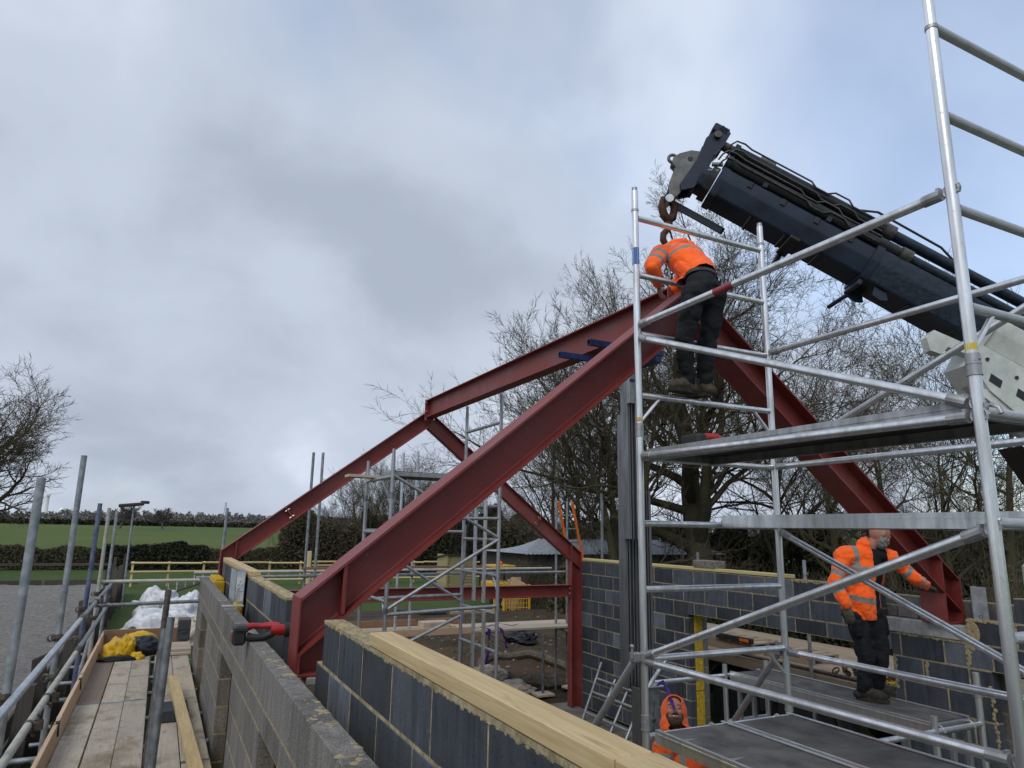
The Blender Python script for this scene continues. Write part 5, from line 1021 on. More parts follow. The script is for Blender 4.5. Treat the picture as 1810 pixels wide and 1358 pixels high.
# hydraulic rams and pipes on the near side and top
for l, u_, s1, r in ((.15, .135, 1.75, .060), (.04, .345, 1.55, .064)):
    ltube((-.06, l, u_), (s1, l, u_+.01), r, 'ram', 'crane_black'); ltube((s1-.08, l, u_+.01), (s1+.02, l, u_+.01), r*1.25, 'ram_gland', 'pipe_steel'); ltube((s1, l, u_+.01), (s1+2.6, l, u_+.03), r*.8, 'ram', 'crane_blue_worn')
    ltube((-.10, l, u_), (-.05, l, u_), r*1.2, 'ram_cap', 'crane_blue')
lbox((.16, -.02, .405), (.32, .04, .455), 'valve', 'crane_grey', ch=.01); ltube((.32, .01, .427), (.37, .01, .425), .017, 'valve_cap', 'brass'); ltube((.10, .01, .427), (.17, .01, .427), .014, 'valve_stub', 'pipe_steel')
for l, u0, sh in ((.21, .205, 0), (.22, .135, .03), (.115, .40, .02), (.12, .315, .05)):
    lpath([(-.17+sh, l-.05, u0-.09), (-.16+sh, l, u0-.05), (-.13+sh, l+.01, u0), (-.05+sh, l+.01, u0+.012), (.05, l, u0), (.62+sh*3, l, u0), (.68+sh*3, l, u0-.035), (.80+sh*3, l, u0-.035), (.86+sh*3, l, u0+.01), (1.0+sh*3, l, u0+.012), (1.06+sh*3, l, u0-.03), (1.45, l, u0-.03)], .0085, 'pipe', 'pipe_steel')
for i, (l, u0) in enumerate(((.13, .06), (.13, -.02))): ltube((-.20, l, u0), (-.11, l+.03, u0+.03), .02, 'hose_union', 'crane_grey')
for s, l, u_ in ((.3, .17, .12), (.95, .17, .12), (1.3, .1, .25)): lbox((s, l-.05, u_-.06), (s+.05, l+.035, u_+.03), 'pipe_clamp', 'crane_black')
lpath([(1.2, .06, .41), (1.35, .06, .48), (2.0, .05, .47), (2.2, .05, .39), (2.8, .05, .39)], .011, 'hose', 'hose_black')
for s in (.75,): lbox((s, -.20, -.235), (s+.10, .17, -.20), 'bracket', 'crane_black'); lbox((s+.02, -.27, -.33), (s+.07, -.17, -.21), 'bracket', 'crane_black', ch=.015)
# winged guide bracket under the second stage
wb = [(1.50, -.24), (1.62, -.24), (1.66, -.30), (1.60, -.33), (1.52, -.32)]
for l0, l1, ds in ((.10, .125, .12), (-.125, -.10, 0)): fix_normals(MB().add([lb(s+ds, l, u_) for l in (l0, l1) for s, u_ in wb], [(i, (i+1) % 5, 5+(i+1) % 5, 5+i) for i in range(5)]+[tuple(range(5)), tuple(range(9, 4, -1))]).build('guide_wing', 'crane_blue', cr))
lpath([(1.52, -.11, -.28), (1.47, -.22, -.37), (1.45, -.30, -.41)], .02, 'guide_arm', 'crane_blue', 6); lbox((1.47, -.14, -.30), (1.51, .14, -.235), 'guide_plate', 'crane_blue_worn')
# pale inner boom and knuckle near the crane column
wh = thing('crane_inner_boom', (6.6, 3.2, .9), 'pale green white inner boom housing of the lorry crane beside the tower post', 'crane')
def wlb(s, l, u_): return lb(s, l, u_)
def wpoly(q, l0, l1, nm, mat, ch=0): n = len(q); return fix_normals(MB().add([lb(s, l, u_) for l in (l0, l1) for s, u_ in q], [(i, (i+1) % n, n+(i+1) % n, n+i) for i in range(n)]+[tuple(range(n)), tuple(range(2*n-1, n-1, -1))]).build(nm, mat, wh))
wpoly([(2.62, -.28), (6.3, -.30), (6.3, -.72), (3.1, -.68), (2.85, -.62), (2.62, -.48)], -.2, .20, 'housing', 'crane_white'); wpoly([(2.25, -.33), (2.65, -.29), (2.65, -.37), (2.42, -.41), (2.40, -.50), (2.30, -.52), (2.22, -.43)], .02, .12, 'cable_bracket', 'crane_white'); wpoly([(2.7, -.66), (3.6, -.84), (3.6, -.70), (2.9, -.60)], .05, .18, 'gusset', 'crane_white'); wpoly([(3.3, -.9), (4.2, -1.4), (4.5, -1.3), (3.9, -.85)], -.15, .15, 'lower_arm', 'crane_black')
for s in (2.80, 3.05): wpoly([(s, -.48), (s+.11, -.49), (s+.12, -.56), (s+.01, -.55)], .2005, .204, 'slot', 'crane_black')
for s, u_ in ((2.72, -.38), (3.0, -.40)): fix_normals(MB().tube(lb(s, .20, u_), lb(s, .21, u_), .016, 8).build('bolt', 'crane_black', wh))
# hook block, hook and chains
hk = thing('crane_hook', (3.92, 4.5, 2.55), 'rusty brown swivel hook hanging from the boom head', 'hook')
hc = lb(-.375, 0, -.42); hx, hy, hz = hc
MB().path([(hx-.05, hy, hz+.03), (hx-.075, hy, hz-.06), (hx-.05, hy, hz-.15), (hx, hy, hz-.19), (hx+.05, hy, hz-.15), (hx+.075, hy, hz-.06), (hx+.05, hy, hz+.03)], [.028, .036, .04, .045, .04, .036, .028], 12).build('yoke', 'rust', hk, smooth=60)
MB().tube((hx, hy, hz-.17), (hx, hy, hz-.25), .036, 12).tube((hx, hy, hz-.245), (hx, hy, hz-.27), .03, 12).build('swivel', 'rust', hk, smooth=40)
pts = [(hx, hy, hz-.26), (hx+.005, hy, hz-.30)] + [(hx-.005+.062*cos(a_), hy, hz-.375+.062*sin(a_)) for a_ in [pi*.42-2*pi*.80*i/14 for i in range(15)]]
MB().path([(hx, hy, hz-.25), (hx-.02, hy, hz-.29), (hx-.065, hy, hz-.34), (hx-.07, hy, hz-.40), (hx-.035, hy, hz-.455), (hx+.02, hy, hz-.455), (hx+.052, hy, hz-.41), (hx+.05, hy, hz-.37)], [.026, .028, .030, .032, .032, .028, .02, .010], 12).build('hook', 'rust', hk, smooth=60); MB().tube((hx+.01, hy, hz-.28), (hx+.045, hy, hz-.385), .009, 8).build('latch', 'rust', hk)
cn = thing('lifting_chains', (3.92, 4.5, 2.2), 'dark chain legs hanging from the crane hook beside the hood', 'chain')
def chain(a_, b_, L=.052):
    a_, b_ = V(a_), V(b_); d = (b_-a_); n = max(2, int(d.length/(L*.72))); d.normalize(); p = d.orthogonal().normalized(); q = d.cross(p)
    for i in range(n):
        c = a_+d*(L*.36+i*(b_-a_).length/n); w_ = p if i % 2 else q
        MB().path([c+d*L*.5*sin(t_)+w_*L*.30*cos(t_) for t_ in [2*pi*k/10 for k in range(10)]], .0068, 6, True).build('link', 'rust', cn)
chain((hx-.02, hy, hz-.43), (hx-.03, hy+.02, hz-.72)); chain((hx+.03, hy+.01, hz-.43), (hx+.06, hy+.05, hz-.74))
# ------------------------------------------------------------------ flatbed lorry beyond the right wall
lo = thing('flatbed_lorry', (9.5, 8, GZ), 'flatbed lorry with plank deck parked beyond the wide wall opening', 'lorry')
for i in range(10): MB().box((8.32+.235*i, 5.2, -1.88), (8.545+.235*i, 12.0, -1.84), .004).build('plank', 'truck_wood', lo)
MB().box((8.26, 5.15, -2.0), (8.31, 12.05, -1.845), .005).build('side_rail', 'truck_wood', lo); MB().box((8.7, 4.4, -2.3), (8.85, 12, -2.01), .01).build('chassis_rail', 'chassis', lo); MB().box((10.0, 4.4, -2.3), (10.15, 12, -2.01), .01).build('chassis_rail', 'chassis', lo)
for y in (7.4, 8.75):
    for x0 in (8.35, 10.1):
        wv = MB().tube((x0, y, GZ+.5), (x0+.3, y, GZ+.5), .5, 32).build('wheel', 'tyre', lo, smooth=40)
        MB().tube((x0-.005, y, GZ+.5), (x0+.1, y, GZ+.5), .27, 24, hollow=.03).tube((x0+.04, y, GZ+.5), (x0+.08, y, GZ+.5), .24, 20).build('rim', 'mudguard', wv, smooth=40)
    vs = []; fs = []
    for i in range(15):
        a_ = pi*i/14
        for x in (8.30, 8.68): vs += [(x, y+.6*cos(a_), GZ+.5+.6*sin(a_)), (x, y+.575*cos(a_), GZ+.5+.575*sin(a_))]
    for i in range(14): b_ = i*4; fs += [(b_, b_+4, b_+6, b_+2), (b_+1, b_+3, b_+7, b_+5), (b_, b_+1, b_+5, b_+4), (b_+2, b_+6, b_+7, b_+3)]
    MB().add(vs, fs).build('mudguard', 'mudguard', lo, smooth=40)
MB().box((8.5, 2.4, -2.2), (10.6, 4.5, -0.2), .08).build('crane_base', 'crane_white', lo); MB().tube((9.4, 2.3, -.25), (9.4, 2.3, .3), .28, 18).build('crane_column', 'crane_white', lo)
tube_obj('load_bar', (8.25, 8.6, -1.80), (8.35, 5.4, -1.82), .024, 'coupler_steel', lo, 10)
for i, (x, y, z, sx, sy, sz, m_, lb_) in enumerate(((8.9, 9.2, -1.84, .7, 1.3, .16, 'truck_wood', 'weathered pallet on the lorry bed'), (9.0, 8.0, -1.84, .6, .9, .12, 'truck_wood', 'low pallet on the lorry bed behind the steel tube'))):
    t = thing('pallet', (x, y, z), lb_, 'pallet')
    for k in range(5): MB().box((x-sx/2, y-sy/2+sy*k/5, z+sz-.022), (x+sx/2, y-sy/2+sy*(k+.8)/5, z+sz), .002).build('slat', m_, t)
    for k in range(3): MB().box((x-sx/2+(sx-.09)*k/2, y-sy/2, z+.002), (x-sx/2+(sx-.09)*k/2+.09, y+sy/2, z+sz-.023), .002).build('bearer', m_, t)
cs = thing('coiled_chain', (8.45, 6.4, -1.84), 'heap of rusty chain and tools on the lorry bed', 'chain')
for k in range(60): c = V((8.42+R.uniform(-.1, .2), 6.45+R.uniform(-.5, .4), -1.82+R.uniform(0, .1))); d = V((R.uniform(-1, 1), R.uniform(-1, 1), R.uniform(-1, 1))).normalized(); p = d.orthogonal().normalized(); MB().path([c+d*.05*sin(t_)+p*.028*cos(t_) for t_ in [2*pi*j/8 for j in range(8)]], .012, 5, True).build('link', 'rust', cs)
sr = thing('lifting_straps', (8.5, 5.9, -1.84), 'folded dirty yellow lifting straps on the lorry bed', 'straps')
for k in range(4): MB().box((8.36, 5.45+.2*k, -1.838), (8.75, 5.62+.2*k, -1.79+.02*(k % 2)), .01, rot=Matrix.Rotation(.2*k-.3, 3, 'Z')).build('strap', 'yellow_strap', sr)
lv = thing('spirit_level', (8.8, 8.95, -1.66), 'black and orange level lying across the pallet', 'tool'); MB().box((8.5, 8.5, -1.676), (8.56, 9.3, -1.60), .003).build('body', 'tool_black', lv); MB().box((8.495, 8.55, -1.66), (8.4985, 8.75, -1.615)).build('window', 'orange_grp', lv)
# ------------------------------------------------------------------ people
def prim_mesh(prims):
    mb = MB()
    for p in prims:
        if p[0] == 'c':
            _, a, r0, b, r1 = p[:5]; a, b = V(a), V(b); d = (b-a); L = d.length
            if L < 1e-5: mb.ball(a, max(r0, r1), 14, 9); continue
            d /= L; x = d.orthogonal().normalized(); y = d.cross(x); n = 16; rings = []
            for t in (-1, -.85, -.5, 0): rings.append((a+d*r0*t, r0*sqrt(max(.0, 1-t*t)) if t > -1 else .0005))
            for t in (.25, .5, .75): rings.append((a.lerp(b, t), r0+(r1-r0)*t))
            for t in (0, .5, .85, 1): rings.append((b+d*r1*t, r1*sqrt(max(.0, 1-t*t)) if t < 1 else .0005))
            vs = []; fs = []
            for c, r in rings: vs += [c+(x*cos(2*pi*i/n)+y*sin(2*pi*i/n))*r for i in range(n)]
            for k in range(len(rings)-1): fs += [(k*n+i, k*n+(i+1) % n, (k+1)*n+(i+1) % n, (k+1)*n+i) for i in range(n)]
            fs += [tuple(reversed(range(n))), tuple(range((len(rings)-1)*n, len(rings)*n))]
            if len(p) > 5 and p[5]:                     # widen along an axis
                ax, k = V(p[5][0]).normalized(), p[5][1]; m_ = (a+b)/2; vs = [v+ax*((v-m_).dot(ax)-((v-m_).dot(d))*ax.dot(d))*(k-1) for v in vs]
            mb.add(vs, fs)
        else:
            _, c, rad, rot = p; mb.ball(c, 1.0, 18, 12, rad, rot)
    return mb
def skin_obj(name, prims, mat, parent, voxel=.012, it=6, wr=None, band=None, cut=None):
    mb = prim_mesh(prims); me = raw_mesh('tmp', mb.v, mb.f, mat); o = bpy.data.objects.new('tmp', me); COL.objects.link(o)
    m1 = o.modifiers.new('r', 'REMESH'); m1.mode = 'VOXEL'; m1.voxel_size = voxel; m1.use_smooth_shade = True
    m2 = o.modifiers.new('s', 'SMOOTH'); m2.iterations = it; m2.factor = .5
    dg = bpy.context.evaluated_depsgraph_get(); dg.update(); nm = bpy.data.meshes.new_from_object(o.evaluated_get(dg)); bpy.data.objects.remove(o)
    nm.name = name
    if wr:
        for k, (amp, sc_, st) in enumerate(wr):
            nr = [v.normal.copy() for v in nm.vertices]
            for v, n in zip(nm.vertices, nr):
                q = V((v.co.x*st[0], v.co.y*st[1], v.co.z*st[2]))*sc_; v.co += n*amp*(.8*noise.noise(q+V((k*7.1, 3, 1)))-1.5*max(0, .30-abs(noise.noise(q*.9+V((k*3.3, 8, 2)))))*2)
    at = nm.attributes.new('band', 'FLOAT', 'POINT')
    at.data.foreach_set('value', [(band(v.co) if band else 1.0) for v in nm.vertices])
    if cut:
        bm = bmesh.new(); bm.from_mesh(nm)
        for pc, pn in cut: bmesh.ops.bisect_plane(bm, geom=bm.verts[:]+bm.edges[:]+bm.faces[:], plane_co=V(pc), plane_no=V(pn), clear_outer=True)
        bm.to_mesh(nm); bm.free()
    org = origin(parent)
    for v in nm.vertices: v.co -= org
    nm.update(); nm.materials.clear(); nm.materials.append(MATS[mat]); nm.polygons.foreach_set('use_smooth', [True]*len(nm.polygons))
    ob = place(name, nm, org, parent); return ob
def bone(p, a, b):
    d = b-a; t = max(0, min(1, (p-a).dot(d)/d.length_squared)); return t, (p-a-d*t).length
def hand(wr, d, nrm, side, curl=.5, s=1.0):
    """wrist, pointing direction, back-of-hand normal, side = thumb side sign"""
    wr, d, nrm = V(wr), V(d).normalized(), V(nrm); nrm = (nrm-d*nrm.dot(d)).normalized(); w = d.cross(nrm)*side; P = []
    for k in range(4): P.append(('c', wr+w*(.026-.017*k)*s*.6, .017*s, wr+d*.085*s+w*(.030-.020*k)*s, .0125*s))
    for k, L in enumerate((.070, .080, .074, .058)):
        a = wr+d*.088*s+w*(.031-.0205*k)*s; a1 = d.copy(); ang = curl*.7
        p = a; dirv = d
        for j, f in enumerate((.45, .32, .25)):
            ang = curl*(.55+.45*j); dirv = (d*cos(curl*(.5+.6*j))-nrm*sin(curl*(.5+.6*j))).normalized(); q = p+dirv*L*f*s; P.append(('c', p, (.0092-.0008*j)*s, q, (.0088-.0010*j)*s)); p = q
    t0 = wr+w*.022*s+d*.02*s; t1 = t0+(d*.6+w*.75-nrm*.25).normalized()*.045*s; t2 = t1+(d*.85+w*.35-nrm*.35).normalized()*.032*s
    P += [('c', t0, .014*s, t1, .0115*s), ('c', t1, .0115*s, t2, .0095*s)]; return P
def boot(ank, toe, mat, parent, nm='boot'):
    ank, toe = V(ank), V(toe); f = V((toe.x-ank.x, toe.y-ank.y, 0)).normalized(); z0 = toe.z; heel = ank-f*.055; heel.z = z0
    P = [('c', ank+V((0, 0, .02)), .062, V((ank.x, ank.y, z0+.07)), .056), ('c', V((heel.x, heel.y, z0+.045)), .044, ank.lerp(toe, .55)*1.0+V((0, 0, 0)), .046)]
    mid = V((ank.x, ank.y, 0)).lerp(V((toe.x, toe.y, 0)), .6); mid.z = z0+.055
    P += [('c', V((ank.x, ank.y, z0+.07)), .052, mid, .050), ('c', mid, .050, V((toe.x, toe.y, z0+.045))-f*.045, .046), ('c', V((heel.x, heel.y, z0+.05)), .042, mid, .047)]
    b = skin_obj(nm, P, mat, parent, .009, 4, [(.004, 22, (1, 1, 1))], cut=[((0, 0, z0+.012), (0, 0, -1))])
    s_ = V((-f.y, f.x, 0)); L = (V((toe.x, toe.y, 0))-V((heel.x, heel.y, 0))).length+.03; vs = []; n = 20
    for i in range(n):
        a = 2*pi*i/n; u_ = cos(a); w = .047 if True else 0; p = V((heel.x, heel.y, 0))+f*(L/2-.02+u_*L/2)+s_*sin(a)*w*(1.05 if u_ > 0 else .9); vs.append(V((p.x, p.y, z0)))
    MB().prism(vs, (0, 0, .03)).build('sole', 'sole', b)
    return b
def head(P, c, f, u_, s=1.0):
    """skull, jaw, nose, brow, ears as primitives; returns frame"""
    c, f, u_ = V(c), V(f).normalized(), V(u_); u_ = (u_-f*u_.dot(f)).normalized(); l = u_.cross(f); Rm = Matrix((f, l, u_)).transposed()
    q = lambda x, y, z: c+Rm@(V((x, y, z))*s)
    P += [('e', q(0, 0, .02), (.098*s, .077*s, .100*s), Rm), ('e', q(.025, 0, -.045), (.066*s, .060*s, .062*s), Rm), ('e', q(.055, 0, -.078), (.034*s, .040*s, .030*s), Rm), ('c', q(.088, 0, .010), .010*s, q(.112, 0, -.028), .013*s), ('c', q(.102, .012, -.031), .009*s, q(.102, -.012, -.031), .009*s), ('c', q(.083, -.034, .022), .013*s, q(.083, .034, .022), .013*s), ('e', q(.072, .036, -.02), (.022*s, .022*s, .02*s), Rm), ('e', q(.072, -.036, -.02), (.022*s, .022*s, .02*s), Rm), ('e', q(-.005, .077, -.005), (.018*s, .008*s, .030*s), Rm), ('e', q(-.005, -.077, -.005), (.018*s, .008*s, .030*s), Rm), ('c', q(.090, -.022, -.058), .008*s, q(.090, .022, -.058), .008*s)]
    return q, Rm
def torso_prims(J, g=0.0, k=1.0):
    pel, wai, che, nek = V(J['pel']), V(J['wai']), V(J['che']), V(J['nek']); sl, sr_ = V(J['shL']), V(J['shR']); lat = (sr_-sl).normalized()
    return [('c', pel, .118*k+g, wai, .112*k+g, (lat, 1.28)), ('c', wai, .112*k+g, che, .128*k+g, (lat, 1.30)), ('c', che, .128*k+g, che.lerp(nek, .6), .095*k+g, (lat, 1.35)), ('c', che.lerp(nek, .75), .062*k+g, sl, .062*k+g), ('c', che.lerp(nek, .75), .062*k+g, sr_, .062*k+g)]
def arm_prims(J, s, g=0.0, end=1.0): a, e, w = V(J['sh'+s]), V(J['el'+s]), V(J['wr'+s]); return [('c', a, .056+g, e, .044+g), ('c', e, .044+g, e.lerp(w, end), .032+g*1.1)]
def leg_prims(J, s, g=0.0, end=1.0): a, k, n = V(J['hp'+s]), V(J['kn'+s]), V(J['an'+s]); return [('c', a, .080+g, k, .056+g), ('c', k, .056+g, k.lerp(n, end), .042+g*1.15)]
def body_prims(J, hands):
    P = torso_prims(J, -.032)+arm_prims(J, 'L', -.012)+arm_prims(J, 'R', -.012)+leg_prims(J, 'L', -.012)+leg_prims(J, 'R', -.012)
    P += [('c', J['anL'], .035, V(J['anL'])+V((0, 0, -.05)), .035), ('c', J['anR'], .035, V(J['anR'])+V((0, 0, -.05)), .035), ('c', J['nek'], .052, J['hd'], .05)]
    for h_ in hands: P += h_
    return P
def bandfn(J, torso=(.30, .62), arms=(.42, .78), hw=.026, fore=(), braces=None):
    pel, nek = V(J['pel']), V(J['nek']); AR = [(V(J['shL']), V(J['elL']), V(J['wrL'])), (V(J['shR']), V(J['elR']), V(J['wrR']))]; TL = (nek-pel).length; ax = (nek-pel).normalized(); lat = (V(J['shR'])-V(J['shL'])).normalized()
    def f(p):
        tt, td = bone(p, pel, nek); best = None
        for a, e, w in AR:
            t1, d1 = bone(p, a, e); t2, d2 = bone(p, e, w)
            if min(d1, d2) < .085 and min(d1, d2) < td*.62:
                L = (e-a).length; v = min([abs(t1-q)*L for q in arms] or [9]) if d1 <= d2 else min([abs(t2-q)*(w-e).length for q in fore] or [9])
                best = v if best is None else min(best, v)
        if best is None:
            h_ = (p-pel).dot(ax)/TL; best = min(abs(h_-q)*TL for q in torso)
            if braces and h_ > torso[-1]:
                x = (p-pel).dot(lat); best = min(best, abs(abs(x)-braces))
        return max(0, min(1, .5*best/hw))
    return f
def person_base(name, loc, label): return thing(name, loc, label, 'person')
# --- worker bending over the apex from the tall tower
J1 = dict(pel=(3.57, 3.87, 1.87), wai=(3.60, 3.93, 2.0), che=(3.60, 4.10, 2.19), nek=(3.66, 4.31, 2.35), shL=(3.40, 4.17, 2.23), shR=(3.81, 4.32, 2.42), elL=(3.25, 4.10, 2.06), wrL=(3.44, 4.26, 2.02), elR=(3.97, 4.52, 2.30), wrR=(3.92, 4.62, 2.17), hd=(3.86, 4.46, 2.37), hpL=(3.475, 3.88, 1.80), hpR=(3.675, 3.88, 1.83), knL=(3.40, 3.93, 1.46), knR=(3.66, 3.95, 1.49), anL=(3.48, 4.0, 1.16), anR=(3.675, 4.03, 1.17))
w1 = person_base('person', (3.57, 4.0, 1.05), 'worker in orange jacket and black trousers bending forward over the steel apex')
hL = hand((3.44, 4.26, 2.02), (.55, .5, -.75), (-.5, -.3, .6), 1, .5); hR = hand(J1['wrR'], (.1, .2, -.9), (.8, -.4, 0), -1, .7)
P = body_prims(J1, [hL, hR]); q, Rm = head(P, J1['hd'], (.05, .55, -.85), (.0, .85, .5)); skin_obj('body', P, 'skin', w1, .006, 4)
skin_obj('hair', [('e', q(-.02, 0, .045), (.095, .083, .095), Rm), ('e', q(-.05, 0, -.0), (.06, .075, .07), Rm)], 'hair_dark', w1, .01, 3)
JP = torso_prims(J1, .014)[1:]+arm_prims(J1, 'L', .024, 1.0)+arm_prims(J1, 'R', .024, 1.0)
JP += [('c', V(J1['nek'])+V((-.06, .0, .02)), .05, V(J1['nek'])+V((.07, .02, .05)), .05), ('c', V(J1['nek'])+V((-.05, -.05, .04)), .045, V(J1['nek'])+V((.06, -.05, .08)), .045), ('c', V((3.47, 4.0, 1.93)), .05, V((3.56, 4.08, 1.80)), .03)]
skin_obj('jacket', JP, 'hivis', w1, .009, 5, [(.010, 7, (1, 1, 1)), (.004, 26, (1, 1, 1))], bandfn(J1, (.56, .80), (.25, .62), .023, braces=.10), cut=[(V((3.60, 3.93, 1.985)), V((-.02, -.35, -.55)))])
TP = leg_prims(J1, 'L', .022)+leg_prims(J1, 'R', .022)+[('c', J1['hpL'], .112, J1['hpR'], .112), ('c', V(J1['pel']), .122, V(J1['wai'])+V((0, .0, -.02)), .112, ((1, 0, 0), 1.30)), ('c', (3.40, 3.84, 1.72), .05, (3.37, 3.90, 1.60), .045)]
skin_obj('trousers', TP, 'black_cloth', w1, .009, 4, [(.014, 5, (1, 1, 1.3)), (.004, 15, (.7, .7, 1.6))])
BP = [('c', V(J1['pel']), .127, V(J1['wai'])+V((0, .0, -.02)), .117, ((1, 0, 0), 1.30))]; bn_ = (V(J1['wai'])-V(J1['pel'])).normalized(); b0 = V(J1['pel'])+bn_*.075
skin_obj('belt', BP, 'tool_black', w1, .009, 4, None, None, [(b0, -bn_), (b0+bn_*.042, bn_)])
boot(J1['anL'], (3.30, 3.99, 1.048), 'boot', w1); boot(J1['anR'], (3.60, 4.17, 1.048), 'boot', w1)
# --- worker steadying the right frame foot
J2 = dict(pel=(5.90, 4.50, -.66), wai=(5.90, 4.49, -.52), che=(5.92, 4.46, -.30), nek=(5.97, 4.42, -.10), shL=(6.16, 4.36, -.185), shR=(5.71, 4.50, -.175), elL=(6.33, 4.25, -.36), wrL=(6.58, 4.30, -.445), elR=(5.56, 4.50, -.41), wrR=(5.57, 4.40, -.60), hd=(6.04, 4.36, .025), hpL=(5.98, 4.46, -.70), hpR=(5.81, 4.50, -.70), knL=(6.0, 4.42, -1.06), knR=(5.82, 4.44, -1.06), anL=(6.03, 4.52, -1.33), anR=(5.82, 4.48, -1.33))
w2_ = person_base('person', (5.9, 4.5, -1.43), 'bearded worker in open orange coat and gloves steadying the red frame foot')
hL = hand(J2['wrL'], (.9, .15, -.2), (0, -.3, 1), -1, .35); hR = hand(J2['wrR'], (.05, -.15, -1), (-.9, -.3, 0), 1, .55)
P = body_prims(J2, [hL, hR]); q, Rm = head(P, J2['hd'], (.80, -.28, -.52), (.5, .0, .85)); skin_obj('body', P, 'skin', w2_, .006, 4)
skin_obj('beard', [('e', q(.045, 0, -.078), (.056, .064, .046), Rm), ('e', q(.02, .052, -.045), (.04, .025, .048), Rm), ('e', q(.02, -.052, -.045), (.04, .025, .048), Rm)], 'grey_beard', w2_, .006, 3, [(.004, 60, (1, 1, 1))])
for s in (-1, 1): MB().ball(q(.084, .03*s, .008), .011, 8, 6).build('eye', 'eye', w2_)
skin_obj('shirt', torso_prims(J2, .010), 'black_shirt', w2_, .010, 5, [(.008, 8, (1, 1, 1))])
fwd = V((.55, -.83, 0)); opn = V(J2['che'])
JP = torso_prims(J2, .032)+arm_prims(J2, 'L', .020, .94)+arm_prims(J2, 'R', .021, .94)+[('c', V(J2['pel'])+V((0, 0, .0)), .148, V(J2['wai']), .146, ((.83, .55, 0), 1.3)), ('c', V(J2['nek'])+V((-.07, .03, .035)), .056, V(J2['nek'])+V((.04, .05, .055)), .052), ('c', V(J2['nek'])+V((-.07, -.03, .02)), .05, V(J2['nek'])+V((-.06, .03, .05)), .05)]
jk = skin_obj('jacket', JP, 'hivis', w2_, .009, 5, [(.012, 7, (1, 1, 1)), (.006, 22, (1, 1, 1))], bandfn(J2, (.18, .66), (.70,), .024, (.35,), braces=.115), cut=[(V((0, 0, -.735)), V((0, 0, -1)))])
bm = bmesh.new(); bm.from_mesh(jk.data); o_ = origin(w2_)             # open the coat down the front
ax = V((.83, .55, 0)); ctr = V((5.935, 4.47, 0))
ARM = [(V(J2['sh'+k]), V(J2['el'+k]), V(J2['wr'+k])) for k in 'LR']
off_arm = lambda p: min(min(bone(p, a, e)[1], bone(p, e, w)[1]) for a, e, w in ARM) > .088
ir, cf = V((.895, -.445, 0)), V((-.8, -.6, 0))
dl = [f for f in bm.faces if (lambda p: off_arm(p) and (p-ctr).dot(cf) > -.06 and .02-.12*min(0, p.z+.62) < (p-ctr).dot(ir) < .19 and p.z < -.06)(f.calc_center_median()+o_)]
bmesh.ops.delete(bm, geom=dl, context='FACES'); bm.to_mesh(jk.data); bm.free()
sm = jk.modifiers.new('thick', 'SOLIDIFY'); sm.thickness = .006
TP = leg_prims(J2, 'L', .026)+leg_prims(J2, 'R', .026)+[('c', J2['hpL'], .115, J2['hpR'], .115), ('c', V(J2['pel']), .11, V(J2['pel'])+V((0, 0, .08)), .112, ((1, 0, 0), 1.25)), ('c', (5.74, 4.43, -.72), .05, (5.73, 4.44, -.84), .05), ('c', (6.08, 4.42, -.72), .04, (6.09, 4.42, -.86), .045)]
skin_obj('trousers', TP, 'black_cloth', w2_, .009, 4, [(.014, 5, (1, 1, 1.3)), (.004, 15, (.7, .7, 1.6))])
boot(J2['anR'], (5.90, 4.31, -1.428), 'boot_dark', w2_); boot(J2['anL'], (6.20, 4.46, -1.428), 'boot_dark', w2_)
skin_obj('glove', [(p[0], p[1], p[2]+.004, p[3], p[4]+.004) for p in hR]+[('c', V(J2['wrR'])+V((0, .02, .05)), .040, J2['wrR'], .036)], 'glove', w2_, .005, 3)
skin_obj('glove', [(p[0], p[1], p[2]+.004, p[3], p[4]+.004) for p in hL]+[('c', V(J2['wrL'])-V((.05, .0, -.01)), .040, J2['wrL'], .036)], 'glove', w2_, .005, 3)
# --- hooded worker down on the slab, looking up at the purple sling
hx3 = V((3.835, 4.70, -1.405))
J3 = dict(pel=(3.95, 4.72, -2.10), wai=(3.94, 4.71, -1.98), che=(3.92, 4.71, -1.78), nek=(3.89, 4.71, -1.58), shL=(3.71, 4.70, -1.645), shR=(4.10, 4.66, -1.66), elL=(3.68, 4.66, -1.92), wrL=(3.74, 4.45, -1.95), elR=(4.16, 4.60, -1.93), wrR=(4.12, 4.40, -1.98), hd=hx3, hpL=(3.86, 4.72, -2.16), hpR=(4.04, 4.72, -2.16), knL=(3.85, 4.68, -2.56), knR=(4.05, 4.70, -2.56), anL=(3.85, 4.74, -2.93), anR=(4.06, 4.76, -2.93))
w3_ = person_base('person', (3.95, 4.72, GZ+.03), 'hooded bearded worker in deep orange below the platforms, looking up')
hL = hand(J3['wrL'], (.2, -.9, .1), (-.3, 0, 1), -1, .8); hR = hand(J3['wrR'], (-.2, -.9, .1), (.3, 0, 1), 1, .8)
f3, u3 = V((-.44, -.66, .58)), V((.35, .45, .80))
P = body_prims(J3, [hL, hR]); q, Rm = head(P, hx3, f3, u3); skin_obj('body', P, 'skin', w3_, .005, 4)
skin_obj('beard', [('e', q(.048, 0, -.080), (.050, .058, .040), Rm), ('e', q(.03, .048, -.045), (.035, .022, .045), Rm), ('e', q(.03, -.048, -.045), (.035, .022, .045), Rm), ('c', q(.096, -.026, -.046), .009, q(.096, .026, -.046), .009)], 'beard', w3_, .005, 2, [(.004, 60, (1, 1, 1))])
for s in (-1, 1): MB().ball(q(.086, .031*s, .004), .0065, 8, 6, (1, 1.3, .7)).build('eye', 'eye', w3_); MB().path([q(.094, .014*s, .026), q(.098, .032*s, .031), q(.088, .05*s, .026)], .0032, 6).build('eyebrow', 'beard', w3_)
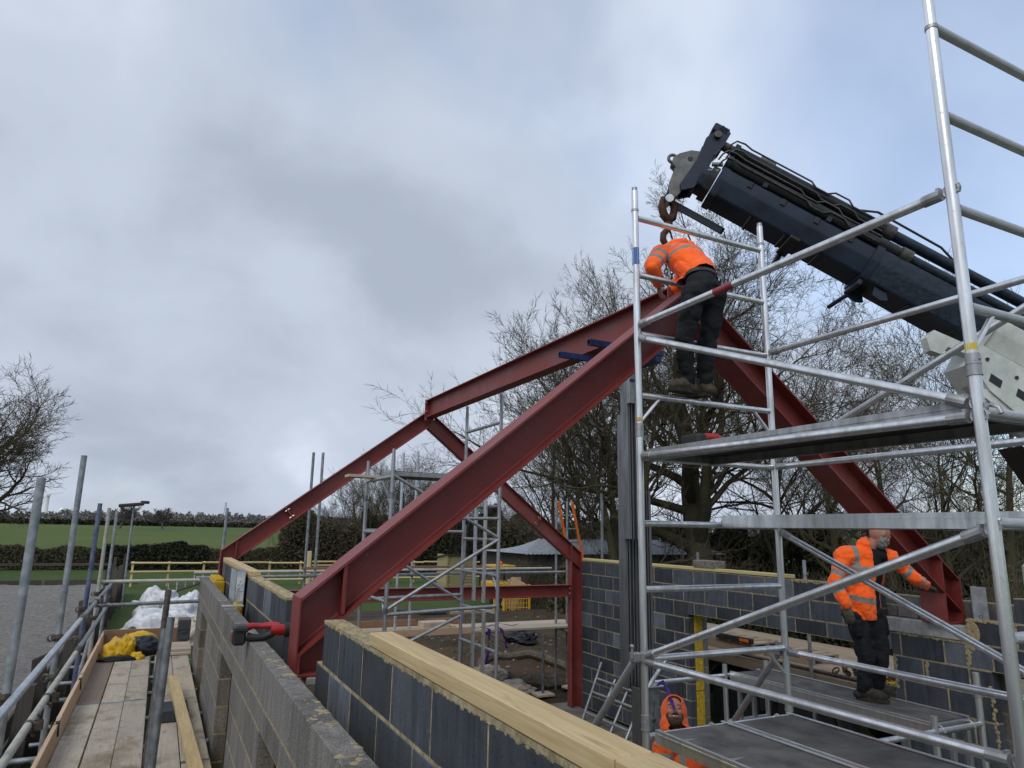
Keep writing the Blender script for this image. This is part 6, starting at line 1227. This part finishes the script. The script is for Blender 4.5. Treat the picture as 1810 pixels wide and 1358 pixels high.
MB().path([q(.098, -.020, -.058), q(.104, 0, -.061), q(.098, .020, -.058)], .0035, 8).build('teeth', 'teeth', w3_); MB().path([q(.097, -.022, -.066), q(.104, 0, -.070), q(.097, .022, -.066)], .004, 8).build('lip', 'lip', w3_)
HP = [('e', q(-.03, 0, .022), (.112, .100, .118), Rm), ('e', q(.0, 0, .07), (.10, .080, .062), Rm), ('e', q(-.045, 0, -.07), (.105, .112, .085), Rm), ('e', q(-.03, .02, -.125), (.10, .125, .06), Rm)]
hd_ = skin_obj('hood', HP, 'hivis_deep', w3_, .008, 4, [(.006, 14, (1, 1, 1))], cut=[(q(.055, 0, 0), Rm@V((1, 0, -.10)))])
bm = bmesh.new(); bm.from_mesh(hd_.data); bm.faces.ensure_lookup_table()
nf = [f for f in bm.faces if len(f.verts) > 8]; bmesh.ops.delete(bm, geom=nf, context='FACES'); bm.to_mesh(hd_.data); bm.free(); sm = hd_.modifiers.new('thick', 'SOLIDIFY'); sm.thickness = .012; sm.offset = 0
JP = torso_prims(J3, .022)+arm_prims(J3, 'L', .026, .95)+arm_prims(J3, 'R', .026, .95)+[('c', V(J3['nek'])+V((-.07, 0, .0)), .055, V(J3['nek'])+V((.07, 0, 0)), .055), ('c', V(J3['pel']), .125, V(J3['wai']), .125, ((1, 0, 0), 1.3))]
skin_obj('jacket', JP, 'hivis_deep', w3_, .010, 5, [(.012, 8, (1, 1, 1)), (.006, 22, (1, 1, 1))], bandfn(J3, (.15, .45), (.2, .6), .025, braces=.125))
skin_obj('trousers', leg_prims(J3, 'L', .022)+leg_prims(J3, 'R', .022)+[('c', J3['hpL'], .11, J3['hpR'], .11)], 'black_cloth', w3_, .010, 4, [(.010, 9, (1, 1, 1.6))])
boot(J3['anL'], (3.82, 4.55, GZ+.032), 'boot_dark', w3_); boot(J3['anR'], (4.08, 4.57, GZ+.032), 'boot_dark', w3_)
# purple sling hanging from the lift cap in front of his eyes
t = thing('lifting_sling', (3.75, 4.5, -1.5), 'purple webbing sling hanging beside the face of the hooded worker', 'sling')
pts = [V((4.249, 5.45, -1.372)), V((4.209, 5.3, -1.312)), V((4.11, 5.15, -1.300)), V((4.01, 5.0, -1.303)), V((3.90, 4.85, -1.300)), V((3.812, 4.72, -1.300)), V((3.745, 4.60, -1.315)), V((3.712, 4.555, -1.335))]
for k in range(2):
    vs = []; fs = []; Q = []
    for a_, b_ in zip(pts[:-1], pts[1:]): Q += [a_.lerp(b_, s/5) for s in range(5)]
    Q.append(pts[-1])
    for i, p in enumerate(Q): a_ = .4+.12*i+k*.8; o_ = V((cos(a_), .3*sin(a_), sin(a_)))*.013; sft = V((.012*k, 0, .006*k)); vs += [p-o_+sft, p+o_+sft, p+o_+sft+V((0, .004, 0)), p-o_+sft+V((0, .004, 0))]
    for i in range(len(Q)-1):
        for j in range(4): fs.append((i*4+j, i*4+(j+1) % 4, i*4+4+(j+1) % 4, i*4+4+j))
    fix_normals(MB().add(vs, fs).build('strap', 'purple', t))
# ------------------------------------------------------------------ bare winter trees
import numpy as np
def tree_mesh(seed, Ht, r0, levels, kids, stems=1, spread=1.0, up_t=.18, low=.18, twig_r=.010, droop=0.0):
    """recursive bare tree; returns (limb strips, twig strips), each strip = (points, radii, level)"""
    rg = random.Random(seed); limbs = []; twigs = []
    def rv(): return V((rg.uniform(-1, 1), rg.uniform(-1, 1), rg.uniform(-1, 1)))
    def grow(p, d, L, r, lev):
        n = (9, 8, 6, 5, 3, 2)[min(lev, 5)]; pts = [p.copy()]; rad = [r]; rend = r*(.22 if lev < 2 else .35); wob = (.10, .26, .28, .28, .26, .24)[min(lev, 5)]
        for i in range(n):
            d = (d+rv()*wob+V((0, 0, up_t*(1 if lev else .3)*(1-droop*(lev >= 3))))).normalized(); p = p+d*L/n; pts.append(p.copy()); rad.append(r+(rend-r)*((i+1)/n)**.9)
        (limbs if lev <= 1 else twigs).append((pts, rad, lev))
        if lev >= levels: return
        nk = kids[lev]; nk = max(1, int(nk*rg.uniform(.75, 1.25)))
        for k in range(nk):
            t = (low if lev == 0 else .16)+(1-(low if lev == 0 else .16))*(k+rg.uniform(.1, .9))/nk; f = t*n; i = min(int(f), n-1); q = pts[i].lerp(pts[i+1], f-i); rr_ = rad[i]+(rad[i+1]-rad[i])*(f-i)
            ax = (pts[i+1]-pts[i]).normalized(); s = rv(); s = (s-ax*s.dot(ax)).normalized(); sp = (1.05 if lev == 0 else .85)*spread*rg.uniform(.65, 1.15)
            nd = (ax*cos(sp)+s*sin(sp)).normalized()
            if lev == 0: nd.z = max(nd.z, .12); nd.normalize()
            cl = L*(.62 if lev == 0 else .55)*(1.1-.45*t)*rg.uniform(.7, 1.25); grow(q, nd, cl, max(twig_r*.6, min(rr_*.72, rr_*(.45+.3*rg.random()))), lev+1)
        if lev >= 1:
            for k in range(2): grow(pts[-1], (d+rv()*.5).normalized(), L*.45*rg.uniform(.7, 1.2), max(twig_r*.6, rend*.9), lev+1)
    for s in range(stems):
        a = 2*pi*s/stems+rg.random(); d = V((cos(a)*.22, sin(a)*.22, 1)) if stems > 1 else V((rg.uniform(-.06, .06), rg.uniform(-.06, .06), 1))
        grow(V((cos(a)*r0*.8*(stems > 1), sin(a)*r0*.8*(stems > 1), -.1)), d.normalized(), Ht*.62, r0*(1 if stems == 1 else .7), 0)
    return limbs, twigs
def strips_to_mesh(name, strips, mat, sides):
    vs = []; fs = []; 
    for pts, rad, lev in strips:
        n = sides(lev); b = len(vs); prev = None
        for i, p in enumerate(pts):
            q0 = pts[max(0, i-1)]; q1 = pts[min(len(pts)-1, i+1)]; d = (q1-q0).normalized(); a = d.orthogonal() if prev is None else prev-d*prev.dot(d)
            a.normalize(); prev = a; c = d.cross(a)
            for j in range(n): t = 2*pi*j/n; vs.append(tuple(p+(a*cos(t)+c*sin(t))*rad[i]))
        for i in range(len(pts)-1):
            for j in range(n): fs.append((b+i*n+j, b+i*n+(j+1) % n, b+(i+1)*n+(j+1) % n, b+(i+1)*n+j))
    return raw_mesh(name, vs, fs, mat, True)
TREE = {}
def tree(key, loc, label, group=None, rz=0, sc=1.0, name='bare_tree', **kw):
    if key not in TREE:
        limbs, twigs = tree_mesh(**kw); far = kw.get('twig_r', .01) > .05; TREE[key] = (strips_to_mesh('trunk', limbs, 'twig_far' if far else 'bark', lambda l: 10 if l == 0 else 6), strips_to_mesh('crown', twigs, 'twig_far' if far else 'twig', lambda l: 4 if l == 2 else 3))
    t = thing(name, loc, label, 'tree', group); t.rotation_euler = (0, 0, rz); t.scale = (sc, sc, sc) if not hasattr(sc, '__len__') else sc
    for nm, me in zip(('trunk', 'crown'), TREE[key]): o = bpy.data.objects.new(nm, me); COL.objects.link(o); o.parent = t; WO[o.name] = V(loc)
    return t
OAK = dict(seed=5, Ht=20.5, r0=.62, levels=5, kids=(13, 8, 7, 5, 4), spread=1.05, up_t=.07, low=.17, twig_r=.012)
MIX = dict(seed=21, Ht=15, r0=.30, levels=4, kids=(10, 8, 6, 5), stems=3, spread=.95, up_t=.09, low=.15, twig_r=.015)
THIN = dict(seed=33, Ht=15, r0=.22, levels=4, kids=(15, 8, 7, 5), spread=1.05, up_t=.07, low=.15, twig_r=.015)
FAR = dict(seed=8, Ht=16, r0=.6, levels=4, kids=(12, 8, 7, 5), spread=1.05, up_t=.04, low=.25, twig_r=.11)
OAK2 = dict(seed=15, Ht=18.5, r0=.62, levels=4, kids=(15, 10, 8, 6), spread=1.1, up_t=.05, low=.17, twig_r=.028)
def dirp(ux, uy, d): return (ux*d, uy*d, GZ)
tree('oak', dirp(.665, .747, 31), 'big mossy bare oak with the thickest trunk, behind the dark wall', rz=.4, sc=(1.04, 1.04, .89), name='oak_tree', **OAK)
tree('mix', dirp(.585, .811, 29), 'multi-stemmed bare tree between the mossy oak and the barn', rz=1.0, sc=1.0, **MIX)
tree('mix', dirp(.52, .854, 36), 'bare bushy tree standing behind the low barn', rz=2.2, sc=.82, **MIX)
GR = 'slim bare trees behind the crane boom'
for i, (ux, uy, d, rz, sc) in enumerate(((.735, .678, 33, .3, 1.0), (.782, .624, 31, 2.1, .88), (.815, .579, 35, 4.0, .85), (.852, .523, 28, 1.2, .68), (.880, .475, 26, 5.2, .80))):
    tree('thin', dirp(ux, uy, d), ('slim bare tree rising between the oak and the crane boom', 'slim bare tree showing under the crane boom behind the eye-level platform', 'slim bare tree seen through the upper tower platform braces', 'slim bare tree behind the pale crane inner boom', 'slim bare tree beside the outermost tower post')[i], GR, rz, sc, **THIN)
tree('oak2', dirp(-.190, .982, 62), 'large spreading bare oak beyond the riding arena', rz=2.6, sc=(.95, .95, .85), name='oak_tree', **OAK2)
for i, (ux, uy, d, rz, sc, lb_) in enumerate(((.262, .965, 58, .5, .62, 'bare scrubby tree behind the paired gable scaffold standards'), (.30, .954, 55, 2.5, .68, 'taller bare scrubby tree behind the smaller tower'), (.345, .939, 57, 4.1, .60, 'bare scrubby tree behind the smaller tower ladder'), (.395, .919, 60, 1.1, .55, 'bare scrubby tree beyond the timber shed'), (.20, .98, 60, 3.3, .40, 'low bare thorn tree at the end of the field hedge'), (.44, .898, 52, 3.6, .42, 'low bare thorn tree behind the rail fence'))):
    tree('mix', dirp(ux, uy, d), lb_, 'bare scrub trees along the field edge', rz, sc, **MIX)
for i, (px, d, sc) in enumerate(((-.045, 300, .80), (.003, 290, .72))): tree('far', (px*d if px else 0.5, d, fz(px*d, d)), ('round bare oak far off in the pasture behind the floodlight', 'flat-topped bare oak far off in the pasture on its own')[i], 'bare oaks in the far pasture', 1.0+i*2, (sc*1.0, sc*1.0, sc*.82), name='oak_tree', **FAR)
# ------------------------------------------------------------------ leafy / twiggy masses
def scatter_leaves(mb_v, mb_f, pts, size, rg, elong=1.0, upb=0.0):
    for p in pts:
        a = V((rg.gauss(0, 1), rg.gauss(0, 1), rg.gauss(0, 1)+upb)).normalized(); b = a.orthogonal().normalized(); ang = rg.uniform(0, 6.28); b = b*cos(ang)+a.cross(b)*sin(ang); s = size*rg.uniform(.6, 1.4); k = len(mb_v); b2 = a.cross(b)
        mb_v += [tuple(p-b*s*.5*elong), tuple(p+b2*s*.28), tuple(p+b*s*.5*elong), tuple(p-b2*s*.28)]; mb_f.append((k, k+1, k+2, k+3))
def mass(name, boxes, n, size, mat, seed, label, cat, twigs=0, kind=None, elong=1.6, rough=.35, tw_mat='twig', group=None):
    """boxes: list of (x0,y0,x1,y1,width,h0,h1): hedge runs; leaves fill the volume with an uneven outline"""
    rg = random.Random(seed); vs = []; fs = []; tot = sum(sqrt((b[2]-b[0])**2+(b[3]-b[1])**2)*b[6] for b in boxes); tv = []; tf_ = []
    t0 = thing(name, ((boxes[0][0]+boxes[0][2])/2, (boxes[0][1]+boxes[0][3])/2, GZ), label, cat, group) if kind is None else None
    for x0, y0, x1, y1, wd, h0, h1 in boxes:
        L = sqrt((x1-x0)**2+(y1-y0)**2); ux, uy = (x1-x0)/L, (y1-y0)/L; m_ = int(n*L*h1/tot); pts = []
        def top(s): return h1*(1+rough*noise.fractal(V((s*.35+seed, 0, 0)), .9, 2, 4))
        for _ in range(m_):
            s = rg.uniform(0, L); u_ = rg.random()**.8; h = h0+(top(s)-h0)*u_; w = (rg.random()-.5)*wd*(1.05-.45*u_); sh = 1+.25*noise.noise(V((s*.8, h*.8, seed)))
            bz = fz(x0+ux*s, y0+uy*s) if y0 > 52 else GZ; pts.append(V((x0+ux*s-uy*w*sh, y0+uy*s+ux*w*sh, bz+h)))
        scatter_leaves(vs, fs, pts, size, rg, elong)
        for _ in range(int(twigs*L)):
            s = rg.uniform(0, L); w = (rg.random()-.5)*wd*.8; bz = fz(x0+ux*s, y0+uy*s) if y0 > 52 else GZ; p = V((x0+ux*s-uy*w, y0+uy*s+ux*w, bz+h0)); hh = top(s)*rg.uniform(.8, 1.22)-h0; d = V((rg.gauss(0, .22), rg.gauss(0, .22), 1)).normalized(); pl = [p]; 
            for i in range(4): d = (d+V((rg.gauss(0, .15), rg.gauss(0, .15), .05))).normalized(); pl.append(pl[-1]+d*hh/4)
            r_ = max(.006, size*.10); tv.append((pl, [r_, r_*.8, r_*.6, r_*.45, r_*.3], 3))
            for i in (2, 3):
                d2 = (d+V((rg.gauss(0, .6), rg.gauss(0, .6), .2))).normalized(); tv.append(([pl[i], pl[i]+d2*hh*.16, pl[i]+(d2+V((0, 0, .3)))*hh*.28], [r_*.5, r_*.4, r_*.25], 3))
    if kind:
        o = place(name, raw_mesh(name, vs, fs, mat), (0, 0, 0)); tag(o, label, cat, kind=kind); return o
    org = origin(t0); me = raw_mesh('foliage', [(a-org.x, b-org.y, c-org.z) for a, b, c in vs], fs, mat); place('foliage', me, org, t0)
    if tv: me = strips_to_mesh('stems', [([p-org for p in a], b, c) for a, b, c in tv], tw_mat, lambda l: 3); place('stems', me, org, t0)
    return t0
mass('field_hedge', [(-30, 56, 14, 54.5, 1.6, 0, 1.45)], 60000, .12, 'hedge_leaf', 1, 'clipped brown hawthorn hedge between grass and field', 'hedge', 14)
mass('evergreen_hedge', [(-3.2, 55.0, 3.2, 54.6, 1.7, 0, 1.6)], 14000, .14, 'hedge_dark', 2, 'darker evergreen stretch of the field hedge', 'hedge', 0)
mass('thicket', [(8.5, 56, 16, 53, 4, 0, 3.4)], 34000, .16, 'hedge_leaf', 3, 'dense brown thorn thicket rising at the field corner', 'thicket', 40, rough=.5)
mass('thicket', [(13, 50, 24, 46, 4, 0, 4.2)], 42000, .16, 'hedge_dark', 4, 'dark ivy thicket behind the rail fence and shed', 'thicket', 40, rough=.5)
mass('thicket', [(20, 44, 30, 38, 4, 0, 3.2)], 32000, .15, 'hedge_leaf', 5, 'brown thicket beyond the low barn', 'thicket', 40, rough=.6)
mass('garden_hedge', [(17.6, 14.0, 12.2, 21.0, 1.8, 0, 1.9)], 30000, .085, 'bramble', 6, 'scrubby green brown hedge between the lorry and the oak', 'hedge', 60, rough=.4)
mass('garden_hedge', [(11.9, 4.0, 11.6, 13.5, 1.2, 0, 2.05)], 46000, .075, 'hedge_dark', 7, 'dark leafy hedge along the lorry, seen through the wall opening', 'hedge', 46, rough=.25)
mass('bramble_bank', [(13.2, 6.0, 17.0, 9.5, 1.0, 0, 2.3)], 3500, .07, 'bramble', 8, 'thin tangled brambles beside the frame foot on the padstone', 'brambles', 60, rough=.5)
mass('ivy_bush', [(19.0, 36.0, 20.5, 35.4, 1.6, 0, 1.7)], 5000, .16, 'ivy', 9, 'bright green leafy shrub near the timber shed', 'shrub', 10, rough=.4)
mass('barn_scrub', [(13.2, 25.6, 22, 25.0, 1.2, 0, 1.9)], 9000, .07, 'hedge_leaf', 10, 'bare twiggy scrub in front of the low barn', 'scrub', 60, rough=.5)
mass('pasture_hedge', [(24, 30, 60, 2, 3.5, 0, 3.4)], 60000, .22, 'hedge_dark', 12, 'tall dark hedge of trees across the pasture behind the stock fence', 'hedge', 26, rough=.5)
# far wood along the skyline, conifers, turbine, radome, mast
mass('far_wood', [(-560, 470, 120, 520, 30, 0, 6.5), (-60, 560, 420, 520, 40, 0, 8), (400, 520, 700, 300, 40, 0, 9)], 90000, 1.5, 'wood_far_hazed', 14, 'distant wood along the skyline, coloured paler to suggest haze', 'wood', kind='stuff', rough=.55, elong=1.3)
mass('hedge', [(-330, 455, 140, 440, 4, 0, 2.6)], 9000, 1.4, 'hedge_dark', 15, 'thin dark hedge line at the far edge of the pasture', 'hedge', kind='stuff', rough=.4)
def conifer(x, y, h, seed, lb_):
    rg = random.Random(seed); vs = []; fs = []; z0 = fz(x, y)
    for i in range(1500):
        u_ = rg.random()**.7; r_ = h*.24*(1-u_)*(.75+.35*noise.noise(V((u_*9, seed, 0))))+.1; a = rg.uniform(0, 6.28); rr_ = r_*sqrt(rg.random()); p = V((x+rr_*cos(a), y+rr_*sin(a), z0+h*.06+h*.94*u_)); d = V((cos(a), sin(a), -.35)); s = h*.055; b = V((-sin(a), cos(a), 0)); k = len(vs)
        vs += [tuple(p-d*s), tuple(p+b*s*.5), tuple(p+d*s), tuple(p-b*s*.5)]; fs.append((k, k+1, k+2, k+3))
    t = thing('conifer', (x, y, z0), lb_, 'tree', 'conifers at the arena corner'); org = origin(t); place('crown', raw_mesh('crown', [(a-org.x, b-org.y, c-org.z) for a, b, c in vs], fs, 'conifer'), org, t); tube_obj('trunk', (x, y, z0), (x, y, z0+h*.9), h*.015, 'bark', t, 6)
for i, (k, h) in enumerate(((-.262, 8.2), (-.245, 9.0), (-.228, 8.4), (-.213, 9.2), (-.199, 8.2), (-.190, 6.5))): y = 150+6*(i % 3); conifer(k*y*1.0, y, h, 40+i, 'dark conifer in the row behind the spreading oak')
wt = thing('wind_turbine', (-112, 900, fz(-112, 900)), 'white wind turbine far off on the skyline behind the standards', 'wind turbine')
zb = fz(-112, 900); hub = V((-112, 897, 29)); tube_obj('tower', (-112, 900, zb), (-112, 900, 29), 1.5, 'white_paint', wt, 12); MB().box((-113.5, 896, 27.6), (-110.5, 903, 30.4), .4).build('nacelle', 'white_paint', wt)
for a in (2.25, 4.35, .2):
    d = V((cos(a), 0, sin(a))); n = V((-sin(a), 0, cos(a))); MB().prism([hub-n*.7, hub+n*.7, hub+d*5+n*.7, hub+d*15+n*.15, hub+d*15-n*.15, hub+d*5-n*.4], (0, .5, 0)).build('blade', 'white_paint', wt)
rd = thing('radome', (-75, 700, fz(-75, 700)), 'small white radar dome above the far wood', 'radome'); MB().ball((-75, 690, 9.6), 2.3, 20, 14).build('dome', 'white_paint', rd, smooth=60); tube_obj('base', (-75, 690, fz(-75, 690)), (-75, 690, 8), 1.2, 'white_paint', rd, 10)
ms_ = thing('lattice_mast', (60, 800, fz(60, 800)), 'thin grey lattice mast far off on the skyline', 'mast'); z0 = fz(60, 800)
for s in (-1, 1): tube_obj('leg', (60+s*2.2, 800, z0), (60+s*.4, 800, 24), .25, 'galv', ms_, 5)
for k in range(8): h_ = z0+(24-z0)*k/8; w_ = 2.2-1.8*k/8; tube_obj('strut', (60-w_, 800, h_), (60+w_*.8, 800, h_+(24-z0)/8), .16, 'galv', ms_, 4)
# wire fence of the right-hand pasture
wf = thing('stock_fence', (14, 12, GZ), 'wire stock fence on thin posts in the pasture beyond the lorry', 'fence')
fa, fb = V((20.5, 24, GZ)), V((26, 4, GZ)); fd = (fb-fa)
for i in range(14): p = fa+fd*i/13; MB().box((p.x-.04, p.y-.04, GZ), (p.x+.04, p.y+.04, GZ+1.35), .005).build('post', 'old_wood', wf)
for z in (.35, .62, .9, 1.2): tube_obj('wire', fa+V((0, 0, z)), fb+V((0, 0, z)), .012, 'galv', wf, 4)
# loose standards beyond the right wall
rs = thing('scaffold_standards', (8, 8, GZ), 'galvanised standards standing between the dark wall and the lorry', 'scaffold')
for x, y, z in ((8.2, 7.117, -.33), (8.2, 9.315, -.30), (8.2, 12.2, .80), (8.2, 11.0, -.28), (8.0, 5.55, -.9)): tube_obj('standard', (x, y, GZ), (x, y, z), .0242, 'galv', rs, 12)
# animals and jumps too far off to read as more than specks: white show-jump poles
sj = thing('jump_poles', (-33, 165, fz(-33, 165)), 'pale pole frame lying in the far pasture by the conifers', 'poles')
for a_, b_ in (((-36, 165, 1.1), (-34, 165, .3)), ((-34, 165, 1.0), (-31, 165, .5)), ((-31, 165, 1.1), (-30.4, 165, .1))): tube_obj('pole', (a_[0], a_[1], fz(-33, 165)+a_[2]), (b_[0], b_[1], fz(-33, 165)+b_[2]), .08, 'white_paint', sj, 6)
# ------------------------------------------------------------------ lift everything from eye level to ground level
for o in list(scene.objects):
    if o.parent is None and o.type in ('MESH', 'EMPTY'): o.location.z += H
